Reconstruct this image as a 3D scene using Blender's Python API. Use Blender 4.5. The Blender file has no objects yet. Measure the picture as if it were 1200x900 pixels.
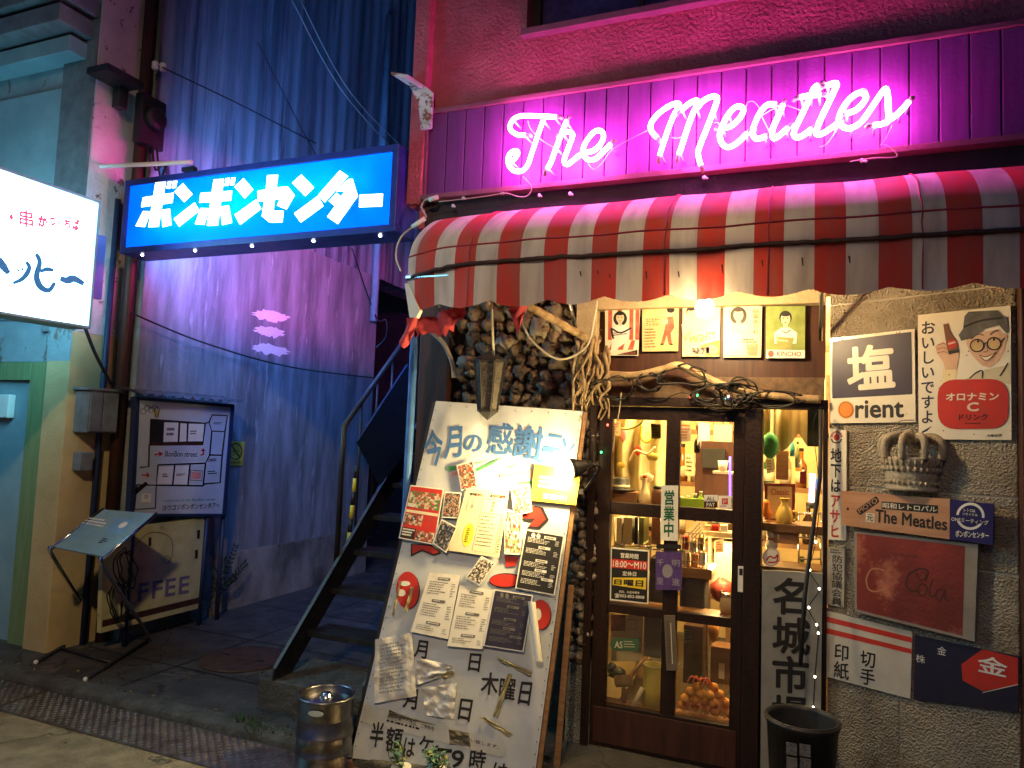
import bpy, math, random
from mathutils import Vector, Matrix, noise
V = Vector
R_ = math.radians
rnd = random.Random(7)
sc = bpy.context.scene
COL = sc.collection

# ------------------------------------------------------------------ camera
CAM = V((0.0, -3.9, 1.62)); FPX = 850.0
def cam_axes(yaw, pitch, roll):
    y, p, r = R_(yaw), R_(pitch), R_(roll)
    f = V((-math.sin(y)*math.cos(p), math.cos(y)*math.cos(p), math.sin(p)))
    rt = V((math.cos(y), math.sin(y), 0)); up = rt.cross(f)
    return rt*math.cos(r)+up*math.sin(r), -rt*math.sin(r)+up*math.cos(r), f
RT, UP, FW = cam_axes(22.35, 4.18, 2.23)
cd = bpy.data.cameras.new("camera"); cam = bpy.data.objects.new("camera", cd); COL.objects.link(cam)
cam.matrix_world = Matrix(((RT.x, UP.x, -FW.x, CAM.x), (RT.y, UP.y, -FW.y, CAM.y), (RT.z, UP.z, -FW.z, CAM.z), (0, 0, 0, 1)))
cd.sensor_width = 36; cd.lens = FPX/1200*36; cd.clip_start = 0.05; cd.clip_end = 500
sc.camera = cam
# ------------------------------------------------------------------ world, night sky
w = bpy.data.worlds.new("World"); sc.world = w; w.use_nodes = True
nt = w.node_tree; bg = nt.nodes["Background"]
sky = nt.nodes.new("ShaderNodeTexSky"); sky.sky_type = 'NISHITA'; sky.sun_disc = False
sky.sun_elevation = R_(-3); sky.sun_rotation = R_(200)
tint = nt.nodes.new("ShaderNodeMix"); tint.data_type = 'RGBA'; tint.blend_type = 'MULTIPLY'; tint.inputs[0].default_value = 1; tint.inputs[7].default_value = (.40, .60, 1.5, 1)
nt.links.new(sky.outputs[0], tint.inputs[6]); nt.links.new(tint.outputs[2], bg.inputs[0]); bg.inputs[1].default_value = 0.36
sl = bpy.data.lights.new("moon", 'SUN'); sl.energy = 0.012; sl.angle = R_(6); sl.color = (.75, .8, 1)
so = bpy.data.objects.new("moon", sl); COL.objects.link(so); so.rotation_euler = (R_(42), 0, R_(-25))
sd_ = bpy.data.lights.new("street_lamp_light", 'SPOT'); sd_.energy = 430; sd_.color = (1, .74, .40); sd_.spot_size = R_(84); sd_.spot_blend = 1; sd_.shadow_soft_size = .12
sp_ = bpy.data.objects.new("street_lamp_light", sd_); COL.objects.link(sp_); sp_.location = (-.5, -5.8, 5.6)
sp_.rotation_euler = (V((-3.5, -1.4, .6))-sp_.location).to_track_quat('-Z', 'Y').to_euler()
# ------------------------------------------------------------------ exposure
sc.view_settings.view_transform = 'Standard'; sc.view_settings.look = 'None'
sc.view_settings.exposure = 0.9; sc.view_settings.gamma = 1.0; sc.view_settings.use_curve_mapping = False
sc.render.engine = 'CYCLES'
cy = sc.cycles
cy.use_denoising = True; cy.max_bounces = 6; cy.diffuse_bounces = 3; cy.glossy_bounces = 3; cy.transparent_max_bounces = 10
cy.transmission_bounces = 3; cy.caustics_reflective = False; cy.caustics_refractive = False; cy.sample_clamp_indirect = 4

# ------------------------------------------------------------------ pixel -> point on a plane
def ray(px, py): return RT*((px-600)/FPX) - UP*((py-450)/FPX) + FW
def hit(px, py, p0, n):
    d = ray(px, py); return CAM + d*((p0-CAM).dot(n)/d.dot(n))
def aty(px, py, y=0.0): return hit(px, py, V((0, y, 0)), V((0, 1, 0)))
def atx(px, py, x): return hit(px, py, V((x, 0, 0)), V((1, 0, 0)))
def atz(px, py, z=0.0): return hit(px, py, V((0, 0, z)), V((0, 0, 1)))

# ------------------------------------------------------------------ materials
MATS = {}
def M(name, col, rough=.6, metal=0, col2=None, vs=5, st=(1, 1, 1), bump=0, bs=60, emit=None, es=0, spec=.35, det=6, lo=.35, hi=.65, coat=0):
    if name in MATS: return MATS[name]
    m = bpy.data.materials.new(name); m.use_nodes = True; t = m.node_tree; N = t.nodes; L = t.links
    b = N["Principled BSDF"]
    c4 = lambda c: (c[0], c[1], c[2], 1)
    b.inputs['Base Color'].default_value = c4(col); b.inputs['Roughness'].default_value = rough
    b.inputs['Metallic'].default_value = metal; b.inputs['Specular IOR Level'].default_value = spec
    b.inputs['Coat Weight'].default_value = coat
    if col2 is None and not emit: col2 = tuple(x*.72 for x in col)
    if col2 is not None or bump:
        tc = N.new("ShaderNodeTexCoord"); mp = N.new("ShaderNodeMapping"); mp.inputs['Scale'].default_value = st
        L.new(tc.outputs['Object'], mp.inputs[0])
    if col2 is not None:
        nz = N.new("ShaderNodeTexNoise"); nz.inputs['Scale'].default_value = vs; nz.inputs['Detail'].default_value = det; nz.inputs['Roughness'].default_value = .62
        L.new(mp.outputs[0], nz.inputs[0])
        rp = N.new("ShaderNodeMapRange"); rp.inputs[1].default_value = lo; rp.inputs[2].default_value = hi
        L.new(nz.outputs[0], rp.inputs[0])
        mx = N.new("ShaderNodeMix"); mx.data_type = 'RGBA'; mx.inputs[6].default_value = c4(col); mx.inputs[7].default_value = c4(col2)
        L.new(rp.outputs[0], mx.inputs[0]); L.new(mx.outputs[2], b.inputs['Base Color'])
        r2 = N.new("ShaderNodeMapRange"); r2.inputs[3].default_value = max(.05, rough-.08); r2.inputs[4].default_value = min(1, rough+.12)
        L.new(nz.outputs[0], r2.inputs[0]); L.new(r2.outputs[0], b.inputs['Roughness'])
    if bump:
        nb = N.new("ShaderNodeTexNoise"); nb.inputs['Scale'].default_value = bs; nb.inputs['Detail'].default_value = 4
        L.new(tc.outputs['Object'], nb.inputs[0])
        bp = N.new("ShaderNodeBump"); bp.inputs['Strength'].default_value = 1; bp.inputs['Distance'].default_value = bump
        L.new(nb.outputs[0], bp.inputs['Height']); L.new(bp.outputs[0], b.inputs['Normal'])
    if emit:
        b.inputs['Emission Color'].default_value = c4(emit); b.inputs['Emission Strength'].default_value = es
    MATS[name] = m; return m
def nodes(m): return m.node_tree.nodes, m.node_tree.links, m.node_tree.nodes["Principled BSDF"]
def mix_over(m, col, scale, lo, hi, st=(1, 1, 1), rough=None, det=8):
    """a second layer (rust, stain, peeled paint) with its own noise shape"""
    N, L, b = nodes(m)
    tc = N.new("ShaderNodeTexCoord"); mp = N.new("ShaderNodeMapping"); mp.inputs['Scale'].default_value = st
    mp.inputs['Location'].default_value = (rnd.random()*9, rnd.random()*9, rnd.random()*9)
    nz = N.new("ShaderNodeTexNoise"); nz.inputs['Scale'].default_value = scale; nz.inputs['Detail'].default_value = det; nz.inputs['Roughness'].default_value = .68
    rp = N.new("ShaderNodeMapRange"); rp.inputs[1].default_value = lo; rp.inputs[2].default_value = hi
    mx = N.new("ShaderNodeMix"); mx.data_type = 'RGBA'; mx.inputs[7].default_value = (*col, 1)
    L.new(tc.outputs['Object'], mp.inputs[0]); L.new(mp.outputs[0], nz.inputs[0]); L.new(nz.outputs[0], rp.inputs[0]); L.new(rp.outputs[0], mx.inputs[0])
    bc = b.inputs['Base Color']
    if bc.links: L.new(bc.links[0].from_socket, mx.inputs[6])
    else: mx.inputs[6].default_value = bc.default_value
    L.new(mx.outputs[2], bc); return m
def glass(name, tint=(1, 1, 1), gl=.07):
    m = bpy.data.materials.new(name); m.use_nodes = True; t = m.node_tree; t.nodes.clear()
    o = t.nodes.new("ShaderNodeOutputMaterial"); a = t.nodes.new("ShaderNodeBsdfTransparent"); g = t.nodes.new("ShaderNodeBsdfGlossy")
    x = t.nodes.new("ShaderNodeMixShader"); a.inputs[0].default_value = (*tint, 1); g.inputs['Roughness'].default_value = .03
    x.inputs[0].default_value = gl
    t.links.new(a.outputs[0], x.inputs[1]); t.links.new(g.outputs[0], x.inputs[2]); t.links.new(x.outputs[0], o.inputs[0]); return m

# setting
m_road = M("road_concrete", (.32, .27, .16), .9, col2=(.17, .14, .08), vs=7, bump=.012, bs=90)
mix_over(m_road, (.30, .28, .2), 160, .56, .66)
m_pave = M("alley_paving", (.075, .07, .065), .62, col2=(.035, .032, .03), vs=4, bump=.008, bs=45)
mix_over(m_pave, (.14, .12, .10), 3.2, .58, .68)
def cracks(m, sc_, wd_, col):
    N, L, b = nodes(m); tc = N.new("ShaderNodeTexCoord"); nz = N.new("ShaderNodeTexNoise"); nz.inputs['Scale'].default_value = 3.0; nz.inputs['Detail'].default_value = 5
    ad = N.new("ShaderNodeVectorMath"); ad.operation = 'MULTIPLY_ADD'; ad.inputs[1].default_value = (.35, .35, .35)
    vo = N.new("ShaderNodeTexVoronoi"); vo.feature = 'DISTANCE_TO_EDGE'; vo.inputs['Scale'].default_value = sc_
    L.new(tc.outputs['Object'], nz.inputs[0]); L.new(nz.outputs['Color'], ad.inputs[0]); L.new(tc.outputs['Object'], ad.inputs[2]); L.new(ad.outputs[0], vo.inputs[0])
    lt = N.new("ShaderNodeMapRange"); lt.inputs[1].default_value = 0; lt.inputs[2].default_value = wd_; lt.inputs[3].default_value = 1; lt.inputs[4].default_value = 0; L.new(vo.outputs[0], lt.inputs[0])
    mx = N.new("ShaderNodeMix"); mx.data_type = 'RGBA'; mx.inputs[7].default_value = (*col, 1); bc = b.inputs['Base Color']
    L.new(bc.links[0].from_socket, mx.inputs[6]); L.new(lt.outputs[0], mx.inputs[0]); L.new(mx.outputs[2], bc)
cracks(m_pave, 1.3, .012, (.012, .011, .01)); cracks(m_road, .8, .006, (.05, .045, .03))
mix_over(m_road, (.07, .065, .05), 1.6, .55, .75)
m_kerb = M("kerb_stone", (.10, .10, .09), .8, col2=(.05, .05, .045), vs=9, bump=.015, bs=40)
m_tread = M("tread_steel", (.30, .28, .26), .38, .85, col2=(.14, .11, .09), vs=8)
m_stucco = M("stucco_rendering", (.56, .12, .17), .85, col2=(.40, .075, .11), vs=4, bump=.016, bs=46)
m_dark = M("dark_wall", (.05, .04, .045), .85, col2=(.03, .025, .03), vs=4, bump=.006)
m_concrete = M("stained_concrete", (.32, .32, .32), .8, col2=(.15, .15, .15), vs=3.2, st=(2.2, 2.2, .35), bump=.008, bs=40)
mix_over(m_concrete, (.12, .11, .11), 2.1, .52, .72, (1.6, 1.6, .16))
mix_over(m_concrete, (.42, .41, .40), 9, .58, .70, (1.5, 1.5, .25))
m_lowcon = M("base_concrete", (.38, .34, .29), .85, col2=(.15, .13, .11), vs=3.5, st=(1, 1, .6), bump=.010, bs=30)
mix_over(m_lowcon, (.09, .075, .06), 2.6, .50, .66, (1, 1, .5))
m_corr = M("corrugated_cladding", (.30, .33, .34), .7, col2=(.15, .17, .19), vs=2.5, st=(3, 3, .16), bump=.004, bs=60)
mix_over(m_corr, (.06, .07, .09), 3.0, .52, .66, (2.5, 2.5, .12))
m_block = M("rough_block", (.50, .43, .33), .92, col2=(.34, .28, .21), vs=5, bump=0)
def pitted(m, dist, sc1):
    N, L, b = nodes(m)
    tc = N.new("ShaderNodeTexCoord"); nz = N.new("ShaderNodeTexNoise"); nz.inputs['Scale'].default_value = sc1; nz.inputs['Detail'].default_value = 8; nz.inputs['Roughness'].default_value = .6
    vo = N.new("ShaderNodeTexVoronoi"); vo.inputs['Scale'].default_value = sc1*1.1
    L.new(tc.outputs['Object'], nz.inputs[0]); L.new(tc.outputs['Object'], vo.inputs[0])
    ad = N.new("ShaderNodeMath"); ad.operation = 'MULTIPLY_ADD'; ad.inputs[1].default_value = .6
    L.new(vo.outputs[0], ad.inputs[0]); L.new(nz.outputs[0], ad.inputs[2])
    bp = N.new("ShaderNodeBump"); bp.inputs['Strength'].default_value = 1; bp.inputs['Distance'].default_value = dist
    L.new(ad.outputs[0], bp.inputs['Height']); L.new(bp.outputs[0], b.inputs['Normal'])
pitted(m_block, .030, 95)
mix_over(m_block, (.07, .055, .04), 75, .60, .66)
mix_over(m_block, (.22, .17, .12), 3, .5, .7)
m_joint = M("mortar", (.55, .50, .42), .9, bump=.004)
m_tanplaster = M("tan_plaster", (.52, .40, .24), .85, col2=(.40, .30, .18), vs=6, bump=.008, bs=70)
m_stone = M("river_cobble", (.24, .18, .13), .75, col2=(.10, .075, .055), vs=9, bump=.014, bs=38, spec=.3)
m_stone2 = M("pale_cobble", (.36, .31, .25), .6, col2=(.22, .18, .14), vs=9, bump=.006, bs=50)
m_mortar = M("cobble_mortar", (.09, .07, .05), .95, bump=.01, bs=40)
# wood, metal, plastic
m_brown = M("dark_stained_wood", (.026, .011, .007), .42, col2=(.012, .005, .004), vs=6, st=(8, 8, .6), bump=.003, bs=60)
m_brown2 = M("maroon_wood", (.07, .026, .017), .5, col2=(.035, .013, .01), vs=5, st=(6, 6, .6))
m_plank = M("painted_planks", (.18, .042, .20), .45, col2=(.13, .03, .15), vs=4, st=(5, 5, .5), bump=.002, bs=50)
mix_over(m_plank, (.62, .40, .56), 16, .72, .76, (1, 1, .4))
m_trim = M("fascia_trim", (.26, .09, .13), .5, bump=.003)
m_black = M("black_paint", (.015, .015, .017), .42, col2=(.03, .028, .028), vs=7)
m_blackm = M("black_matt", (.02, .02, .022), .8)
m_wornblk = M("worn_black_steel", (.016, .016, .02), .5, col2=(.045, .042, .04), vs=14, st=(1, 1, 1), lo=.5, hi=.7)
m_steel = M("steel", (.55, .56, .58), .26, 1, col2=(.40, .40, .42), vs=9)
m_chrome = M("chrome", (.7, .7, .72), .16, 1)
m_rust = M("rust", (.20, .08, .04), .8, col2=(.10, .04, .025), vs=18)
m_bluepaint = M("blue_paint", (.05, .16, .42), .45, col2=(.04, .11, .30), vs=12)
m_navy = M("navy_paint", (.02, .035, .09), .45)
m_white = M("white_paint", (.78, .77, .73), .5, col2=(.70, .68, .62), vs=6)
m_whitep = M("paper_white", (.80, .78, .72), .6, col2=(.72, .69, .62), vs=4)
m_cream = M("cream_paper", (.72, .65, .46), .65, col2=(.64, .56, .38), vs=5)
m_enamel = M("enamel_white", (.78, .72, .60), .22, col2=(.70, .63, .50), vs=5, coat=.3)
mix_over(m_enamel, (.20, .09, .05), 22, .67, .72)
m_pewter = M("dull_pewter", (.24, .20, .16), .5, .6, col2=(.10, .08, .06), vs=16)
m_ink = M("ink_black", (.02, .018, .018), .5)
m_inkg = M("ink_grey", (.16, .15, .15), .6)
m_inkgreen = M("ink_green", (.01, .13, .06), .5)
m_navyink = M("ink_navy", (.035, .03, .06), .4)
m_red = M("red_ink", (.55, .035, .025), .4, col2=(.45, .03, .02), vs=6)
m_redfade = M("faded_red", (.24, .035, .025), .5, col2=(.14, .022, .018), vs=4, bump=.002)
m_orange = M("orange_ink", (.80, .26, .04), .4)
m_yellow = M("yellow_paper", (.85, .62, .04), .5)
m_yellow2 = M("yellow_dull", (.50, .40, .08), .55)
m_green = M("green_ink", (.06, .32, .10), .5)
m_pink = M("pink_ink", (.75, .30, .28), .5)
m_blueink = M("blue_ink", (.05, .15, .40), .5)
m_skyink = M("sky_ink", (.18, .38, .62), .5)
m_skin = M("printed_skin", (.66, .42, .28), .5, col2=(.58, .35, .23), vs=14)
m_skin2 = M("printed_skin_pale", (.76, .60, .42), .5)
m_hat = M("printed_felt", (.12, .12, .12), .6, col2=(.07, .07, .07), vs=20)
m_bottle = M("printed_bottle", (.20, .08, .03), .4)
m_olive = M("olive_print", (.30, .32, .12), .5, col2=(.20, .23, .08), vs=10)
m_teal = M("teal_print", (.05, .30, .34), .5)
m_purple = M("purple_cloth", (.10, .05, .22), .6, col2=(.06, .03, .15), vs=20)
m_tan = M("tan_wood", (.50, .27, .15), .5, col2=(.40, .20, .11), vs=4, st=(1, 1, 14))
m_vinyl = M("printed_vinyl", (.52, .55, .60), .35, col2=(.45, .48, .53), vs=3, bump=.006, bs=5)
m_tape = M("yellowed_tape", (.36, .33, .20), .3, col2=(.28, .23, .10), vs=20)
m_plastic = M("clear_plastic", (.60, .60, .60), .22, col2=(.44, .44, .44), vs=6, bump=.012, bs=14)
m_wire = M("black_cable", (.012, .012, .012), .5)
m_wirew = M("pale_cable", (.55, .48, .36), .5)
m_branch = M("driftwood", (.40, .29, .16), .8, col2=(.20, .13, .07), vs=20, bump=.006, bs=60)
m_leaf = M("leaf", (.05, .11, .035), .6, col2=(.03, .06, .02), vs=20)
m_leafteal = M("plastic_leaf", (.05, .20, .17), .4, col2=(.12, .18, .04), vs=20)
m_dry = M("dry_grass", (.28, .20, .08), .8)
m_fab = M("torn_red_cloth", (.45, .05, .07), .7, col2=(.30, .03, .05), vs=8)
m_beige = M("beige_plaster", (.54, .40, .20), .7, col2=(.44, .32, .15), vs=3, bump=.003)
m_greenw = M("green_painted_wood", (.20, .27, .12), .55, col2=(.14, .20, .09), vs=5, st=(9, 9, .7))
m_paleblue = M("pale_blue_paint", (.24, .36, .40), .5, col2=(.18, .29, .33), vs=3)
m_peel = M("peeling_paint", (.26, .33, .36), .7, col2=(.19, .25, .28), vs=4, bump=.004)
mix_over(m_peel, (.16, .12, .10), 6, .56, .60, (1, 1, .6))
m_pinkpl = M("chipped_plaster", (.55, .48, .50), .75, col2=(.45, .38, .40), vs=4, bump=.008, bs=30)
mix_over(m_pinkpl, (.14, .09, .09), 8, .60, .64)
m_greymetal = M("grey_painted_metal", (.17, .19, .21), .45, col2=(.11, .12, .13), vs=9)
m_roomwall = M("warm_wall", (.62, .50, .28), .8, col2=(.50, .39, .2), vs=3)
m_shelf = M("shelf_wood", (.28, .15, .07), .5, col2=(.18, .09, .04), vs=5, st=(1, 9, 9))
m_curtain = M("cream_curtain", (.66, .58, .34), .75, col2=(.54, .46, .22), vs=8)
m_onion = M("orange_fruit", (.80, .38, .08), .45, col2=(.66, .26, .04), vs=14)
m_net = M("red_net", (.60, .09, .04), .4)
m_pot = M("brown_crock", (.22, .10, .05), .35)
mix_over(m_red, (.30, .05, .04), 9, .58, .72); mix_over(m_whitep, (.55, .50, .40), 7, .55, .75); mix_over(m_skin, (.48, .27, .17), 9, .5, .7); mix_over(m_vinyl, (.36, .36, .36), 3.5, .58, .8, (1, 1, .4)); mix_over(m_vinyl, (.30, .25, .16), 14, .68, .74)
# light givers
m_neon = M("neon_glass", (1, .6, .9), .3, emit=(1.0, .13, .76), es=42)
m_bulb = M("hot_bulb", (1, .9, .6), .3, emit=(1, .72, .34), es=330)
m_led = M("led_white", (1, 1, 1), .3, emit=(1, 1, 1), es=12)
m_ledr = M("led_red", (1, .1, .1), .3, emit=(1, .05, .03), es=8)
m_ledg = M("led_green", (.1, 1, .3), .3, emit=(.03, 1, .2), es=8)
m_tubelite = M("lavender_tube", (.8, .8, 1), .3, emit=(.62, .55, 1), es=5)
m_signwhite = M("backlit_acrylic", (.9, .95, .95), .4, emit=(.24, .74, 1.0), es=9.0)
m_signtxt = M("backlit_lettering", (.9, .95, .95), .4, emit=(.9, 1, 1), es=3.2)
m_txtblue = M("translucent_blue_ink", (.02, .16, .30), .4, emit=(.02, .12, .26), es=.35)
m_txtred = M("translucent_red_ink", (.7, .06, .12), .4, emit=(.8, .06, .10), es=.55)
m_boxtube = M("fluorescent_tube", (1, 1, 1), .4, emit=(.70, .95, 1.0), es=950)

# ------------------------------------------------------------------ mesh building
ROOT = {}
class MB:
    def __init__(s): s.v = []; s.f = []; s.m = []; s.sm = []; s.mats = []
    def mi(s, m):
        if m not in s.mats: s.mats.append(m)
        return s.mats.index(m)
    def add(s, vs, fs, m, sm=False):
        o = len(s.v); s.v += [tuple(x) for x in vs]; i = s.mi(m)
        for f in fs: s.f.append(tuple(o+k for k in f)); s.m.append(i); s.sm.append(sm)
        return s
    def box(s, x0, x1, y0, y1, z0, z1, m):
        return s.add([(x0, y0, z0), (x1, y0, z0), (x1, y1, z0), (x0, y1, z0), (x0, y0, z1), (x1, y0, z1), (x1, y1, z1), (x0, y1, z1)],
                     [(0, 3, 2, 1), (4, 5, 6, 7), (0, 1, 5, 4), (1, 2, 6, 5), (2, 3, 7, 6), (3, 0, 4, 7)], m)
    def hexa(s, front, off, m):
        """front quad (4 points) extruded by a vector"""
        n = len(front); b = [V(p)+V(off) for p in front]
        return s.add(list(front)+b, [tuple(range(n)), tuple(range(2*n-1, n-1, -1))]+[(i, i+n, (i+1) % n+n, (i+1) % n) for i in range(n)], m)
    def beam(s, a, b, w, h, m, upv=(0, 0, 1)):
        a, b = V(a), V(b); d = (b-a).normalized(); u = d.cross(V(upv))
        if u.length < 1e-4: u = V((1, 0, 0))
        u.normalize(); t = u.cross(d)
        q = [a+u*w/2*i+t*h/2*j for i, j in ((-1, -1), (1, -1), (1, 1), (-1, 1))]
        return s.hexa(q, b-a, m)
    def tube(s, pts, r, m, n=8, taper=None, cap=True, closed=False):
        pts = [V(p) for p in pts]; vs = []; K = len(pts)
        u = None
        for i, p in enumerate(pts):
            d = (pts[min(i+1, K-1)]-pts[max(i-1, 0)])
            if closed: d = pts[(i+1) % K]-pts[i-1]
            if d.length < 1e-9: d = V((0, 0, 1))
            d.normalize()
            if u is None: u = d.cross(V((0.31, 0.2, 0.93)))
            u = u-d*u.dot(d)
            if u.length < 1e-4: u = d.cross(V((1, 0, 0)))
            u.normalize(); t = d.cross(u)
            rr = r if taper is None else r*(1+(taper-1)*i/max(1, K-1))
            for k in range(n):
                a = 2*math.pi*k/n; vs.append(p+u*(rr*math.cos(a))+t*(rr*math.sin(a)))
        fs = []
        for i in range(K if closed else K-1):
            for k in range(n):
                j = (i+1) % K
                fs.append((i*n+k, i*n+(k+1) % n, j*n+(k+1) % n, j*n+k))
        if cap and not closed: fs += [tuple(range(n-1, -1, -1)), tuple((K-1)*n+k for k in range(n))]
        return s.add(vs, fs, m, True)
    def lathe(s, c, prof, m, n=24, sx=1, sy=1, ax=None):
        c = V(c); vs = []
        for r, z in prof:
            for k in range(n):
                a = 2*math.pi*k/n; p = V((r*sx*math.cos(a), r*sy*math.sin(a), z))
                if ax is not None: p = ax @ p
                vs.append(c+p)
        fs = [(i*n+k, i*n+(k+1) % n, (i+1)*n+(k+1) % n, (i+1)*n+k) for i in range(len(prof)-1) for k in range(n)]
        fs += [tuple(range(n-1, -1, -1)), tuple((len(prof)-1)*n+k for k in range(n))]
        return s.add(vs, fs, m, True)
    def ball(s, c, rx, ry, rz, m, nu=12, nv=8, jit=0, seed=0):
        c = V(c); vs = []; fs = []
        for j in range(1, nv):
            ph = math.pi*j/nv
            for i in range(nu):
                a = 2*math.pi*i/nu; p = V((math.sin(ph)*math.cos(a), math.sin(ph)*math.sin(a), math.cos(ph)))
                if jit: p *= 1+jit*noise.noise(p*1.9+V((seed*3.1, seed*1.7, seed)))
                vs.append(c+V((p.x*rx, p.y*ry, p.z*rz)))
        top = len(vs); vs += [c+V((0, 0, rz)), c-V((0, 0, rz))]
        for i in range(nu):
            fs.append((top, i, (i+1) % nu)); b = (nv-2)*nu; fs.append((top+1, b+(i+1) % nu, b+i))
            for j in range(nv-2): fs.append((j*nu+i, (j+1)*nu+i, (j+1)*nu+(i+1) % nu, j*nu+(i+1) % nu))
        return s.add(vs, fs, m, True)
    def grid(s, fn, nu, nv, m, sm=True, thick=None):
        vs = [fn(i/nu, j/nv) for j in range(nv+1) for i in range(nu+1)]
        fs = [(j*(nu+1)+i, j*(nu+1)+i+1, (j+1)*(nu+1)+i+1, (j+1)*(nu+1)+i) for j in range(nv) for i in range(nu)]
        return s.add(vs, fs, m, sm)
    def build(s, name, parent=None, bevel=0, loc=None):
        o_ = V((0, 0, 0))
        if parent is not None: o_ = ROOT[parent.name]
        elif loc is not None: o_ = V(loc)
        me = bpy.data.meshes.new(name); me.from_pydata([V(v)-o_ for v in s.v], [], s.f)
        for m in s.mats: me.materials.append(m)
        me.polygons.foreach_set("material_index", s.m); me.polygons.foreach_set("use_smooth", s.sm); me.update()
        ob = bpy.data.objects.new(name, me); COL.objects.link(ob)
        if parent is not None: ob.parent = parent
        elif loc is not None: ob.location = loc
        ROOT[ob.name] = o_
        if bevel:
            b = ob.modifiers.new("bevel", 'BEVEL'); b.width = bevel; b.segments = 2; b.limit_method = 'ANGLE'
        return ob
def thing(name, label, cat, loc, group=None):
    o = bpy.data.objects.new(name, None); COL.objects.link(o); o.location = loc; o.empty_display_size = .1
    ROOT[o.name] = V(loc); o['label'] = label; o['category'] = cat
    if group: o['group'] = group
    return o
def tag(o, label, cat, group=None):
    o['label'] = label; o['category'] = cat
    if group: o['group'] = group
    return o
def struct(o): o['kind'] = 'structure'; return o
def spline(pts, k=6, closed=False):
    P = [V(p) for p in pts]; out = []
    n = len(P)
    for i in range(n-1):
        a, b, c, d = P[max(i-1, 0)], P[i], P[i+1], P[min(i+2, n-1)]
        for j in range(k):
            t = j/k; out.append(.5*((2*b)+(c-a)*t+(2*a-5*b+4*c-d)*t*t+(3*b-a-3*c+d)*t**3))
    out.append(P[-1]); return out

# ------------------------------------------------------------------ lettering
TS = bpy.data.scenes.new("lettering_bench"); TXT = {}
def glyphs(s, bold=0.0, shear=0.0):
    k = (s, bold, shear)
    if k in TXT: return TXT[k]
    c = bpy.data.curves.new("t", 'FONT'); c.body = s; c.size = 1; c.offset = bold; c.shear = shear; c.resolution_u = 3; c.fill_mode = 'FRONT'
    o = bpy.data.objects.new("t", c); TS.collection.objects.link(o)
    TS.view_layers[0].update(); dg = TS.view_layers[0].depsgraph
    me = o.evaluated_get(dg).to_mesh()
    vs = [(v.co.x, v.co.y) for v in me.vertices]; fs = [tuple(p.vertices) for p in me.polygons]
    o.evaluated_get(dg).to_mesh_clear()
    bpy.data.objects.remove(o); bpy.data.curves.remove(c)
    TXT[k] = (vs, fs); return TXT[k]

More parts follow.
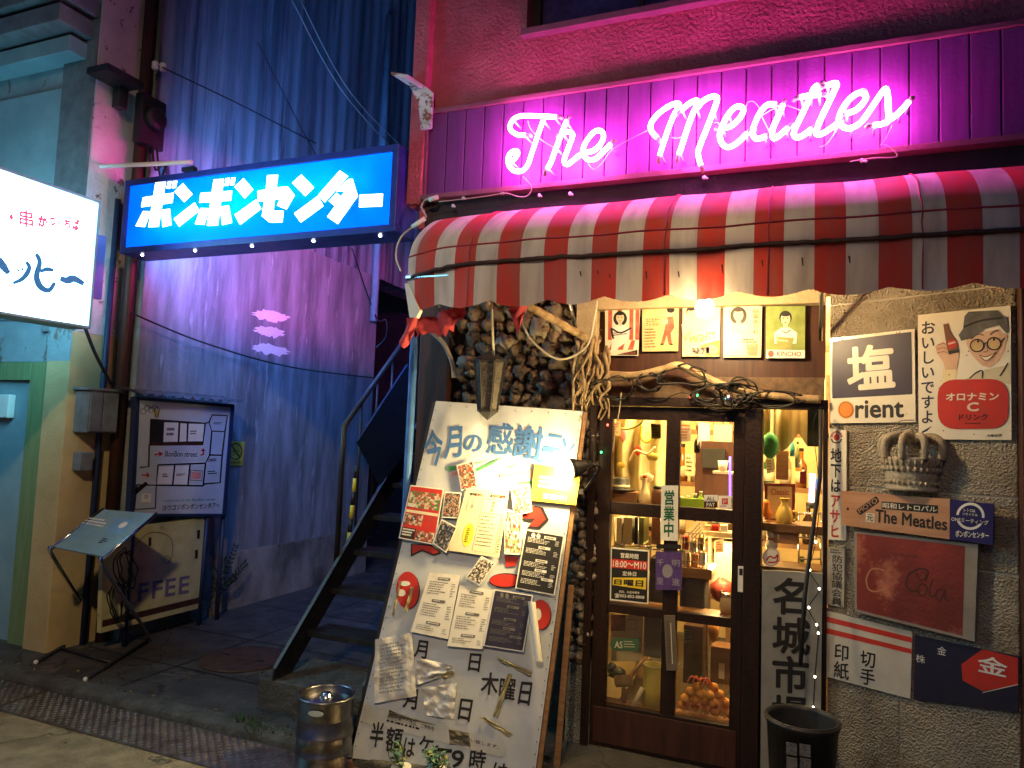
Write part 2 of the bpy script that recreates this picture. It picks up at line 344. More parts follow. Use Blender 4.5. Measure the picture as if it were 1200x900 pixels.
LS = .0008
class Sheet:
    """flat sign or poster: points are laid out on its own plane in the place"""
    def __init__(s, p0, n): s.p0 = V(p0); s.n = V(n).normalized(); s.parts = {}
    def P(s, x, y, l=0): return hit(x, y, s.p0, s.n) + s.n*(l*LS)
    def mb(s, part): return s.parts.setdefault(part, MB())
    def q(s, b):
        if len(b) == 4 and not hasattr(b[0], '__len__'):
            x0, y0, x1, y1 = b; return [(x0, y0), (x1, y0), (x1, y1), (x0, y1)]
        return b
    def poly(s, part, m, pts, l=1): s.mb(part).add([s.P(x, y, l) for x, y in s.q(pts)], [tuple(range(len(s.q(pts))))], m)
    def ell(s, part, m, cx, cy, rx, ry=None, l=1, n=26, a0=0, a1=360, rot=0):
        ry = rx if ry is None else ry; k = n if a1-a0 >= 360 else n+1; c, sn = math.cos(R_(rot)), math.sin(R_(rot)); out = []
        for i in range(k):
            a = R_(a0+(a1-a0)*i/n); x, y = rx*math.cos(a), ry*math.sin(a); out.append((cx+x*c-y*sn, cy+x*sn+y*c))
        s.poly(part, m, out, l)
    def rrect(s, part, m, q, r, l=1):
        q = [V((*p, 0)) for p in s.q(q)]; out = []
        for i in range(4):
            p, a, b = q[i], q[i-1], q[(i+1) % 4]; ua = (a-p).normalized()*r; ub = (b-p).normalized()*r
            for k in range(6):
                t = k/5; out.append((p+ua)*(1-t)**2+p*2*t*(1-t)+(p+ub)*t*t)
        s.poly(part, m, [(p.x, p.y) for p in out], l)
    def stroke(s, part, m, pts, wd, l=1, k=5, sm=True):
        P = spline([(x, y, 0) for x, y in pts], k) if sm and len(pts) > 2 else [V((x, y, 0)) for x, y in pts]
        vs = []
        for i, p in enumerate(P):
            d = (P[min(i+1, len(P)-1)]-P[max(i-1, 0)]).normalized(); nn = V((-d.y, d.x, 0))
            ww = wd if not callable(wd) else wd(i/(len(P)-1))
            vs += [s.P(*(p+nn*ww/2).xy, l), s.P(*(p-nn*ww/2).xy, l)]
        s.mb(part).add(vs, [(2*i, 2*i+1, 2*i+3, 2*i+2) for i in range(len(P)-1)], m)
    def ring(s, part, m, cx, cy, r, wd, l=1, ry=None):
        ry = r if ry is None else ry
        s.stroke(part, m, [(cx+r*math.cos(i*math.pi/14), cy+ry*math.sin(i*math.pi/14)) for i in range(29)], wd, l, sm=False)
    def text(s, part, m, t, b, l=2, bold=0.0, shear=0.0, em=False):
        if bold:      # heavier strokes: the glyph laid down again, slightly shifted
            for i, (dx, dy) in enumerate(((0, 0), (1, 0), (-1, 0), (0, 1), (0, -1), (.7, .7), (-.7, .7), (.7, -.7), (-.7, -.7))): s._text(part, m, t, b, l+i*.12, shear, em, dx*bold*.5, dy*bold*.5, bold*.5)
        else: s._text(part, m, t, b, l, shear, em, 0, 0, 0)
    def _text(s, part, m, t, b, l, shear, em, sx, sy, pad):
        q = s.q(b); w = [s.P(x, y, l) for x, y in q]; vs, fs = glyphs(t, 0, shear)
        if not vs: return
        if em: x0, x1, y0, y1 = 0, 1, -.14, .88
        else:
            x0 = min(v[0] for v in vs)-pad; x1 = max(v[0] for v in vs)+pad; y0 = min(v[1] for v in vs)-pad; y1 = max(v[1] for v in vs)+pad
        out = []
        for x, y in vs:
            u = (x+sx-x0)/max(1e-6, x1-x0); v = 1-(y+sy-y0)/max(1e-6, y1-y0)
            out.append((w[0]*(1-u)+w[1]*u)*(1-v)+(w[3]*(1-u)+w[2]*u)*v)
        s.mb(part).add(out, fs, m)
    def vtext(s, part, m, t, b, l=2, bold=0.0, ms=None):
        q = [V((*p, 0)) for p in s.q(b)]; n = len(t)
        for i, ch in enumerate(t):
            f = lambda a: q[0]*(1-a)+q[3]*a
            g = lambda a: q[1]*(1-a)+q[2]*a
            c = [f(i/n), g(i/n), g((i+1)/n), f((i+1)/n)]
            s.text(part, ms[i] if ms else m, ch, [(p.x, p.y) for p in c], l, bold, em=True)
    def slab(s, part, m, b, t, l=0): s.mb(part).hexa([s.P(x, y, l) for x, y in s.q(b)], -s.n*t, m)
    def lines(s, part, m, b, rows, l=2, seed=0, fill=.55, cols=1, bold=False):
        """rows of small print"""
        q = [V((*p, 0)) for p in s.q(b)]; rr = random.Random(seed)
        at = lambda u, v: (q[0]*(1-u)+q[1]*u)*(1-v)+(q[3]*(1-u)+q[2]*u)*v
        for r in range(rows):
            v0 = r/rows; v1 = v0+fill/rows; u = 0; end = .55+.45*rr.random()
            while u < end:
                d = (.02+.07*rr.random()); e = min(end, u+d)
                s.poly(part, m, [tuple(at(a, b_).xy) for a, b_ in ((u, v0), (e, v0), (e, v1), (u, v1))], l)
                u = e+.012+.02*rr.random()
    def collage(s, part, ms, b, nx, ny, l=2, seed=0):
        nx = int(nx*2.2); ny = int(ny*2.2)
        """printed photograph: a patchwork of irregular colour areas"""
        q = [V((*p, 0)) for p in s.q(b)]; rr = random.Random(seed)
        at = lambda u, v: (q[0]*(1-u)+q[1]*u)*(1-v)+(q[3]*(1-u)+q[2]*u)*v
        J = {(i, j): (min(1, max(0, (i+(0 if i in (0, nx) else rr.uniform(-.4, .4)))/nx)), min(1, max(0, (j+(0 if j in (0, ny) else rr.uniform(-.4, .4)))/ny))) for i in range(nx+1) for j in range(ny+1)}
        for i in range(nx):
            for j in range(ny):
                s.poly(part, rr.choice(ms), [tuple(at(*J[k]).xy) for k in ((i, j), (i+1, j), (i+1, j+1), (i, j+1))], l)
    def build(s, parent): return {k: b.build(k, parent) for k, b in s.parts.items()}

# ================================================================== SETTING
def simple(name, mb, **k): return mb.build(name, **k)
b = MB(); b.add([(-150, -150, -.05), (150, -150, -.05), (150, 150, -.05), (-150, 150, -.05)], [(0, 1, 2, 3)], m_road); struct(b.build("road"))
b = MB(); b.grid(lambda u, v: V((-6.2+u*9.4, -.585+v*8.6, .003*noise.noise(V((u*24, v*20, 3))))), 60, 60, m_pave, True)
b.box(-6.2, 3.2, -.585, -.58, -.06, -.002, m_pave)
for (x0, y0, x1, y1) in ((-4.7, .62, -2.9, .58), (-4.7, 1.5, -2.9, 1.47), (-3.9, -.55, -3.95, 3), (-4.7, -.1, -3, -.13)):   # slab joints
    d = V((x1-x0, y1-y0, 0)); nn = V((-d.y, d.x, 0)).normalized()*.006
    b.add([V((x0, y0, .0045))+nn, V((x0, y0, .0045))-nn, V((x1, y1, .0045))-nn, V((x1, y1, .0045))+nn], [(0, 1, 2, 3)], m_blackm)
struct(b.build("alley_pavement"))
def kerbf(u, v):
    x = -7+u*10.5; prof = [(-.70, -.06), (-.70, -.018), (-.685, -.004), (-.585, 0.004)]
    y, z = prof[round(v*3)]; k = noise.noise(V((x*5, v*3, 1)))
    return V((x, y+.014*k, z+(.008*noise.noise(V((x*9, v, 7))) if v > .2 else 0)))
b = MB(); b.grid(kerbf, 260, 3, m_kerb); struct(b.build("kerb"))
# checker plate over the gutter, one thing per plate
for i, x0 in enumerate((-6.4, -4.3, -2.2)):
    b = MB(); x1 = x0+2.085; b.box(x0, x1, -1.035, -.71, -.075, -.042, m_tread)
    nx, ny = 74, 12
    for a in range(nx):
        for c in range(ny):
            cx = x0+.014+(a+.5)*(2.06/nx); cy_ = -1.035+.012+(c+.5)*(.30/ny); an = R_(45) if (a+c) % 2 else R_(-45)
            dx, dy = V((math.cos(an), math.sin(an), 0))*.012, V((-math.sin(an), math.cos(an), 0))*.0042
            p = V((cx, cy_, -.042)); q = [p+dx, p+dy, p-dx, p-dy]; h = V((0, 0, .004))
            b.add(q+[p+dx*.7+h, p-dx*.7+h], [(0, 1, 4), (1, 2, 5, 4), (2, 3, 5), (3, 0, 4, 5)], m_tread)
    tag(b.build("gutter_plate", loc=(x0+1.04, -.87, -.05)), ["steel checker plate over the gutter in front of the beige pillar", "steel checker plate over the gutter in front of the alley mouth", "steel checker plate over the gutter in front of the menu board"][i], "gutter cover", "checker plates over the gutter")
# manhole
p = atz(285, 773); t = thing("manhole_cover", "round rusty manhole cover in the alley paving beside the stairs", "manhole cover", p)
b = MB(); b.lathe(p, [(.0, .001), (.29, .001), (.29, .010), (.27, .012), (0, .012)], M("dark_rust", (.09, .045, .03), .6, col2=(.045, .025, .02), vs=12), 40); b.build("cover", t)
for s in (-1, 1): b = MB(); b.box(p.x-.03+s*.15, p.x+.03+s*.15, p.y-.012, p.y+.012, .0125, .0145, m_blackm); b.build("lifting_slot", t)

rr = random.Random(77); b = MB()
for i in range(420):
    x = rr.uniform(-5.5, -1.6); y = -.66+abs(rr.gauss(0, .05)) if rr.random() < .6 else rr.uniform(-.6, .9); z = -.012 if y < -.6 else .003; q = rr.uniform(.003, .011)
    b.ball((x, y, z+q*.4), q, q*rr.uniform(.6, 1), q*.6, m_kerb if rr.random() < .7 else m_dry, 6, 4, .4, i)
o = b.build("grit", loc=(-3, -.6, 0)); tag(o, "loose grit and crumbs along the kerb and the alley floor", "grit"); o['kind'] = 'stuff'
# ------------------------------------------------------------------ corner building on the far side of the alley
cb = thing("corner_building", "old corner building with beige pillar, green door frame and long stained concrete side wall", "building", (-5.2, 0, 0))
b = MB(); b.box(-5.2, -4.75, .12, 3.36, .5, 3.45, m_concrete); b.build("side_wall", cb)
b = MB(); b.box(-5.2, -4.73, .121, 3.37, -.05, .498, m_lowcon); b.build("wall_base", cb)
def corr(u, v):
    y = .1+u*4.6; return V((-4.762+.007*math.sin(y*2*math.pi/.19)+.012*math.sin(y*2*math.pi/.83+1), y, 3.44+v*6))
b = MB(); b.grid(corr, 230, 2, m_corr); b.box(-5.2, -4.80, .12, 4.7, 3.46, 9.4, m_concrete); b.build("cladding", cb)
b = MB(); b.box(-9, -4.9, -.28, .118, 2.04, 6.2, m_peel); b.build("front_wall", cb)
b = MB(); b.box(-4.899, -4.884, -.30, .117, 2.26, 6.2, m_pinkpl); b.build("side_return", cb)
b = MB(); b.box(-8, -5.24, -.305, -.281, 2.36, 4.12, m_paleblue); b.build("wall_panel", cb)
b = MB(); b.box(-5.238, -4.9, -.315, -.281, 2.26, 4.6, m_greymetal); b.build("corner_trim", cb)
b = MB(); b.box(-5.125, -4.885, -.33, .117, -.05, 2.258, m_beige); b.build("pillar", cb, .006)
b = MB(); b.box(-5.127, -4.883, -.332, -.329, 2.04, 2.30, m_peel); b.build("peeling_patch", cb)
b = MB(); b.box(-5.335, -5.127, -.30, -.20, -.05, 2.035, m_greenw); b.box(-8, -5.337, -.30, -.20, 1.90, 2.035, m_greenw); b.build("door_frame", cb, .004)
b = MB(); b.box(-8, -5.34, -.265, -.22, .0, 1.897, m_paleblue); dr = b.build("door", cb, .004)
b = MB()
P0, P1 = aty(-14, 462, -.29), aty(13, 490, -.29); b.box(P0.x, P1.x, -.32, -.266, P1.z, P0.z, m_white); h = b.build("latch_box", cb, .008); h.parent = dr
b = MB(); b.box(-9, -4.93, -.62, .1, 4.62, 4.74, m_greymetal); b.box(-9, -4.95, -.58, -.28, 4.45, 4.58, m_greymetal); b.box(-9, -5.0, -.45, -.282, 4.3, 4.42, m_paleblue); b.build("eaves", cb, .005)
b = MB()
for i in range(16):
    x = -8.9+i*.25; b.tube([(x, -.70, 4.76), (x, .1, 5.0)], .10, M("roof_tile", (.22, .09, .05), .6), 10)
b.build("roof_tiles", cb)
# pipes, boxes and meter at the corner
def pipe(name, pts, r, m, label, cat="pipe", grp=None, n=8):
    bb = MB(); bb.tube(pts, r, m, n); return tag(bb.build(name, loc=pts[0]), label, cat, grp)
x_ = -4.80
pipe("downpipe", [(-4.82, .05, .0), (-4.82, .05, 6)], .045, m_brown2, "fat rusty downpipe in the corner beside the pillar", "downpipe")
pipe("conduit", [(-4.86, -.07, .0), (-4.86, -.07, 3.3)], .022, m_navy, "slim blue conduit climbing beside the beige pillar", "conduit")
pipe("downpipe", [(-4.70, 3.22, 2.9), (-4.70, 3.22, 6.6)], .045, m_paleblue, "pale downpipe high on the far end of the concrete wall", "downpipe")
def pxbox(name, x0, y0, x1, y1, X, dep, m, label, cat, bevel=.006, grp=None, depth_y=None):
    """box whose right-hand face lies in a plane x = X, seen between these picture points"""
    a, c = atx(x0, y1, X), atx(x1, y0, X)
    bb = MB(); bb.box(X-dep, X, min(a.y, c.y), max(a.y, c.y), a.z, c.z, m); return tag(bb.build(name, loc=(X, (a.y+c.y)/2, a.z), bevel=bevel), label, cat, grp)
t = thing("electric_cabinet", "grey two door electric cabinet on the corner beside the beige pillar", "cabinet", (-4.85, -.1, 1.5))
b = MB(); a, c = atx(101, 507, -4.74), atx(140, 460, -4.74); b.box(-4.88, -4.74, a.y, c.y, a.z, c.z, m_greymetal); b.box(-4.89, -4.725, a.y-.02, c.y+.02, c.z, c.z+.02, m_greymetal); b.build("body", t, .004)
b = MB(); ym = a.y*.55+c.y*.45; b.box(-4.739, -4.728, a.y+.01, ym-.005, a.z+.01, c.z-.01, m_greymetal); b.box(-4.739, -4.728, ym+.005, c.y-.01, a.z+.01, c.z-.01, m_greymetal); b.build("door", t, .003)
pxbox("junction_box", 93, 530, 110, 552, -4.80, .08, m_greymetal, "small grey junction box below the electric cabinet", "box")
t = thing("electric_meter", "dark round electric meter with hanging cables above the blue lit sign", "electric meter", atx(178, 150, -4.72))
b = MB(); a, c = atx(163, 165, -4.72), atx(196, 122, -4.72); b.box(-4.80, -4.72, a.y, c.y, a.z, c.z, m_black); b.build("case", t, .01)
b = MB(); mc = (a+c)/2; b.lathe((-4.72, mc.y, mc.z+.02), [(0, 0), (.09, 0), (.085, .05), (.06, .06), (0, .06)], m_black, 20, ax=Matrix.Rotation(R_(90), 3, 'Y')); b.build("dial", t)
b = MB()
for i in range(3): b.tube(spline([(-4.70, mc.y-.05+.04*i, a.z), (-4.66, mc.y-.05+.05*i, a.z-.15-.04*i), (-4.70, mc.y+.1+.02*i, a.z-.1), (-4.72, mc.y+.2, a.z-.3)]), .008, m_wire, 6)
b.build("cable", t)
t = thing("cable_bracket", "black steel cable bracket sticking out of the pink lit corner", "bracket", atx(125, 75, -4.8))
b = MB(); a, c = atx(112, 84, -4.78), atx(158, 70, -4.78); b.box(-4.88, -4.66, a.y, c.y, a.z, a.z+.05, m_black); b.box(-4.86, -4.78, c.y-.1, c.y-.03, a.z-.16, a.z, m_black); b.build("arm", t, .004)
for i, (px, py) in enumerate(((182, 77), (191, 79))):
    a = atx(px, py, -4.70); b = MB(); b.lathe(a, [(0, -.03), (.022, -.03), (.028, -.01), (.018, 0), (.028, .01), (.022, .03), (0, .03)], m_white, 14)
    tag(b.build("insulator", loc=a), ["white porcelain insulator nearer the pink corner", "white porcelain insulator where the overhead wire leaves the wall"][i], "insulator", "insulators on the wall")
def wire(pts, r, m, label, grp="wires across the alley", n=5, name="overhead_wire"):
    bb = MB(); bb.tube(spline(pts, 8), r, m, n); return tag(bb.build(name, loc=pts[0]), label, "wire", grp)
X9 = -4.66
wire([atx(190, 79, X9), atx(280, 122, X9), atx(370, 168, X9)], .006, m_wire, "thin wire sagging from the insulators towards the blue lit sign")
wire([atx(152, 366, X9), atx(240, 402, X9), atx(340, 430, X9), atx(440, 443, X9)], .007, m_wire, "black wire drooping along the concrete wall below the paint dabs")
wire([atx(342, 0, X9), atx(400, 105, X9), atx(470, 185, X9)], .007, m_wirew, "pale wire coming down steeply from the top of the alley")
wire([atx(352, 0, X9), atx(412, 110, X9), atx(490, 190, X9)], .007, m_wirew, "pale wire running beside its steep twin to the shop corner")
wire([atx(302, 50, X9), atx(340, 125, X9), atx(372, 185, X9)], .005, m_wire, "short dark wire on the corrugated cladding")
wire([atx(412, 290, X9), atx(440, 370, X9), aty(452, 375, 2), aty(452, 395, 1.6), aty(440, 408, 1.5)], .007, m_wire, "looped dark cable hanging at the end of the concrete wall")
wire([atx(100, 385, -4.72), atx(112, 415, -4.7), atx(130, 450, -4.7)], .012, m_wire, "short thick cable below the white sign at the corner")
# white paint dabs on the wall
for i, (px, py, ww) in enumerate(((317, 370, 20), (316, 389, 17), (318, 410, 20))):
    b = MB(); r2 = random.Random(i); o = []
    for k in range(40):
        a = 2*math.pi*k/40; rx = ww*(1+.22*r2.uniform(-1, 1)); ry = 6.0*(1+.35*r2.uniform(-1, 1))
        o.append(atx(px+rx*math.cos(a), py+ry*math.sin(a)+.2*rx*math.cos(a)*.6, -4.7475))
    b.add(o, [tuple(range(40))], m_white); tag(b.build("paint_dab", loc=o[0]), ["topmost of the three white paint dabs on the concrete wall", "middle and smallest white paint dab on the concrete wall", "lowest of the three white paint dabs on the concrete wall"][i], "paint mark", "white paint dabs")
# dark house closing the alley
t = thing("back_house", "dark house closing the far end of the alley behind the stairs", "building", (-3.4, 6, 0))
b = MB(); b.box(-8, -1, 6.2, 6.6, -.05, 10, m_dark); b.build("wall", t)
b = MB(); b.box(-3.6, -3.0, 6.15, 6.19, 0, 2.1, m_brown); b.build("door", t)

# ================================================================== THE SHOP
shop = thing("shop_building", "stucco bar building with cobble facing, brown glazed door and rough block wall", "building", (-.6, 0, 0))
b = MB(); b.box(-2.28, 4, .0, .3, 2.90, 4.045, m_stucco); b.box(-2.28, -1.60, .0, .3, 4.046, 7, m_stucco); b.box(-.25, 4, 0, .3, 4.046, 7, m_stucco); b.box(-1.599, -.251, 0, .3, 5.3, 7, m_stucco)
b.box(-2.27, -2.0, .301, 6, -.05, 7, m_dark); b.build("upper_wall", shop)
b = MB(); b.box(-1.62, -.23, -.05, .12, 4.015, 4.06, m_trim); b.build("window_sill", shop, .006)
b = MB(); b.box(-1.599, -.251, .14, .2, 4.05, 5.3, m_purple); b.box(-1.599, -1.55, .09, .139, 4.06, 5.3, m_brown2); b.box(-.95, -.91, .09, .139, 4.06, 5.3, m_brown2); b.build("upper_window", shop)
b = MB(); b.box(-2.345, -2.237, -.06, .10, 3.04, 7, m_stucco); b.build("corner_post", shop, .01)
b = MB(); b.box(-2.24, -2.04, .02, .29, -.05, 2.895, m_brown2); b.build("pilaster", shop, .005)
# cobble facing: backing plus every stone in one mesh
b = MB(); b.box(-2.04, -1.10, .12, .29, -.05, 2.895, m_mortar)
r2 = random.Random(11); z = 1.25; row = 0
b.box(-1.165, -1.085, .02, .119, .0, 2.0, m_mortar)
while z < 2.45:
    x = -2.02+(.05 if row % 2 else 0); 
    while x < -1.17:
        rx = r2.uniform(.028, .050) if r2.random() < .85 else r2.uniform(.055, .068); rz = min(.056, rx*r2.uniform(.85, 1.15))
        b.ball((x+rx, .115, z+r2.uniform(-.02, .02)), rx*1.08, .05+.035*r2.random(), rz*1.1, m_stone2 if r2.random() < .12 else m_stone, 14, 9, .55, r2.random()*50)
        x += rx*2
    z += .074; row += 1
for (px, py, rx, rz) in ((593, 402, .075, .05), (548, 425, .07, .05), (632, 385, .065, .08), (636, 490, .09, .055)):
    p = aty(px, py, .08); b.ball((p.x, .09, p.z), rx, .07, rz, m_stone2, 14, 9, .3, px)
z = .45
while z < 1.95:      # narrow pier of small stones beside the door
    for x in (-1.19, -1.145, -1.10):
        b.ball((x+r2.uniform(-.012, .012), .015+r2.uniform(-.02, .02), z+r2.uniform(-.01, .01)), .034*r2.uniform(.8, 1.2), .04, .031*r2.uniform(.8, 1.2), m_stone2 if r2.random() < .25 else m_stone, 10, 7, .35, r2.random()*40)
    z += .043
b.build("cobble_facing", shop)
b = MB(); b.box(-1.21, -1.075, -.02, .118, -.05, .44, m_block); b.build("pier_base", shop, .006)
# tan post and beam over the door, recessed panel
b = MB(); a = aty(680, 352); c = aty(700, 352); b.box(a.x-.02, c.x, .0, .118, 1.95, 2.898, m_tanplaster); b.build("plaster_post", shop, .004)
zb = aty(830, 359).z; zc = aty(830, 474).z
b = MB(); b.box(c.x+.002, .075, -.005, .2, zb, 2.898, m_tanplaster); b.build("door_beam", shop, .004)
b = MB(); b.box(c.x+.002, .075, .06, .2, 1.98, zb-.002, m_brown2); b.build("transom_panel", shop)
b = MB(); b.box(c.x+.002, .07, .045, .2, zc, 1.978, M("mesh_board", (.16, .10, .06), .7, col2=(.08, .05, .03), vs=30)); b.build("transom_board", shop)
# door and frame
Z = lambda py: aty(775, py).z
DX = [aty(x, 600).x for x in (699, 715.5, 779, 795.5, 858.5, 872)]
zt, zbm = aty(775, 477).z, aty(775, 888).z
fx0 = aty(893, 580).x; fx1 = aty(964, 580).x
b = MB(); b.box(DX[0]-.045, DX[0]-.003, -.04, .1, -.05, zt+.05, m_brown); b.box(DX[0]-.002, fx1+.022, -.04, .1, zt+.003, zt+.05, m_brown)
b.box(DX[5]+.003, fx0, -.045, .1, -.05, zt+.002, m_brown); b.box(fx1, fx1+.022, -.03, .1, -.05, zt+.002, m_brown); b.build("door_frame", shop, .004)
b = MB(); b.box(DX[0], DX[5]+.35, -.09, .1, -.06, zbm-.006, m_tanplaster); b.build("door_step", shop, .008)
rows = [(492.5, 592), (607, 714), (725, 836)]
b = MB()
b.box(DX[0], DX[1], -.012, .035, zbm, zt, m_brown); b.box(DX[4], DX[5], -.012, .035, zbm, zt, m_brown); b.box(DX[2], DX[3], -.010, .033, Z(836), zt-.003, m_brown)
edges = [zt]+[Z(v) for r in rows for v in r]
for hi_, lo_ in ((zt-.001, Z(492.5)), (Z(592), Z(607)), (Z(714), Z(725)), (Z(836), zbm+.001)): b.box(DX[1]+.0005, DX[4]-.0005, -.008, .031, lo_, hi_, m_brown)
door = b.build("door", shop, .003)
gl = glass("pane_glass", (.97, .95, .9), .06)
for r in rows:
    for x0, x1 in ((DX[1], DX[2]), (DX[3], DX[4])):
        b = MB(); b.box(x0, x1, .010, .014, Z(r[1]), Z(r[0]), gl); p = b.build("pane", shop); p.parent = door
b = MB(); b.box(DX[0]+.02, DX[5]-.02, -.014, -.0085, zbm+.02, Z(840), m_brown2); k = b.build("kick_panel", shop, .002); k.parent = door
b = MB(); a = aty(865, 663, -.012); c = aty(872.5, 694, -.012); b.box(a.x, c.x-.002, -.018, -.0125, c.z, a.z, m_white); b.box(a.x+.006, c.x-.01, -.0195, -.0182, a.z-.045, a.z-.012, m_ink); h = b.build("latch_plate", shop, .001); h.parent = door
# side light
b = MB(); b.box(fx0+.001, fx1-.001, .0, .05, aty(928, 474).z, zt+.001, m_brown); b.build("side_window_head", shop)
b = MB(); b.box(fx0+.001, fx1-.001, .012, .016, aty(928, 672).z, aty(928, 475).z, gl); b.build("side_window_pane", shop)
b = MB(); b.box(fx0+.001, fx1-.001, .02, .06, -.05, aty(928, 673).z, m_brown); b.build("side_window_apron", shop)
# rough block wall, turned towards the street
WA = R_(28); wdir = V((math.cos(WA), -math.sin(WA), 0)); wn = V((-math.sin(WA), -math.cos(WA), 0)); W0 = V((fx1+.024, -.01, 0))
def onwall(px, py, off=0): return hit(px, py, W0+wn*off, wn)
wl = (onwall(1192, 450)-W0).dot(wdir)
b = MB(); jz = [-.05]+[onwall(1095, v).z for v in (668, 577, 343)]+[2.89]
jz = [-.05, .62, onwall(1150, 669).z, onwall(1095, 577).z, onwall(1095, 344).z, 2.78]
for i in range(5):
    q0 = W0; 
    cuts = [0, wl] if i in (3, 4) else [0, wl*(.55 if i % 2 else .42), wl]
    for u0, u1 in zip(cuts, cuts[1:]):
        p0 = W0+wdir*(u0+.002)+V((0, 0, jz[i]+.003)); p1 = W0+wdir*(u1-.002)+V((0, 0, jz[i]+.003)); hh = V((0, 0, jz[i+1]-jz[i]-.006))
        b.hexa([p0, p1, p1+hh, p0+hh], -wn*.3, m_block)
p0 = W0-wn*.006+wdir*.001; p1 = p0+wdir*(wl-.002); b.hexa([p0+V((0, 0, -.04)), p1+V((0, 0, -.04)), p1+V((0, 0, 2.77)), p0+V((0, 0, 2.77))], -wn*.28, m_joint)
b.build("block_wall", shop, .006)
p1 = W0+wdir*wl; b = MB(); b.box(p1.x+.002, p1.x+.4, p1.y-.06, .3, -.05, 2.74, m_brown2); b.build("end_pier", shop, .006)
b = MB(); b.box(p1.x+.402, 4, .0, .3, -.05, 2.89, m_block); b.build("front_wall", shop, .006)
# fascia band under the planks
b = MB(); b.box(-2.23, 3.5, -.012, -.001, 2.86, 3.055, m_dark); b.build("fascia_band", shop)
# the room behind the glass
b = MB(); b.box(-1.09, 2.5, 2.6, 2.7, -.05, 2.5, m_roomwall); b.box(-1.2, -1.095, .13, 2.6, -.05, 2.5, m_roomwall); b.box(.9, 1.0, .32, 2.6, -.05, 2.5, m_roomwall)
b.box(-1.09, .9, .21, 2.6, 2.42, 2.5, m_tanplaster); b.box(-1.09, .9, .11, 2.6, -.05, .0, m_brown); b.build("bar_room", shop)
for i, (x, y, e) in enumerate(((-.72, .30, 54), (-.06, .34, 38), (-.4, 1.6, 90), (-.46, .40, 14))):
    t = thing("pendant_lamp", ["bare warm pendant bulb behind the door glass", "bare warm pendant bulb behind the narrow side window", "bare warm pendant bulb deep inside the bar", "cord of an unseen low light added to brighten the fruit net"][i], "pendant lamp", (x, y, 2.42), "pendant lamps in the bar")
    b = MB(); b.tube([(x, y, 2.42), (x, y, 2.22)], .005, m_wire, 6); b.lathe((x, y, 2.22), [(.0, -.05), (.02, -.05), (.02, 0), (0, .0)], m_black, 12); b.build("cord", t)
    ld = bpy.data.lights.new("pendant_light", 'POINT'); ld.energy = e; ld.color = (1, .72, .30); ld.shadow_soft_size = .06
    lo = bpy.data.objects.new("pendant_light", ld); COL.objects.link(lo); lo.location = (x, y, 2.10 if i < 3 else .98)  # the last, low one is an unseen light added for the fruit net

# ------------------------------------------------------------------ plank fascia with the neon
neon = thing("neon_sign", "pink script neon sign reading The Meatles on a purple plank board", "neon sign", (-.7, -.03, 3.3))
b = MB(); x = -2.215; zlo, zhi = 3.09, 3.615
while x < 2.45:
    b.box(x, x+.120, -.032, -.002, zlo, zhi, m_plank); x += .1265
b.build("plank_board", neon, .003)
b = MB(); b.box(-2.235, 2.6, -.048, -.001, zhi+.001, zhi+.03, m_trim); b.box(-2.235, -2.217, -.05, -.001, zlo, zhi, m_trim)
b.box(-2.235, 2.6, -.075, -.001, 3.058, zlo-.001, m_trim); b.build("board_trim", neon, .003)
NY = -.15
def nz(pts, ox, oy, k): return [aty(ox+x/k, oy+y/k, NY) for x, y in pts]
A = (580, 100, 6.0); B_ = (740, 90, 6.667); C_ = (890, 70, 6.0)
letters = [
 (A, [(215, 350), (160, 347), (112, 315), (110, 270), (145, 228), (205, 214), (310, 216), (432, 222)]),
 (A, [(345, 232), (300, 355), (258, 480), (230, 560), (188, 602), (135, 600), (98, 562), (92, 515), (112, 475), (148, 460), (160, 478), (140, 515), (112, 540)]),
 (A, [(505, 250), (480, 310), (430, 440), (392, 545), (366, 588)]),
 (A, [(466, 340), (508, 326), (540, 336), (545, 362), (520, 430), (490, 512), (492, 550), (518, 553), (565, 515), (620, 478), (695, 458), (748, 405), (764, 352), (742, 320), (700, 326), (650, 382), (622, 440), (627, 492), (660, 524), (712, 514), (762, 468), (815, 412)]),
 (B_, [(200, 475), (163, 435), (148, 388), (170, 335), (235, 268), (320, 216), (366, 210), (370, 238), (335, 292), (290, 402), (250, 520), (220, 615)]),
 (B_, [(385, 262), (450, 210), (500, 186), (522, 198), (505, 235), (478, 290), (438, 400), (400, 520), (370, 608)]),
 (B_, [(500, 260), (560, 190), (620, 157), (664, 158), (665, 198), (622, 318), (582, 420), (542, 520), (520, 598), (542, 690)]),
 (B_, [(702, 398), (772, 388), (840, 330), (874, 270), (858, 236), (815, 236), (760, 290), (710, 380), (690, 452), (708, 522), (760, 550), (832, 512), (905, 440)]),
 (B_, [(1130, 216), (1065, 218), (1010, 272), (962, 370), (946, 440), (978, 484), (1052, 464)]),
 (C_, [(165, 315), (130, 400), (92, 490), (92, 543), (122, 546), (200, 480)]),
 (C_, [(412, 180), (380, 205), (340, 300), (282, 420), (242, 508), (257, 545), (302, 535), (365, 488)]),
 (C_, [(285, 265), (360, 250), (430, 247)]),
 (C_, [(470, 182), (542, 166), (520, 232), (452, 372), (402, 488), (407, 525), (452, 515), (545, 450)]),
 (C_, [(605, 380), (680, 352), (742, 285), (740, 242), (690, 236), (622, 290), (572, 372), (560, 430), (592, 474), (650, 478), (720, 432), (800, 320), (862, 228), (890, 206), (902, 262), (906, 350), (908, 418), (868, 450), (800, 460)]),
 (C_, [(905, 428), (960, 390), (1010, 342), (1050, 295)])]
allp = []
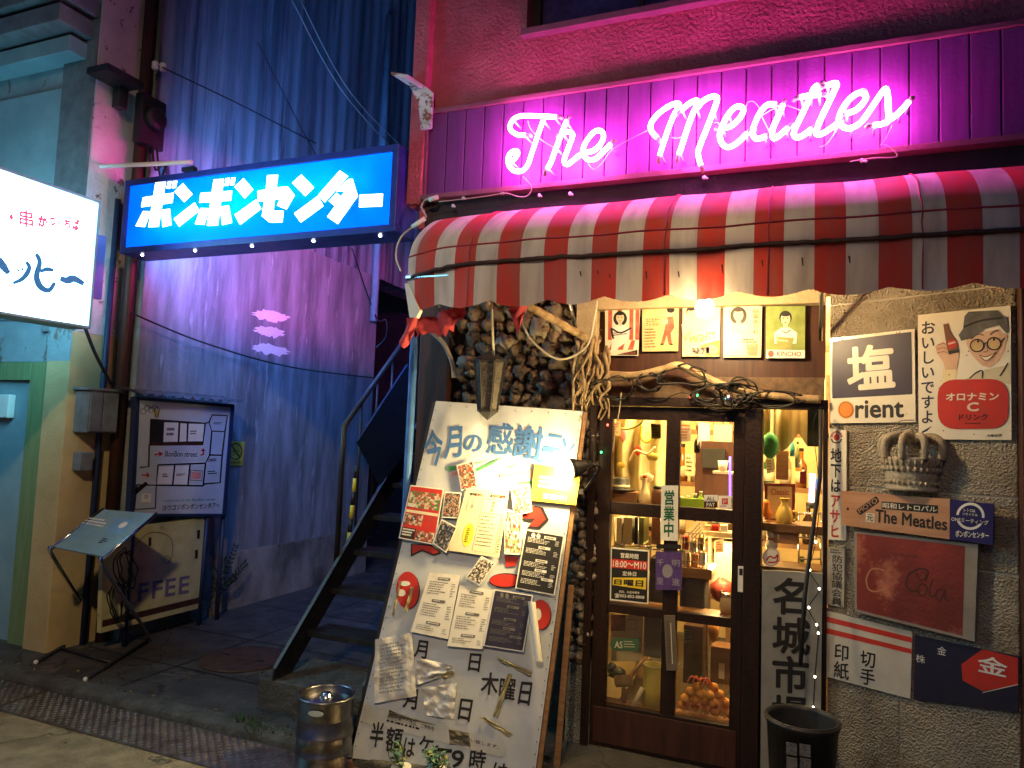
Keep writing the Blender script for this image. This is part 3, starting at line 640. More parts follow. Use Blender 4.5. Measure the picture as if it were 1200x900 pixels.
for (o, pts) in letters:
    P = spline(nz(pts, *o), 5); b = MB(); b.tube(P, .0132, m_neon, 8); b.build("letter_tube", neon); allp.append(P)
    for e0, e1 in ((P[0], P[1]), (P[-1], P[-2])): b = MB(); dd = (e0-e1).normalized(); b.tube([e0+dd*.001, e0+dd*.022, e0+dd*.03+V((0, .02, 0))], .011, m_wirew, 8); b.build("electrode", neon)
for P in allp:
    for k in (1, len(P)//2, len(P)-2):
        p = P[k]; b = MB(); b.tube([p+V((0, .008, 0)), (p.x+.004, -.034, p.z-.004)], .006, m_white, 6); b.build("tube_support", neon)
for o, pts in ((A, [(210, 225), (235, 290), (320, 370), (420, 425)]), (A, [(640, 530), (680, 570), (740, 520), (820, 420), (1060, 290)]), (A, [(175, 620), (235, 690), (215, 750), (160, 765), (60, 740), (0, 745), (-120, 765), (-330, 790), (-420, 800)]),
               (B_, [(215, 250), (250, 190), (300, 185), (330, 210)]), (B_, [(300, 445), (350, 450), (415, 425)]), (B_, [(640, 330), (670, 330), (695, 400)]), (B_, [(885, 240), (900, 170), (950, 160), (1000, 220), (1010, 270), (1080, 410)]),
               (C_, [(10, 365), (120, 300), (170, 285), (300, 330)]), (C_, [(680, 220), (720, 170), (760, 180), (755, 215)]), (C_, [(420, 590), (480, 560), (560, 440)]), (C_, [(940, 430), (900, 520), (850, 585)]), (C_, [(880, 565), (940, 600), (970, 655), (800, 665), (640, 690)])):
    b = MB(); b.tube(spline([V((p.x, -.10, p.z)) for p in nz(pts, *o)], 5), .0028, m_wirew, 5); b.build("tube_wire", neon)
for px, py in ((588, 226), (632, 229), (668, 227), (543, 232), (531, 241), (825, 208), (1010, 188)):
    p = aty(px, py, -.06); b = MB(); b.tube([p, p+V((.02, -.015, -.012))], .006, m_white, 6); b.ball(p, .011, .011, .011, m_white, 8, 6); b.build("clip", neon)
# rusty bracket at the corner post and cable with joints
t = thing("corner_bracket", "white rusty steel bracket bolted to the corner post", "bracket", aty(497, 120, -.1))
mb_ = mix_over(M("rusty_white", (.75, .70, .70), .5), (.25, .08, .04), 20, .52, .58)
b = MB(); b.hexa([aty(x, y, -.07) for x, y in ((478, 97), (497, 100), (507, 108), (505, 150), (493, 152), (490, 120))], (0, .02, 0), mb_); b.hexa([aty(x, y, -.072) for x, y in ((478, 97), (497, 100), (495, 104), (478, 100))], (-.05, -.12, .02), mb_); b.build("plate", t, .002)
wire([aty(x, y, -.1) for x, y in ((507, 232), (498, 235), (494, 243), (499, 255), (488, 263), (470, 278), (464, 300), (470, 318))], .006, m_wirew, "pale cable looping down from the neon to the awning corner", None, name="neon_cable")
for i, (q0, q1) in enumerate((((483, 266), (498, 256)), ((503, 234), (513, 231)))):
    b = MB(); b.tube([aty(*q0, -.1), aty(*q1, -.1)], .014, m_white, 10); tag(b.build("cable_joint", loc=aty(*q0, -.1)), ["grey cable joint hanging just above the awning corner", "grey cable joint at the foot of the corner post"][i], "cable joint", "cable joints")

t = thing("added_pink_tube", "unseen pink tube in a channel, added to wash the alley wall pink", "neon tube", (-2.32, .8, 3.2))  # added out of view, gives the alley wall its pink wash
b = MB(); b.tube([(-2.36, .35, 3.22), (-2.36, 1.6, 3.22)], .014, M("added_pink_glow", (1, .5, .8), .3, emit=(1.0, .06, .52), es=430), 8); b.build("tube", t)
b = MB(); b.box(-2.50, -2.281, .3, 1.65, 3.16, 3.175, m_greymetal); b.box(-2.50, -2.281, .3, 1.65, 3.255, 3.27, m_greymetal); b.build("channel", t)  # added lip and lid, shaped to cut off the pink wash

# ------------------------------------------------------------------ awning
m_awn = M("striped_canvas", (.6, .5, .4), .75, col2=(.5, .5, .5), vs=4)
def stripes(m):
    N, L, bs = nodes(m)
    tc = N.new("ShaderNodeTexCoord"); sx = N.new("ShaderNodeSeparateXYZ"); L.new(tc.outputs['Object'], sx.inputs[0])
    a = N.new("ShaderNodeMath"); a.operation = 'MULTIPLY_ADD'; a.inputs[1].default_value = 1/.2458; a.inputs[2].default_value = 9.882; L.new(sx.outputs[0], a.inputs[0])
    f = N.new("ShaderNodeMath"); f.operation = 'FRACT'; L.new(a.outputs[0], f.inputs[0])
    g = N.new("ShaderNodeMath"); g.operation = 'GREATER_THAN'; g.inputs[1].default_value = .5; L.new(f.outputs[0], g.inputs[0])
    nz_ = N.new("ShaderNodeTexNoise"); nz_.inputs['Scale'].default_value = 5; nz_.inputs['Detail'].default_value = 8; mp = N.new("ShaderNodeMapping"); mp.inputs['Scale'].default_value = (3, 1, .6)
    L.new(tc.outputs['Object'], mp.inputs[0]); L.new(mp.outputs[0], nz_.inputs[0])
    mx = N.new("ShaderNodeMix"); mx.data_type = 'RGBA'; mx.inputs[6].default_value = (.52, .045, .03, 1); mx.inputs[7].default_value = (.62, .52, .46, 1); L.new(g.outputs[0], mx.inputs[0])
    rp = N.new("ShaderNodeMapRange"); rp.inputs[1].default_value = .42; rp.inputs[2].default_value = .75; rp.inputs[4].default_value = .55; L.new(nz_.outputs[0], rp.inputs[0])
    m2 = N.new("ShaderNodeMix"); m2.data_type = 'RGBA'; m2.inputs[7].default_value = (.20, .13, .11, 1); L.new(rp.outputs[0], m2.inputs[0]); L.new(mx.outputs[2], m2.inputs[6])
    L.new(m2.outputs[2], bs.inputs['Base Color'])
    tr = N.new('ShaderNodeBsdfTranslucent'); ms = N.new('ShaderNodeMixShader'); ms.inputs[0].default_value = .09; L.new(m2.outputs[2], tr.inputs[0]); L.new(bs.outputs[0], ms.inputs[1]); L.new(tr.outputs[0], ms.inputs[2]); L.new(ms.outputs[0], N['Material Output'].inputs[0])
stripes(m_awn)
AX0, AX1 = -2.0, 2.4
awn = thing("striped_awning", "red and white striped canvas awning with torn hanging corner cloth", "awning", (AX0+.02, 0, 2.4))
prof = [(-.005, 2.93), (-.15, 2.905), (-.32, 2.85), (-.46, 2.765), (-.555, 2.675), (-.592, 2.60), (-.602, 2.55), (-.605, 2.495)]
PR = spline([(0, y, z) for y, z in prof], 4)
def canopy(u, v):
    x = AX0+u*(AX1-AX0); k = v*(len(PR)-1); i = min(int(k), len(PR)-2); p = PR[i].lerp(PR[i+1], k-i)
    sag = .005*math.sin(u*4.4/.59*2*math.pi)*math.sin(v*math.pi) + .008*noise.noise(V((x*3, v*4, 2)))
    pull = max(0, 1-u*9)**2
    return V((x, p.y+sag*.6+.04*pull*v, p.z+sag-.055*pull*v))
b = MB(); b.grid(canopy, 240, 28, m_awn); b.build("canopy", awn)
def val(u, v):
    x = AX0+u*(AX1-AX0); sc_ = .030*(1-abs(math.sin(x*math.pi/.30))); pull = max(0, 1-u*9)**2
    return V((x, -.606+.04*pull+.012*v+.014*math.sin(x*9)*v+.01*noise.noise(V((x*6, v, 5))), 2.492-.055*pull-v*(.222-sc_-.06*pull)+.006*noise.noise(V((x*9, 1, 1)))*v))
b = MB(); b.grid(val, 300, 6, m_awn); b.build("valance", awn)
b = MB(); b.tube(spline([canopy(i/120, .99)+V((0, -.008, .006*noise.noise(V((i*.9, 0, 4))))) for i in range(121)], 2), .011, m_brown2, 6); b.build("seam_rope", awn); b = MB(); b.tube(spline([canopy(i/24, .714)+V((0, -.002, .003)) for i in range(25)], 4), .0045, m_fab, 6); b.build("seam_rope", awn)
b = MB(); b.tube([(AX0, -.575, 2.45), (AX1, -.575, 2.45)], .014, m_steel, 8)
for x in (AX0+.01, -1.2, .05, AX1-.01): b.tube([(x, -.01, 2.75), (x, -.575, 2.45)], .012, m_steel, 8); b.tube([(x, -.01, 2.16), (x, -.40, 2.54)], .010, m_steel, 8)
b.build("frame_bar", awn)
for x in (-1.62, -.62, -.17, .42, .95):
    b = MB(); ux = (x-AX0)/(AX1-AX0); b.tube(spline([canopy(ux+.0006*math.sin(j*1.7), j/12)+V((0, -.003, .002)) for j in range(13)]+[val(ux, .5), val(ux, .97)], 3), .0035, m_fab, 5); b.build("canvas_seam", awn)
r2 = random.Random(2)
b = MB(); pts = [aty(x, y, -.5) for x, y in ((485, 375), (505, 372), (530, 365), (545, 358))]
def rag(u, v):
    p = pts[0].lerp(pts[3], u); return p+V((.02*noise.noise(V((u*5, v*3, 1))), .06*noise.noise(V((u*4, v*2, 9))), -v*(.06+.10*abs(noise.noise(V((u*7, 0, 3))))) - .04*math.sin(u*3.1)*v))
b.grid(rag, 20, 6, m_fab); b.build("torn_cloth", awn); b = MB()
q0 = aty(482, 372, -.55)
b.grid(lambda u, v: q0+V((-.03+u*.07-.03*v, .02*math.sin(u*6+v*4), -v*.17*(1-.6*abs(u-.35)))), 8, 8, m_fab); b.build("torn_cloth", awn); b = MB()
q1 = aty(608, 358, -.5)
b.grid(lambda u, v: q1+V((-.05+u*.09-.02*v, .02*math.sin(u*7+v*3), -v*(.02+.13*max(0, 1-abs(u-.7)*2.2)))), 10, 8, m_fab); b.build("torn_cloth", awn)
b = MB(); b.hexa([aty(x, y, -.57) for x, y in ((474, 332), (479, 332), (492, 364), (488, 372), (480, 372))], (0, .03, 0), m_white); b.build("corner_plate", awn)
b = MB()
for px, py, h in ((680, 318, 8), (714, 322, 5), (757, 318, 12), (795, 318, 9), (846, 310, 13), (893, 305, 9), (940, 302, 12), (995, 300, 10), (700, 317, 6)):
    p = aty(px, py, -.612); b.tube([p, p+V((.004, .0, -.003*h))], .004, m_brown2, 6, taper=.5)
b.build("drip_stain", awn)
# struts and hoses under the awning
b = MB(); b.tube([aty(613, 355, -.45), aty(655, 378, -.2), aty(697, 402, -.02)], .022, m_branch, 8); b.build("folding_arm", awn)
pipe("hose", spline([aty(505, 388, -.25), aty(520, 403, -.24), aty(530, 425, -.23), aty(532, 443, -.22)], 5), .013, m_wirew, "short tan hose bent in front of the cobble wall", "hose")
pipe("hanging_strip", [aty(576, 352, -.45), aty(577, 385, -.38), aty(579, 424, -.3)], .007, m_wirew, "thin pale strip hanging straight above the wall lantern", "strip")
pipe("cable", spline([aty(x, y, -.15) for x, y in ((610, 368), (620, 395), (645, 417), (665, 420), (688, 405), (696, 375), (700, 352))], 6), .006, m_wirew, "pale cable slung in a loop across the cobble wall", "cable")
pipe("awning_pole", [aty(487, 372, -.35), V((aty(487, 372, -.35).x-.006, -.35, .0))], .022, m_bluepaint, "bright blue steel pole under the torn awning corner", "pole")

# ================================================================== LIT SIGNS
# blue sign hanging across the alley mouth
SY = -.15
bs_ = thing("alley_sign", "blue lit box sign with white katakana hanging across the alley mouth", "sign", (-3.45, SY, 2.85))
TL, TR, BR, BL = [aty(x, y, SY) for x, y in ((147, 203), (466, 178), (463, 277), (141, 292))]
sx0, sx1 = (TL.x+BL.x)/2, (TR.x+BR.x)/2; sz0, sz1 = (BL.z+BR.z)/2, (TL.z+TR.z)/2
m_hous = M("navy_housing", (.03, .05, .30), .4, col2=(.02, .035, .22), vs=8)
m_face = bpy.data.materials.new("blue_acrylic"); m_face.use_nodes = True
_N, _L, _b = nodes(m_face); _b.inputs['Base Color'].default_value = (.01, .10, .7, 1); _b.inputs['Roughness'].default_value = .25
_tr = _N.new("ShaderNodeBsdfTranslucent"); _tr.inputs[0].default_value = (.006, .50, 1, 1); _mx = _N.new("ShaderNodeMixShader"); _mx.inputs[0].default_value = .85
_L.new(_b.outputs[0], _mx.inputs[1]); _L.new(_tr.outputs[0], _mx.inputs[2]); _L.new(_mx.outputs[0], _N["Material Output"].inputs[0])
fw_, dp = .045, .24
b = MB(); b.box(sx0, sx1, SY, SY+dp, sz1-fw_, sz1, m_hous); b.box(sx0, sx1, SY, SY+dp, sz0, sz0+fw_, m_hous)
b.box(sx0, sx0+fw_, SY, SY+dp, sz0+fw_, sz1-fw_, m_hous); b.box(sx1-fw_, sx1, SY, SY+dp, sz0+fw_, sz1-fw_, m_hous); b.build("housing", bs_, .004)
m_back = M("lit_back_acrylic", (.7, .8, .9), .4, emit=(.06, .27, 1.0), es=27)
for yy, mm in ((SY+.010, m_face), (SY+dp-.014, m_back)):
    b = MB(); b.box(sx0+fw_, sx1-fw_, yy, yy+.004, sz0+fw_, sz1-fw_, mm); b.build("face_panel", bs_)
b = MB(); b.box(sx0+fw_+.002, sx1-fw_-.002, SY+dp-.06, SY+dp-.055, sz0+fw_+.002, sz1-fw_-.002, m_hous); b.build("divider", bs_)  # added unseen plate, keeps the back panel's glow off the front face
b = MB()
for k, (xa, xb) in enumerate(((.12, .50), (.42, .88))):
    zz = sz0+(sz1-sz0)*(.62 if k else .42); b.tube([(sx0+(sx1-sx0)*xa, SY+dp/2, zz), (sx0+(sx1-sx0)*xb, SY+dp/2, zz)], .014, m_boxtube, 8)
b.build("light_tube", bs_)
S = Sheet((0, SY+.0085, 0), (0, -1, 0))
def zz_(part, m, pts, ox, oy, k, l=1): S.poly(part, m, [(ox+x/k, oy+y/k) for x, y in pts], l)
K1 = (140, 170, 6.428); K2 = (300, 170, 6.428)
for p in ([(272, 282), (350, 278), (296, 615), (218, 618)], [(178, 498), (236, 500), (192, 617), (122, 610)], [(318, 490), (380, 480), (392, 603), (325, 618)], [(366, 275), (392, 272), (382, 328), (355, 328)], [(405, 272), (436, 270), (425, 322), (395, 325)],
          [(478, 288), (550, 370), (488, 430), (415, 350)], [(568, 432), (602, 495), (450, 615), (410, 555)],
          [(710, 260), (788, 255), (742, 605), (660, 608)], [(612, 475), (678, 478), (640, 600), (570, 595)], [(757, 465), (825, 455), (848, 585), (775, 602)], [(803, 250), (832, 248), (822, 305), (793, 308)], [(845, 246), (875, 244), (865, 300), (833, 303)],
          [(935, 250), (1008, 335), (945, 402), (868, 315)], [(1030, 410), (1068, 480), (910, 600), (868, 525)]): zz_("katakana", m_signtxt, p, *K1)
for p in ([(178, 395), (410, 360), (400, 435), (165, 468)], [(612, 362), (850, 345), (842, 418), (602, 435)]): zz_("katakana", m_signtxt, p, *K1, l=2)
for p in ([(85, 228), (167, 225), (155, 320), (240, 312), (292, 378), (230, 485), (158, 455), (182, 408), (140, 412), (133, 495), (208, 497), (200, 580), (103, 583), (45, 535), (62, 425), (12, 422), (15, 345), (75, 335)],
          [(342, 222), (437, 320), (372, 385), (273, 285)], [(468, 383), (508, 460), (338, 583), (288, 515)], [(632, 192), (695, 235), (518, 432), (470, 375)],
          [(700, 258), (728, 255), (767, 385), (617, 595), (537, 540), (595, 460), (550, 422), (608, 360), (640, 387), (672, 347), (606, 350), (665, 285)], [(780, 375), (957, 367), (950, 462), (777, 468)]): zz_("katakana", m_signtxt, p, *K2)
S.build(bs_)
b = MB()
for i in range(5):
    x = sx0+.16+(sx1-sx0-.3)*i/4; b.ball((x, SY+.06, sz0-.004), .010, .010, .007, m_led, 8, 6)
b.build("led_spot", bs_)
t = thing("sign_stay", "straight pale rod carrying the blue lit sign from the corner building", "rod", aty(50, 198, -.2))
b = MB(); b.tube([aty(45, 198.5, -.26), aty(225, 190, -.15)], .016, m_white, 8); b.build("rod", t)
b = MB(); e = aty(222, 190, -.15); b.box(e.x-.05, e.x+.06, e.y-.02, e.y+.02, sz1+.001, sz1+.03, m_black); b.build("clamp", t)
# white projecting sign
X4 = -4.4
ws = thing("box_sign", "white lit box sign with red and blue brush lettering projecting from the corner building", "sign", (X4-.08, -.9, 2.6))
a, c = atx(109, 383.5, X4), atx(115, 236, X4); yb = (a.y+c.y)/2; z0, z1 = (a.z+atx(0, 371, X4).z)/2, (c.z+atx(0, 194, X4).z)/2
ya = -1.75
for s, xx in ((0, X4-.004), (1, X4-.20)):
    b = MB(); b.box(xx, xx+.004, ya+.02, yb-.02, z0+.02, z1-.02, m_signwhite); b.build("face_panel", ws)
b = MB(); b.box(X4-.20, X4+.006, ya, yb, z1-.018, z1, m_paleblue); b.box(X4-.20, X4+.006, ya, yb, z0, z0+.018, m_paleblue); b.box(X4-.20, X4+.006, yb-.018, yb, z0+.019, z1-.019, m_paleblue); b.box(X4-.20, X4+.006, ya, ya+.018, z0+.019, z1-.019, m_paleblue); b.build("housing", ws, .003)
b = MB(); b.beam((X4-.1, yb, z1-.1), (X4-.35, -.31, z1-.1), .03, .03, m_black); b.beam((X4-.1, yb, z0+.1), (X4-.35, -.31, z0+.1), .03, .03, m_black); b.build("bracket", ws)
S = Sheet((X4+.0005, 0, 0), (1, 0, 0))
k = 4.093
st = lambda m, pts, wd, l=1, part="brush_lettering": S.stroke(part, m, [(x/k, 180+y/k) for x, y in pts], wd, l)
tp = lambda mx: (lambda t: mx*1.5*(1-.45*abs(2*t-1)))
for pts, wd in (([(-60, 520), (-90, 600)], 5), ([(-5, 500), (15, 540), (42, 575)], 6.5), ([(82, 553), (92, 566)], 3), ([(104, 548), (112, 562)], 3), ([(125, 518), (140, 550), (110, 598), (62, 622)], 4.5),
                ([(172, 480), (190, 520), (175, 590), (195, 640), (235, 655), (262, 618)], 5.5), ([(192, 565), (225, 555), (258, 560)], 4), ([(288, 598), (320, 608), (355, 600), (402, 626)], 6.5)): st(m_txtblue, pts, tp(wd))
S.ring("brush_lettering", m_txtblue, 266/k, 180+520/k, 3.6, 1.4, 1, 4.6)
for ch, x0, y0, x1, y1 in (("と", -26, 262, 14, 330), ("・", 44, 288, 64, 318), ("串", 90, 262, 160, 350), ("か", 180, 290, 228, 350), ("つ", 236, 300, 268, 345), ("い", 274, 305, 300, 345), ("ち", 305, 310, 340, 355), ("ば", 344, 308, 382, 368)):
    if ch == "と": continue
    q = S.q((x0/k, 180+y0/k, x1/k, 180+y1/k)); S.text("small_lettering", m_txtred, ch, [(x, y+(x-x0/k)*.18) for x, y in q], 1, .06 if ch == '串' else .16)
S.poly("small_lettering", m_txtred, [(0, 250), (2, 252), (2.5, 257), (0, 259)], 1)
S.build(ws)
t = thing("side_sign", "narrow blue panel sign fixed behind the white lit sign", "sign", (-4.62, -.25, 2.5))
b = MB(); b.hexa([atx(x, y, -4.62) for x, y in ((113, 275), (125, 277), (119, 351), (105, 349))], (-.04, 0, 0), M("pale_lit_blue", (.12, .25, .62), .4)); b.build("panel", t)

# ================================================================== THE ALLEY'S FURNITURE
# map board on the concrete wall
XW = -4.55
mbq = [(163, 468), (272, 477), (262, 602), (155, 602)]
t = thing("map_board", "pale blue hand drawn alley map board with black lines under a small tin roof", "notice board", atx(210, 600, XW))
S = Sheet((XW, 0, 0), (1, 0, 0))
m_mapface = M("map_panel", (.50, .56, .62), .5, col2=(.42, .48, .55), vs=5)
S.slab("panel", m_mapface, mbq, .03)
def mk(x, y): return 130+x/5.294, 450+y/5.294
def mst(pts, wd=8, m=m_ink, l=1): S.stroke("map_lines", m, [mk(*p) for p in pts], wd/5.294, l, sm=False)
def mpoly(m, pts, l=1, part="map_lines"): S.poly(part, m, [mk(*p) for p in pts], l)
mpoly(m_ink, [(243, 215), (590, 240), (572, 380), (237, 380)]); mpoly(m_brown2, [(237, 362), (575, 358), (572, 380), (237, 382)], 2)
for q in ([(330, 238), (418, 240), (413, 358), (324, 360)], [(430, 243), (470, 246), (467, 356), (424, 358)], [(482, 246), (578, 248), (568, 355), (476, 356)]): mpoly(m_white, q, 2)
mst([(237, 375), (234, 512), (180, 518)], 10); mst([(590, 242), (608, 238), (628, 192), (722, 196), (708, 290), (690, 440), (677, 612), (580, 620), (572, 632), (280, 628), (292, 500)], 10)
mst([(608, 240), (625, 292), (710, 296)], 7, m_ink, 2); mst([(625, 292), (612, 440), (585, 492), (292, 502)], 9, m_ink, 2); mst([(610, 440), (692, 442)], 8, m_ink, 3)
for x in (395, 490, 585): mst([(x, 495), (x-14, 630)], 9, m_ink, 3)
for q in ([(300, 515), (388, 510), (376, 622), (290, 622)], [(402, 508), (482, 508), (472, 620), (390, 622)]): mpoly(m_white, q, 1)
mpoly(m_pink, [(500, 545), (560, 548), (556, 590), (497, 588)], 2); mst([(505, 535), (570, 540), (562, 600), (490, 596), (495, 530)], 5, m_inkg, 3)
mst([(160, 625), (280, 628), (275, 770), (145, 778), (160, 625)], 9, m_ink, 2); mpoly(m_brown, [(130, 665), (215, 605), (228, 622), (150, 690)], 3); mpoly(m_white, [(190, 680), (250, 682), (245, 735), (185, 735)], 3)
for cx in (200, 225, 250, 270): S.ring("map_lines", m_inkg, *mk(cx, 150+(cx % 3)*10), 3.2, .8)
mpoly(m_yellow2, [(270, 160), (296, 160), (290, 205), (275, 205)], 2); mst([(268, 158), (284, 140), (300, 158), (290, 208), (276, 208), (268, 158)], 5, m_ink, 3)
for pts in ([(190, 565), (225, 565)], [(555, 440), (572, 438), (572, 412)], [(270, 440), (300, 432)]): mst(pts, 9, m_red, 2)
for pts in ([(222, 545), (240, 566), (222, 585)], [(555, 415), (572, 398), (586, 415)], [(298, 415), (322, 432), (298, 452)]): mpoly(m_red, pts, 2)
S.text("map_lettering", m_ink, "BonBon street", [mk(*p) for p in ((338, 415), (535, 420), (533, 452), (336, 450))], 2, .0)
S.text("map_lettering", m_ink, "ヨウコソボンボンセンタアへ", [mk(*p) for p in ((320, 752), (676, 734), (672, 768), (318, 786))], 2, .02)
S.text("map_lettering", m_teal, "welcome to the BonBon center", [mk(*p) for p in ((330, 715), (650, 706), (648, 722), (330, 732))], 2)
for i, q in enumerate((((346, 272), (396, 272), (394, 332), (342, 332)), ((492, 290), (552, 288), (548, 318), (490, 318)), ((636, 236), (690, 238), (688, 254), (634, 252)), ((600, 540), (668, 536), (664, 562), (598, 566)), ((318, 556), (362, 556), (360, 582), (316, 582)), ((405, 556), (470, 556), (468, 572), (404, 572)), ((205, 690), (238, 692), (234, 714), (203, 714)), ((600, 465), (680, 460), (678, 480), (600, 486)))):
    S.lines("map_lettering", m_ink, [mk(*p) for p in q], 2, 3, seed=i)
S.build(t)
b = MB()
for q in ([(160, 465), (275, 474), (275, 477.5), (160, 468.5)], [(271, 477), (275, 477), (265, 604), (261, 604)], [(155, 602), (263, 602), (263, 605), (155, 605)], [(160, 466), (164, 466), (157, 604), (152, 604)]): b.hexa([atx(x, y, XW+.008) for x, y in q], (-.05, 0, 0), m_navy)
b.build("frame", t)
b = MB(); p_ = atx(262, 600, XW-.03); b.tube([p_, V((p_.x, p_.y, 0))], .018, m_navy, 8); b.build("post", t); b = MB()
a, c = atx(158, 600, XW), atx(262, 600, XW); b.tube([(XW-.03, a.y+.02, a.z), (XW-.03, a.y+.02, 0)], .018, m_navy, 8); b.build("post", t)
b = MB(); z_ = atx(273, 472, XW).z+.01
b.grid(lambda u, v: V((XW-.16+.26*v, a.y-.12+u*(c.y-a.y+.2), z_+.045-.05*v+.008*math.cos(u*70))), 140, 2, m_steel); b.build("tin_roof", t)
# coffee board under it
t = thing("coffee_board", "old yellowed board with faded coffee lettering leaning under the map board", "old sign", (XW, .4, 0))
S = Sheet((XW-.02, 0, 0), (1, 0, 0))
m_coff = M("yellowed_board", (.58, .54, .28), .6, col2=(.40, .37, .18), vs=4)
mix_over(m_coff, (.14, .11, .07), 6, .62, .70)
S.slab("board", m_coff, [(122, 622), (240, 606), (232, 713), (118, 742)], .04)
S.poly("stripe", m_brown2, [(120, 727), (233, 700), (232.5, 707), (119.5, 735)], 1)
f = lambda pts: [(x/4.092, 580+y/4.092) for x, y in pts]
m_fadeblue = M("faded_blue_ink", (.10, .09, .22), .6, col2=(.22, .19, .25), vs=30)
for i, (ch, x0) in enumerate((("F", 664), ("F", 732), ("E", 795), ("E", 860))):
    y0 = 425-(x0-664)*.16; S.text("lettering", m_fadeblue, ch, f([(x0, y0), (x0+50, y0-8), (x0+44, y0+76), (x0-6, y0+86)]), 2, .04)
S.ring("lettering", M("faint_ink", (.34, .31, .22), .6), *f([(636, 485)])[0], 6.5, 1.6, 2, 9)
S.ring("lettering", m_inkg, *f([(800, 310)])[0], 4, .7, 2)
S.stroke("lettering", m_inkg, f([(640, 250), (700, 190), (760, 180), (820, 210), (825, 290), (800, 330)]), .8, 2)
for x, y in ((712, 205), (945, 170), (935, 265)): S.poly("rust_spot", m_brown, f([(x, y), (x+14, y-3), (x+12, y+40), (x-1, y+40)]), 2)
S.build(t)
b = MB(); b.tube([atx(243, 602, XW-.02), V((XW-.02, atx(236, 715, XW).y, 0))], .018, m_navy, 8); b.build("edge_post", t)
for i, (cx, cy_, lab) in enumerate(((146, 665, "tangle of black cable hanging on the yellowed board"), (138, 705, "second knot of black cable lower down on the yellowed board"))):
    rr = random.Random(40+i); P = [atx(cx+(6+5*rr.random())*math.cos(k*.55)+k*.25-4, cy_+(16+9*rr.random())*math.sin(k*.55+.3*rr.random()), XW+.03+.05*rr.random()) for k in range(38)]
    wire(P, .0048, m_wire, lab, "cable tangles", name="cable_tangle")
t = thing("bicycle_ban_sign", "small yellow no bicycles sign beside the map board", "sign", atx(277, 545, -4.73))
S = Sheet((-4.735, 0, 0), (1, 0, 0))
S.slab("plate", M("yellow_enamel", (.62, .48, .06), .4), [(266, 517), (287, 517.5), (284.5, 545.5), (264, 545)], .008)
S.ring("pictogram", m_ink, 276, 529, 7.5, 1.3, 1, 9.2); S.stroke("pictogram", m_ink, [(271, 522), (281, 536)], 1.3, 2)
S.ring("pictogram", m_ink, 272.5, 531, 2.1, .6, 1, 2.8); S.ring("pictogram", m_ink, 279.5, 531, 2.1, .6, 1, 2.8); S.stroke("pictogram", m_ink, [(272.5, 531), (275, 526), (279, 526.5), (276.5, 531), (275, 526)], .6, 1, sm=False)
S.text("lettering", m_ink, "自転車通行禁止", (265, 540.5, 284, 543.8), 1, .02)
S.build(t)
# slanted steel reading stand
t = thing("menu_stand", "slanted steel tube stand holding a blue framed sheet in the alley", "stand", atz(110, 780, .02))
ft = [atz(105, 792), atz(42, 780)]
pA = atz(103, 795, .015); pB = atz(42, 778, .015); pC = atz(175, 752, .015); pD = atz(100, 738, .015)
# top sheet quad, tilted towards the street
Yt = pC.y
q = [aty(182, 602, -.12), aty(122, 597, -.26), aty(63, 641, -.62), aty(121, 652, -.50)]
pl_n = (q[1]-q[0]).cross(q[3]-q[0]); pl_n = pl_n if pl_n.dot(CAM-q[0]) > 0 else -pl_n
S = Sheet(q[0], pl_n)
S.slab("sheet", M("glossy_blue_sheet", (.22, .38, .46), .15, col2=(.16, .30, .40), vs=5, coat=.5), [(181, 602), (122, 597), (64, 641), (121, 652)], .012)
g = lambda pts: [(x/4.092, 580+y/4.092) for x, y in pts]
S.lines("print", m_skyink, g([(400, 128), (510, 150), (400, 235), (315, 210)]), 9, 2, 1); S.lines("print", m_white, g([(430, 108), (550, 125), (505, 165), (385, 140)]), 3, 2, 4)
S.poly("print", m_skyink, g([(545, 112), (640, 118), (585, 190), (500, 178)]), 1); S.ell("print", m_white, *g([(590, 145)])[0], 6, 2.5, 3, rot=-28); S.lines("print", m_ink, g([(495, 205), (525, 215), (500, 240), (465, 232)]), 3, 2, 9)
S.build(t)
b = MB(); off = S.n*-.012
PTS = [hit(x, y, S.p0, S.n)+off for x, y in ((183, 600), (121, 595), (61, 641), (120, 654))]
b.tube([PTS[0], PTS[3]], .012, m_chrome, 10); b.tube([PTS[1], PTS[2]], .012, m_chrome, 10)
b.build("top_rail", t)
fA, fB, fC, fD = atz(172, 752, .014), atz(108, 738, .014), atz(100, 796, .014), atz(42, 776, .014)
b = MB(); b.tube(spline([PTS[3], PTS[3]+V((.01, .0, -.05)), fA+V((0, 0, .06)), fA], 4), .012, m_chrome, 10); b.build("leg", t)
b = MB(); b.tube(spline([PTS[2], PTS[2]+V((.01, .0, -.05)), fB+V((0, 0, .06)), fB], 4), .012, m_chrome, 10); b.build("leg", t)
b = MB(); b.tube([fA, fC], .012, m_wornblk, 10); b.tube([fB, fD], .012, m_wornblk, 10); b.tube([fA.lerp(fC, .6), fB.lerp(fD, .6)], .012, m_wornblk, 10)
for p in (fC, fD): b.ball(p, .015, .015, .015, m_white, 8, 6)
b.build("foot", t)
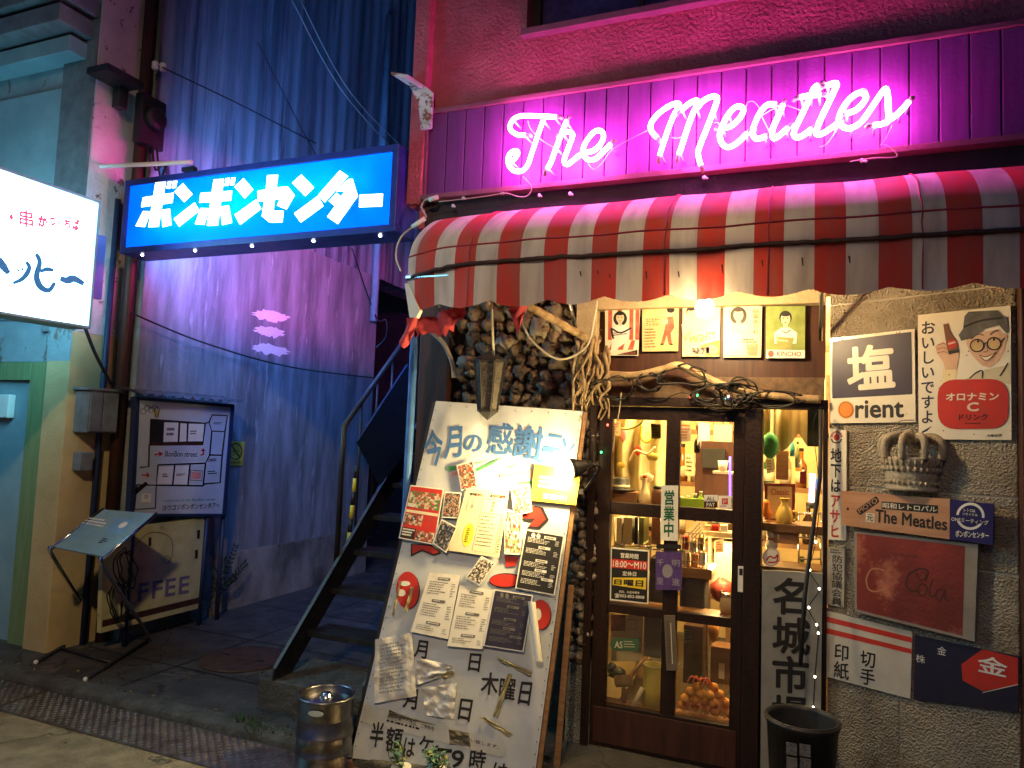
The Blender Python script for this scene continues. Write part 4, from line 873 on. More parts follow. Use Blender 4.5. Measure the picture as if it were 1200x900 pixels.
# steep steel stair beside the bar
st_ = thing("staircase", "steep black steel staircase with handrail climbing beside the bar from a concrete block", "staircase", (-2.6, 0, 0))
lz = .165
b = MB(); a = atz(303, 828); q = atz(300, 788, lz); b.box(a.x-.02, -2.12, a.y, a.y+.46, -.05, lz, m_kerb); b.build("landing", st_, .012)
XS = -2.86
sp = [atx(330, 778, XS), atx(362, 736, XS), atx(386, 687, XS), atx(413, 642, XS), atx(437, 603, XS)]
slope = (sp[4].z-lz)/(sp[4].y-sp[0].y); y0 = sp[0].y
rise = (sp[4].z-lz)/4; run = rise/slope
XR = -2.26
for i in range(1, 12):
    y = y0+run*(i-.0); z = lz+rise*i
    b = MB(); b.box(XS+.012, XR, y-.01, y+.20, z-.012, z, m_wornblk); b.box(XS+.012, XR, y-.012, y-.0102, z-.035, z, m_wornblk); b.build("tread", st_, .002)
for x in (XS, XR+.012):
    b = MB(); s0 = V((x, y0-.02, lz)); s1 = V((x, y0+run*11, lz+rise*11)); dn = V((0, 0, .10)); dv = V((-.012, 0, 0))
    b.hexa([s0-V((0, .06, 0)), s0+V((0, .10, 0)), s1+V((0, .1, -.02)), s1+V((0, -.02, .1)), s0+V((0, -.05, .06))], (.012, 0, 0), m_wornblk)
    b.hexa([s0+V((-.006, -.05, .062)), s0+V((.018, -.05, .062)), s1+V((.018, -.02, .102)), s1+V((-.006, -.02, .102))], (0, 0, .006), M("worn_edge_steel", (.08, .08, .08), .5, col2=(.05, .05, .05), vs=14)); b.build("stringer", st_)
XH = XS-.02
h0 = atx(403, 648, XH); h1 = atx(403, 500, XH); h2 = atx(472, 402, XH)
h0 = V((XH, h1.y, h0.z)); hd = (h2-h1)
b = MB(); b.tube([h0-V((0, 0, .1)), h1, h1+hd*1.0, h1+hd*2.4], .019, m_black, 10); b.build("handrail", st_)
for k in (.28, .55, .82, 1.2):
    top = h1+hd*k; bz = lz+slope*(top.y-y0)+.08; b = MB(); b.tube([top, (top.x, top.y, bz)], .009, m_black, 8); b.build("baluster", st_)
t = thing("hazard_pole", "yellow and black striped pole standing behind the handrail", "pole", atx(419, 640, -3.0))
b = MB(); a, c = atx(408, 640, -2.95), atx(418, 545, -2.95)
for i in range(6): b.tube([a.lerp(c, i/6), a.lerp(c, (i+1)/6)], .016, m_black if i % 2 else m_yellow, 8)
b.build("pole_shaft", t)
t = thing("dark_board", "dark blue board leaning against the stair behind the balusters", "board", atx(440, 560, -2.8))
b = MB(); b.hexa([atx(x, y, -2.80) for x, y in ((417, 517), (476, 427), (481, 520), (444, 568))], (.015, 0, 0), M("dark_blue_board", (.02, .04, .09), .35)); b.build("panel", t)
t = thing("lettered_strip", "blue strip with white lettering lying along the stair stringer", "sign", atx(420, 620, -2.9))
S = Sheet((-2.895, 0, 0), (1, 0, 0)); S.slab("strip", m_blueink, [(408, 640), (444, 576), (449, 582), (413, 648)], .006)
S.lines("print", m_white, [(412, 640), (443, 584), (446, 588), (415, 644)], 2, 1, 8, .5); S.build(t)
# beer keg
kc = atz(383, 812, .31); kc.z = -.05
t = thing("beer_keg", "dented steel beer keg standing at the foot of the menu board", "keg", kc)
t.scale = (.84, .84, .84)
m_keg = M("keg_steel", (.24, .24, .26), .30, 1, col2=(.13, .125, .125), vs=10)
b = MB(); b.lathe(kc, [(.0, .012), (.15, .012), (.163, .04), (.163, .10), (.168, .105), (.168, .118), (.163, .123), (.163, .20), (.168, .205), (.168, .218), (.163, .223), (.160, .285), (.150, .31), (.149, .38), (.148, .385), (.10, .395), (0, .40)], m_keg, 40); b.build("body", t)
b = MB(); b.lathe(kc, [(.150, .30), (.160, .31), (.163, .405), (.170, .412), (.170, .425), (.160, .430), (.152, .420), (.152, .30)], m_keg, 40); b.build("rim", t); b = MB(); b.lathe(kc, [(.148, -.002), (.163, -.002), (.158, .028), (.148, .028)], m_keg, 40); b.build("foot_ring", t)
b = MB(); b.lathe(kc, [(0, .395), (.040, .397), (.040, .412), (.028, .416), (.028, .43), (0, .43)], m_chrome, 18); b.build("valve", t)
b = MB(); dv = (CAM-kc); dv.z = 0; dv.normalize(); sd = V((-dv.y, dv.x, 0)); dv = (dv+sd*-.35).normalized(); sd = V((-dv.y, dv.x, 0)); p = kc+dv*.1645+V((0, 0, .368))
b.hexa([p+sd*(.045*math.cos(a))+V((0, 0, .016*math.sin(a))) for a in [i*math.pi/10 for i in range(20)]], dv*.004, M("keg_slot", (.5, .6, .62), .3)); b.build("hand_hole", t)

# ================================================================== MENU BOARD AND ITS SHEETS
mBL, mBR, mTL = atz(412, 886), atz(628, 912), aty(511, 470, -.25)
mn = (mBR-mBL).cross(mTL-mBL); mn = mn if mn.dot(CAM-mBL) > 0 else -mn; mn.normalize()
MBS = lambda off=0: Sheet(mBL+mn*off, mn)
mp_ = lambda px, py, off=0: hit(px, py, mBL+mn*off, mn)
t = thing("menu_board", "tall leaning advertising board of crumpled white vinyl with blue headline and black print", "advertising board", mBL.lerp(mBR, .5))
S = MBS(); bq = [(511, 470), (683, 482), (626, 914), (411, 888)]
v0, v1, v2, v3 = [mp_(*p) for p in bq]
def vheight(u, v):
    amp = .010*max(0, 1-v*3)+.0022*v; e = min(1, max(0, min(u, 1-u, v, 1-v))*14)
    return .002+e*amp*(.6+noise.noise(V((u*6+v*3, v*9-u*2, 2)))+.5*abs(noise.noise(V((u*11, v*15, 5)))))
def onvinyl(p):
    dn = ((v3+v2)-(v0+v1))/2; v = (p-(v0+v1)/2).dot(dn)/dn.length_squared; a_, c_ = v0.lerp(v3, v), v1.lerp(v2, v); e_ = c_-a_
    return vheight((p-a_).dot(e_)/e_.length_squared, v)
_P = S.P
S.P = lambda x, y, l=0: (lambda p: p+mn*(onvinyl(p) if l > 0 else 0))(_P(x, y, l))
def vinyl(u, v):
    p = (v0*(1-u)+v1*u)*(1-v)+(v3*(1-u)+v2*u)*v
    return p+mn*vheight(u, v)
b = MB(); b.grid(vinyl, 50, 80, m_vinyl); b.build("vinyl_sheet", t)
S.slab("backing", m_white, bq, .02, 0)
def H(x, y): return (470+x/5.217, 460+y/5.217)
hp = lambda *q: [H(*p) for p in q]
LT = 5
for ch, q in (("今", hp((140, 240), (245, 215), (275, 440), (150, 465))), ("月", hp((280, 215), (380, 208), (372, 395), (262, 415))), ("の", hp((388, 262), (502, 258), (496, 368), (384, 364))), ("感", hp((540, 185), (690, 190), (690, 385), (520, 380))), ("謝", hp((705, 195), (880, 215), (855, 420), (680, 395))), ("ニ", hp((895, 250), (1000, 268), (975, 365), (865, 350))), ("ン", hp((990, 275), (1070, 290), (1050, 390), (930, 470))), ("ュ", hp((850, 340), (960, 360), (940, 440), (830, 430)))):
    S.text("headline", m_blueink, ch, q, LT, .045)
for m, q in ((m_green, ((282, 455), (340, 447), (338, 472), (284, 480))), (m_green, ((462, 470), (625, 395), (560, 440), (462, 485))), (m_green, ((455, 432), (570, 412), (455, 438))), (m_green, ((655, 458), (740, 430), (660, 466))), (m_green, ((720, 550), (800, 540), (800, 558), (722, 565))),
             (m_pink, ((605, 500), (805, 478), (805, 490), (608, 522))), (m_pink, ((725, 520), (805, 495), (805, 515), (728, 540))), (m_pink, ((303, 495), (350, 480), (345, 500), (310, 515)))): S.poly("colour_stripe", m, hp(*q), LT)
G = lambda x, y: (420+x/4.615, 620+y/4.615)
gp = lambda *q: [G(*p) for p in q]
def arrow(pts, m, l): S.poly("red_arrow", m, pts, l)
arrow(hp((690, 745), (820, 692), (870, 705), (905, 780), (850, 835), (770, 830), (810, 795), (685, 770)), m_ink, LT); arrow(hp((690, 750), (815, 700), (850, 708), (885, 775), (835, 822), (780, 815), (825, 770), (690, 770)), m_red, LT+1)
arrow(gp((285, 80), (395, 85), (455, 130), (410, 145), (345, 120), (285, 150)), m_ink, LT); arrow(gp((292, 86), (390, 90), (440, 128), (405, 135), (345, 110), (295, 135)), m_red, LT+1)
for cx, cy_, rx, ry in ((268, 330, 62, 100), (985, 462, 55, 80)):
    S.ell("red_letter", m_ink, *G(cx+5, cy_+4), rx/4.6, ry/4.6, LT); S.ell("red_letter", m_red, *G(cx, cy_), rx/4.6, ry/4.6, LT+1)
S.ell("red_letter", m_white, *G(255, 295), 6, 3, LT+2); S.ell("red_letter", m_white, *G(235, 345), 5, 4, LT+2); S.ell("red_letter", m_white, *G(972, 462), 4, 7, LT+2)
S.ell("red_letter", m_ink, *G(800, 280), 20, 9, LT); S.ell("red_letter", m_red, *G(795, 278), 18, 7.5, LT+1); S.poly("red_letter", m_red, gp((790, 145), (870, 150), (850, 200), (800, 205)), LT)
J = lambda x, y: (400+x/4.286, 740+y/4.286)
jp = lambda *q: [J(*p) for p in q]
for ch, q in (("月", jp((378, 40), (440, 48), (428, 140), (362, 128))), ("日", jp((648, 108), (706, 112), (694, 205), (636, 195))), ("木", jp((705, 205), (800, 205), (782, 325), (700, 310))), ("曜", jp((800, 230), (880, 240), (870, 350), (790, 335))), ("日", jp((905, 250), (962, 255), (945, 372), (885, 362))), ("月", jp((330, 288), (388, 290), (378, 395), (308, 380))),
              ("日", jp((600, 335), (664, 342), (645, 455), (585, 440))), ("半", jp((155, 452), (225, 455), (205, 585), (140, 575))), ("額", jp((232, 475), (318, 485), (295, 612), (220, 600))), ("は", jp((322, 530), (378, 538), (365, 635), (308, 625))), ("ケ", jp((395, 520), (470, 530), (450, 610), (390, 600))), ("ー", jp((480, 580), (560, 590), (555, 610), (478, 600))), ("9", jp((560, 590), (625, 600), (605, 690), (545, 680))), ("時", jp((650, 590), (735, 595), (715, 700), (640, 690))), ("は", jp((770, 655), (840, 665), (830, 740), (755, 730)))):
    S.text("black_print", m_ink, ch, q, 5, .035)
S.poly("print_box", M("pale_box_print", (.58, .58, .56), .5), jp((120, 360), (830, 560), (815, 632), (105, 455)), 4)
S.text("black_print", m_ink, "お持ち帰りの際は、ご予約を", jp((235, 415), (470, 478), (468, 500), (232, 436)), 5); S.text("black_print", m_ink, "お願い致します。", jp((600, 520), (795, 572), (790, 590), (596, 540)), 5)
S.lines("black_print", m_ink, jp((230, 440), (480, 505), (476, 524), (228, 458)), 1, 5, 3)
S.build(t)
b = MB()
for i in range(34):
    u = i/33
    for p in (v0.lerp(v3, u)+(v1-v0)*.014, v1.lerp(v2, u)-(v1-v0)*.014): b.ball(p+mn*.004, .0035, .0035, .0035, m_inkg, 6, 4)
for i in range(1, 9): b.ball(v0.lerp(v1, i/9)-(v0-v3)*.012+mn*.004, .0035, .0035, .0035, m_inkg, 6, 4)
b.build("nail", t)
b = MB(); rgt = (v1-v0).normalized(); b.beam(v1+rgt*.014-mn*.035, v2+rgt*.014-mn*.035, .022, .05, m_shelf, mn); b.beam(v0-rgt*.016-mn*.04, v3-rgt*.016-mn*.04, .02, .035, m_black, mn)
b.beam(v1.lerp(v2, .5)+rgt*.05-mn*.10, v2+rgt*.09-mn*.16+V((0, 0, .01)), .03, .03, m_shelf, mn); b.build("timber_edge", t)

PH = [M("photo_a", (.28, .10, .06), .4), M("photo_b", (.55, .30, .18), .4), M("photo_c", (.07, .05, .05), .4), M("photo_d", (.62, .55, .45), .4), M("photo_e", (.12, .14, .10), .4), M("photo_f", (.42, .06, .05), .4)]
PHB = [m_ink, M("photo_g", (.14, .13, .12), .4), M("photo_h", (.35, .32, .28), .4), M("photo_i", (.09, .06, .05), .4)]
PHG = [M("photo_j", (.08, .22, .07), .4), M("photo_k", (.6, .5, .3), .4), PH[0], PH[1], PH[3], PH[5]]
def poster(name, label, q, fn, off=.020, base=None, cat="poster", curl=0):
    S = MBS(off); S.slab("paper", base or m_whitep, q, .0012); o = thing(name, label, cat, S.P(*q[3])); fn(S, q); S.build(o); return o
def sub(q, u0, v0_, u1, v1_):
    Q = [V((*p, 0)) for p in q]; at = lambda u, v: ((Q[0]*(1-u)+Q[1]*u)*(1-v)+(Q[3]*(1-u)+Q[2]*u)*v)
    return [tuple(at(u, v).xy) for u, v in ((u0, v0_), (u1, v0_), (u1, v1_), (u0, v1_))]
def redflyer(S, q):
    S.poly("print", m_red, sub(q, .03, .02, .97, .98), 1); S.collage("photo", PHG, sub(q, .05, .1, .95, .40), 7, 4, 2, 3); S.collage("photo", PH, sub(q, .04, .52, .55, .72), 5, 3, 2, 4); S.collage("photo", PH, sub(q, .45, .8, .95, .97), 5, 3, 2, 6)
    S.poly("print", m_cream, sub(q, .04, .45, .96, .50), 2); S.lines("print", m_white, sub(q, .05, .33, .4, .40), 1, 3, 1, .9); S.poly("print", m_ink, sub(q, .03, .78, .42, .97), 2); S.lines("print", m_white, sub(q, .06, .8, .4, .95), 3, 3, 2)
poster("food_flyer", "red food flyer with party photographs hanging over the board's left edge", hp((57, 565), (262, 590), (205, 930), (-15, 890)), redflyer, .030)
def photo(ms, nx, ny, sd):
    def f_(S, q): S.collage("photo", ms, sub(q, .06, .05, .94, .95), nx, ny, 1, sd)
    return f_
poster("photo_print", "upright colour snapshot of people taped under the blue headline", hp((340, 445), (440, 412), (470, 585), (368, 600)), photo(PH, 6, 8, 21), .022, cat="photograph")
poster("photo_print", "dark snapshot beside the red food flyer", hp((268, 605), (370, 612), (350, 770), (248, 765)), photo(PHB+PH[:2], 6, 8, 22), .024, cat="photograph")
poster("photo_print", "tilted black and navy snapshot below the red food flyer", gp((450, -55), (535, -10), (475, 130), (400, 75)), photo(PHB+[m_navy], 5, 6, 23), .032, cat="photograph")
poster("photo_print", "brown snapshot pinned beside the yellow notice", hp((672, 590), (785, 560), (802, 728), (690, 755)), photo(PH+[PH[3], PH[3]], 6, 8, 24), .024, cat="photograph")
poster("photo_print", "green toned snapshot half hidden behind the black drink menu", gp((790, -110), (885, -90), (880, 140), (790, 135)), photo(PHG+[m_whitep, m_whitep], 5, 6, 25), .021, cat="photograph")
poster("photo_print", "tilted black and white print in the middle of the board", gp((665, 145), (742, 185), (655, 305), (580, 265)), photo(PHB+[m_whitep, PH[3]], 6, 6, 26), .034, cat="photograph")
def chart(S, q):
    S.text("print", m_ink, "地下鉄", sub(q, .12, .06, .28, .11), 1, .02); S.text("print", m_red, "出口", sub(q, .30, .06, .42, .11), 1, .02); S.text("print", m_ink, "本日の", sub(q, .58, .06, .78, .11), 1, .02); S.text("print", m_red, "御席", sub(q, .8, .06, .95, .11), 1, .02)
    for (u0, v0_, u1, v1_) in ((.12, .14, .38, .34), (.45, .14, .95, .36), (.45, .36, .9, .95)):
        c = sub(q, u0, v0_, u1, v1_); S.stroke("rule", m_inkg, c+[c[0]], .5, 1, sm=False)
    S.lines("print", m_inkg, sub(q, .48, .40, .85, .9), 9, 1, 5, .25, 1); S.vtext("print", m_ink, "お席", sub(q, .2, .16, .27, .32), 1, .0); S.vtext("print", m_ink, "御予約", sub(q, .66, .16, .73, .34), 1, .0)
    S.lines("print", m_ink, sub(q, .92, .4, .97, .95), 14, 1, 6, .4); S.ell("print", M("highlighter", (.85, .78, .05), .5), *sub(q, .3, .72, .3, .72)[0], 6, 14, 1, rot=12); S.lines("print", m_ink, sub(q, .25, .62, .35, .85), 8, 2, 7, .5)
poster("paper_chart", "large cream handwritten chart in the middle of the board", hp((400, 585), (660, 605), (600, 1010), (290, 965)), chart, .026, m_cream)
def yellow_notice(S, q):
    S.text("print", m_orange, "本日の日替", sub(q, .15, .07, .75, .2), 1, .03); S.lines("print", m_whitep, sub(q, .14, .3, .9, .66), 3, 1, 3, .55); S.text("print", m_whitep, "営業中！", sub(q, .26, .76, .78, .92), 1, .03)
poster("yellow_notice", "bright yellow notice under the clip lamp", hp((818, 437), (1100, 478), (1068, 688), (792, 660)), yellow_notice, .026, m_yellow, "notice")
def blackmenu(seed, dim=False):
    def f_(S, q):
        wh = m_inkg if dim else m_whitep
        S.poly("print", m_ink if not dim else m_navyink, sub(q, .03, .02, .97, .98), 1)
        S.ell("print", wh, *sub(q, .22, .08, .2, .1)[0], 2.2, 3, 2); S.ell("print", wh, *sub(q, .35, .08, .4, .1)[0], 2.2, 3, 2)
        for k, (u, v) in enumerate(((.5, .06), (.4, .24), (.38, .46), (.4, .62), (.6, .75))):
            c = sub(q, u, v, u+.3, v+.045); S.poly("print", wh, c, 2); S.lines("print", m_ink, sub(q, u+.04, v+.012, u+.26, v+.035), 1, 3, k, .9)
            S.lines("print", wh, sub(q, .1, v+.06, .72, v+.15), 4, 2, seed+k, .4); S.lines("print", wh, sub(q, .8, v+.06, .92, v+.15), 4, 2, seed+k+9, .4)
    return f_
poster("drink_menu", "black drink menu with crisp white print and pale border right of centre", gp((905, 0), (1115, 35), (1062, 360), (848, 320)), blackmenu(3), .028)
poster("drink_menu", "dull black menu with curled right edge low in the middle of the board", gp((735, 325), (945, 358), (893, 665), (675, 632)), blackmenu(30, True), .028)
def whitemenu(seed):
    def f_(S, q):
        for k, v in enumerate((.06, .42, .78)):
            c = sub(q, .32, v, .72, v+.045); S.rrect("print", m_inkg, c, 1.4, 1); S.lines("print", m_whitep, sub(q, .37, v+.012, .68, v+.034), 1, 2, k, .8)
            n = 6 if k < 2 else 3; e = v+.30 if k < 2 else v+.17
            S.lines("print", m_inkg, sub(q, .1, v+.075, .68, e), n, 1, seed+k, .36); S.lines("print", m_inkg, sub(q, .8, v+.085, .94, e+.01), n, 1, seed+k+7, .36)
    return f_
poster("food_menu", "white food menu with rounded black headings nearest the stair", gp((385, 235), (550, 250), (485, 595), (282, 555)), whitemenu(2), .024)
poster("food_menu", "white food menu just beside the dull black menu", gp((548, 302), (735, 330), (672, 650), (480, 632)), whitemenu(12), .025)
# curled sheet, torn sheets and old tape
t = thing("curled_sheet", "white sheet curled into a roll at the edge of the dull black menu", "paper", mp_(640, 780, .03))
b = MB(); c0, c1 = mp_(623, 705, .045), mp_(634, 775, .045)
pts_ = []
b.grid(lambda u, v: (c0.lerp(c1, v)+rgt*(.020*math.cos(u*4.6)-.012*v)+mn*(.022*math.sin(u*4.6))), 14, 6, m_whitep); b.build("roll", t)
def crumple(name, label, q, m, off, amp, seed, lines=0, cat="paper"):
    o = thing(name, label, cat, mp_(*q[3], off)); c = [mp_(*p, off) for p in q]
    fn = lambda u, v: (c[0]*(1-u)+c[1]*u)*(1-v)+(c[3]*(1-u)+c[2]*u)*v+mn*amp*(noise.noise(V((u*3+seed, v*4, seed)))+.6*abs(noise.noise(V((u*7, v*6+seed, 1)))))
    b = MB(); b.grid(fn, 18, 18, m, True); b.build("sheet", o)
    if lines:
        S = MBS(off+amp*1.1); S.lines("print", m_inkg, sub(q, .12, .1, .9, .9), lines, 0, seed, .3); S.build(o)
    return o
crumple("torn_menu", "wrinkled plastic covered menu sheet near the keg", jp((170, 40), (355, 5), (378, 325), (165, 360)), m_plastic, .018, .012, 3, 14, "menu")
crumple("torn_sheet", "torn yellowed sheet peeling off beside the wrinkled menu", jp((380, 130), (560, 170), (500, 230), (375, 270)), m_plastic, .016, .02, 6)
crumple("torn_sheet", "grey folded sheet hanging below the yellowed scrap", jp((400, 280), (580, 260), (565, 440), (430, 420)), m_plastic, .014, .018, 9)
for i, (q, lab) in enumerate(((jp((835, 210), (858, 215), (785, 430), (760, 425)), "long strip of yellow tape across the weekday characters"), (jp((690, 425), (720, 430), (860, 510), (840, 530)), "dirty crumpled tape below the weekday characters"), (jp((780, 125), (960, 200), (950, 225), (790, 145)), "slanting strip of old tape above the weekday characters"), (jp((500, 215), (565, 195), (570, 220), (510, 240)), "short yellow tape scrap on the torn sheet"), (jp((240, 390), (300, 420), (480, 470), (235, 425)), "brown tape remains over the small print"), (jp((540, 490), (640, 510), (650, 580), (545, 560)), "dark smudged tape lump above the number nine"), (gp((225, 280), (235, 282), (190, 470), (180, 465)), "thin tape strip hanging over the first red letter"), (gp((285, 310), (300, 315), (265, 450), (250, 440)), "short tape strip beside the first red letter"))):
    crumple("tape_strip", lab, q, m_tape if i not in (4, 5) else M("brown_tape", (.13, .11, .08), .5), .012, .012, i*2.3, 0, "tape")
# clip lamp over the board
lp = mp_(676, 548, .11)
t = thing("clip_lamp", "black clip lamp shining onto the yellow notice from the board's right edge", "lamp", lp)
aim = V((-.74, -.58, -.22)).normalized(); q3 = aim.to_track_quat('Z', 'Y').to_matrix()
b = MB(); b.lathe(lp-aim*.05, [(0, -.03), (.022, -.03), (.026, .0), (.05, .06), (.056, .09), (.052, .09), (.046, .06), (.02, .0), (0, 0)], m_black, 22, ax=q3); b.build("shade", t)
b = MB(); b.ball(lp+aim*.075, .046, .046, .046, M("lamp_glass", (1, .9, .6), .3, emit=(1, .72, .30), es=220), 12, 8); b.build("bulb", t)
b = MB(); b.tube(spline([lp-aim*.07, lp-aim*.10+V((.02, .03, -.02)), mp_(684, 575, -.02)], 5), .008, m_black, 8); b.beam(mp_(683, 572, -.06), mp_(680, 577, .03), .03, .02, m_black); b.build("clip_arm", t)
ld = bpy.data.lights.new("clip_lamp_light", 'SPOT'); ld.energy = 40; ld.color = (1, .70, .26); ld.spot_size = R_(172); ld.spot_blend = .5; ld.shadow_soft_size = .03
lo = bpy.data.objects.new("clip_lamp_light", ld); COL.objects.link(lo); lo.location = lp+aim*.135; lo.rotation_euler = (aim+mn*.2).normalized().to_track_quat('-Z', 'Y').to_euler()
# wall lantern
lc = aty(574, 423, -.28)
t = thing("wall_lantern", "old tapered black lantern hanging on the cobble wall above the menu board", "lantern", lc)
zb_ = aty(575, 482, -.26).z; hL = lc.z-zb_
an0 = R_(12)
def hexr(r, z): return [V((lc.x+r*math.cos(an0+i*math.pi/3), lc.y+r*math.sin(an0+i*math.pi/3), z)) for i in range(6)]
b = MB(); top, bot = hexr(.085, lc.z), hexr(.052, zb_)
for i in range(6):
    j = (i+1) % 6; b.beam(top[i], bot[i], .012, .012, m_black); b.beam(top[i], top[j], .014, .014, m_black); b.beam(bot[i], bot[j], .012, .012, m_black)
b.build("frame", t)
b = MB(); b.add(hexr(.083, lc.z)+hexr(.050, zb_), [(i, (i+1) % 6, 6+(i+1) % 6, 6+i) for i in range(6)], M("leaded_pane", (.10, .09, .08), .25, col2=(.04, .035, .03), vs=30, bump=.008, bs=60)); b.build("pane", t)
b = MB(); b.add(hexr(.10, lc.z+.004)+[V((lc.x, lc.y, lc.z+.06))], [(i, (i+1) % 6, 6) for i in range(6)]+[(5, 4, 3, 2, 1, 0)], m_black); b.add(hexr(.055, zb_-.004)+[V((lc.x, lc.y, zb_-.05))], [(i, (i+1) % 6, 6) for i in range(6)]+[(5, 4, 3, 2, 1, 0)], m_black)
b.tube([(lc.x, lc.y, lc.z+.05), (lc.x, lc.y+.1, lc.z+.10), (lc.x, .1, lc.z+.05)], .01, m_black, 8); b.build("cap", t)

# ================================================================== SIGNS ON THE SHOP FRONT
def sheet_thing(name, label, cat, p0, n, q, m, th=.008, group=None, slab="plate"):
    S = Sheet(p0, n); S.slab(slab, m, q, th); t = thing(name, label, cat, S.P(*S.q(q)[3]), group); return S, t
m_tinred = M("faded_tin_red", (.42, .075, .05), .45, col2=(.50, .20, .13), vs=16, lo=.45, hi=.75)
FY = (0, .030, 0); FN = (0, -1, 0)
tz = lambda x, y: (690+x/4.286, 340+y/4.286)
tq = lambda *p: [tz(*k) for k in p]
m_sepia = M("sepia_tin", (.66, .50, .26), .35, col2=(.52, .38, .18), vs=8); m_grass = M("printed_grass", (.28, .34, .10), .4, col2=(.18, .24, .06), vs=14)
m_creamtin = M("cream_tin", (.78, .66, .40), .35, col2=(.68, .55, .32), vs=7); mix_over(m_creamtin, (.25, .13, .06), 26, .70, .73); mix_over(m_sepia, (.25, .13, .06), 26, .70, .73)
def bust(S, cx, cy_, s, hair, top, long=False, l=2):
    """a simple printed figure: hair, face, neck, shirt, features"""
    if long: S.ell("figure", hair, cx, cy_+s*.10, s*1.15, s*1.25, l)
    else: S.ell("figure", hair, cx, cy_-s*.22, s*.86, s*.92, l)
    S.poly("figure", top, [(cx-s*.5, cy_+s*1.15), (cx+s*.5, cy_+s*1.15), (cx+s*1.6, cy_+s*1.9), (cx+s*1.5, cy_+s*3.4), (cx-s*1.5, cy_+s*3.4), (cx-s*1.6, cy_+s*1.9)], l+.3)
    S.poly("figure", m_skin2, [(cx-s*.26, cy_+s*.5), (cx+s*.26, cy_+s*.5), (cx+s*.34, cy_+s*1.3), (cx-s*.34, cy_+s*1.3)], l+.6)
    S.ell("figure", m_skin2, cx, cy_, s*.66, s*.86, l+1)
    if long: S.ell("figure", hair, cx-s*.1, cy_-s*.70, s*.72, s*.28, l+1.5)
    else: S.ell("figure", hair, cx, cy_-s*.66, s*.70, s*.32, l+1.5)
    for d in (-.28, .28): S.ell("figure", m_ink, cx+s*d, cy_-s*.04, s*.10, s*.06, l+2, 10); S.stroke("figure", m_ink, [(cx+s*(d-.14), cy_-s*.2), (cx+s*(d+.14), cy_-s*.2)], s*.06, l+2)
    S.stroke("figure", m_skin, [(cx, cy_), (cx+s*.06, cy_+s*.22)], s*.07, l+2); S.stroke("figure", m_tinred, [(cx-s*.2, cy_+s*.42), (cx, cy_+s*.5), (cx+s*.2, cy_+s*.42)], s*.10, l+2)
S, t = sheet_thing("tin_poster", "red and white striped tin poster with a dark haired woman", "tin sign", FY, FN, tq((82, 80), (258, 82), (248, 330), (82, 328)), m_enamel, .005, "tin posters over the door")
for x in (98, 145, 205, 235): S.poly("stripe", m_tinred, tq((x, 84), (x+20, 84), (x+18, 250), (x-2, 250)), 1)
for x in (105, 150, 200): S.poly("stripe", m_tinred, tq((x+15, 252), (x+33, 252), (x+22, 300), (x-5, 300)), 1)
bust(S, *tz(158, 140), 7, m_ink, m_white, True); S.stroke("figure", m_navyink, tq((120, 195), (160, 215), (215, 190)), 2, 6); S.stroke("figure", m_ink, tq((115, 190), (118, 220), (125, 245)), 2.2, 6)
S.poly("figure", m_white, tq((120, 215), (200, 205), (190, 260), (110, 320)), 5); S.lines("figure", m_ink, tq((125, 215), (205, 205), (200, 225), (122, 235)), 2, 6, 3); S.poly("stripe", m_ink, tq((140, 325), (245, 300), (246, 326)), 6); S.text("lettering", m_tinred, "CORONA", tq((165, 312), (236, 308), (236, 322), (165, 324)), 7)
S.build(t)
S, t = sheet_thing("tin_poster", "sepia tin poster with a man in red tights", "tin sign", FY, FN, tq((268, 82), (452, 78), (448, 306), (268, 308)), m_sepia, .005, "tin posters over the door")
S.poly("figure", m_tinred, tq((395, 135), (425, 132), (430, 190), (412, 215), (418, 270), (400, 272), (392, 225), (378, 270), (362, 272), (378, 210)), 2); S.ell("figure", m_skin2, *tz(408, 112), 4, 5, 2); S.ell("figure", m_ink, *tz(412, 100), 4.6, 3.4, 3); S.poly("figure", m_skin2, tq((395, 145), (365, 160), (368, 172), (398, 168)), 3); S.ell("figure", m_ink, *tz(368, 272), 2.4, 1, 3); S.ell("figure", m_ink, *tz(414, 272), 2.4, 1, 3)
S.text("lettering", m_ink, "コニカラー", tq((285, 142), (358, 138), (356, 158), (285, 162)), 1, .03); S.text("lettering", m_ink, "フィルム", tq((285, 165), (352, 162), (352, 178), (285, 182)), 1, .03); S.lines("lettering", m_brown2, tq((280, 195), (350, 192), (345, 295), (280, 298)), 7, 1, 4, .4); S.build(t)
S, t = sheet_thing("tin_poster", "tin poster with slanted orange MIGHTY lettering right behind the bare bulb", "tin sign", FY, FN, tq((472, 84), (660, 84), (655, 333), (470, 333)), m_creamtin, .005, "tin posters over the door")
bust(S, *tz(515, 115), 7, m_brown, m_creamtin, False); S.text("lettering", m_orange, "MIGHTY", tq((505, 235), (640, 205), (640, 245), (515, 268)), 6, .05)
S.poly("figure", m_yellow, tq((560, 280), (655, 250), (655, 325), (590, 330)), 6); S.ell("figure", m_pink, *tz(620, 300), 7, 6, 7); S.collage("figure", PHB, tq((520, 290), (605, 286), (605, 318), (520, 322)), 5, 2, 7, 3); S.lines("lettering", m_ink, tq((478, 240), (520, 190), (525, 205), (486, 262)), 2, 6, 3); S.build(t)
S, t = sheet_thing("tin_poster", "pale tin poster with a smiling long haired woman in cream", "tin sign", FY, FN, tq((678, 80), (870, 80), (865, 338), (676, 338)), m_creamtin, .005, "tin posters over the door")
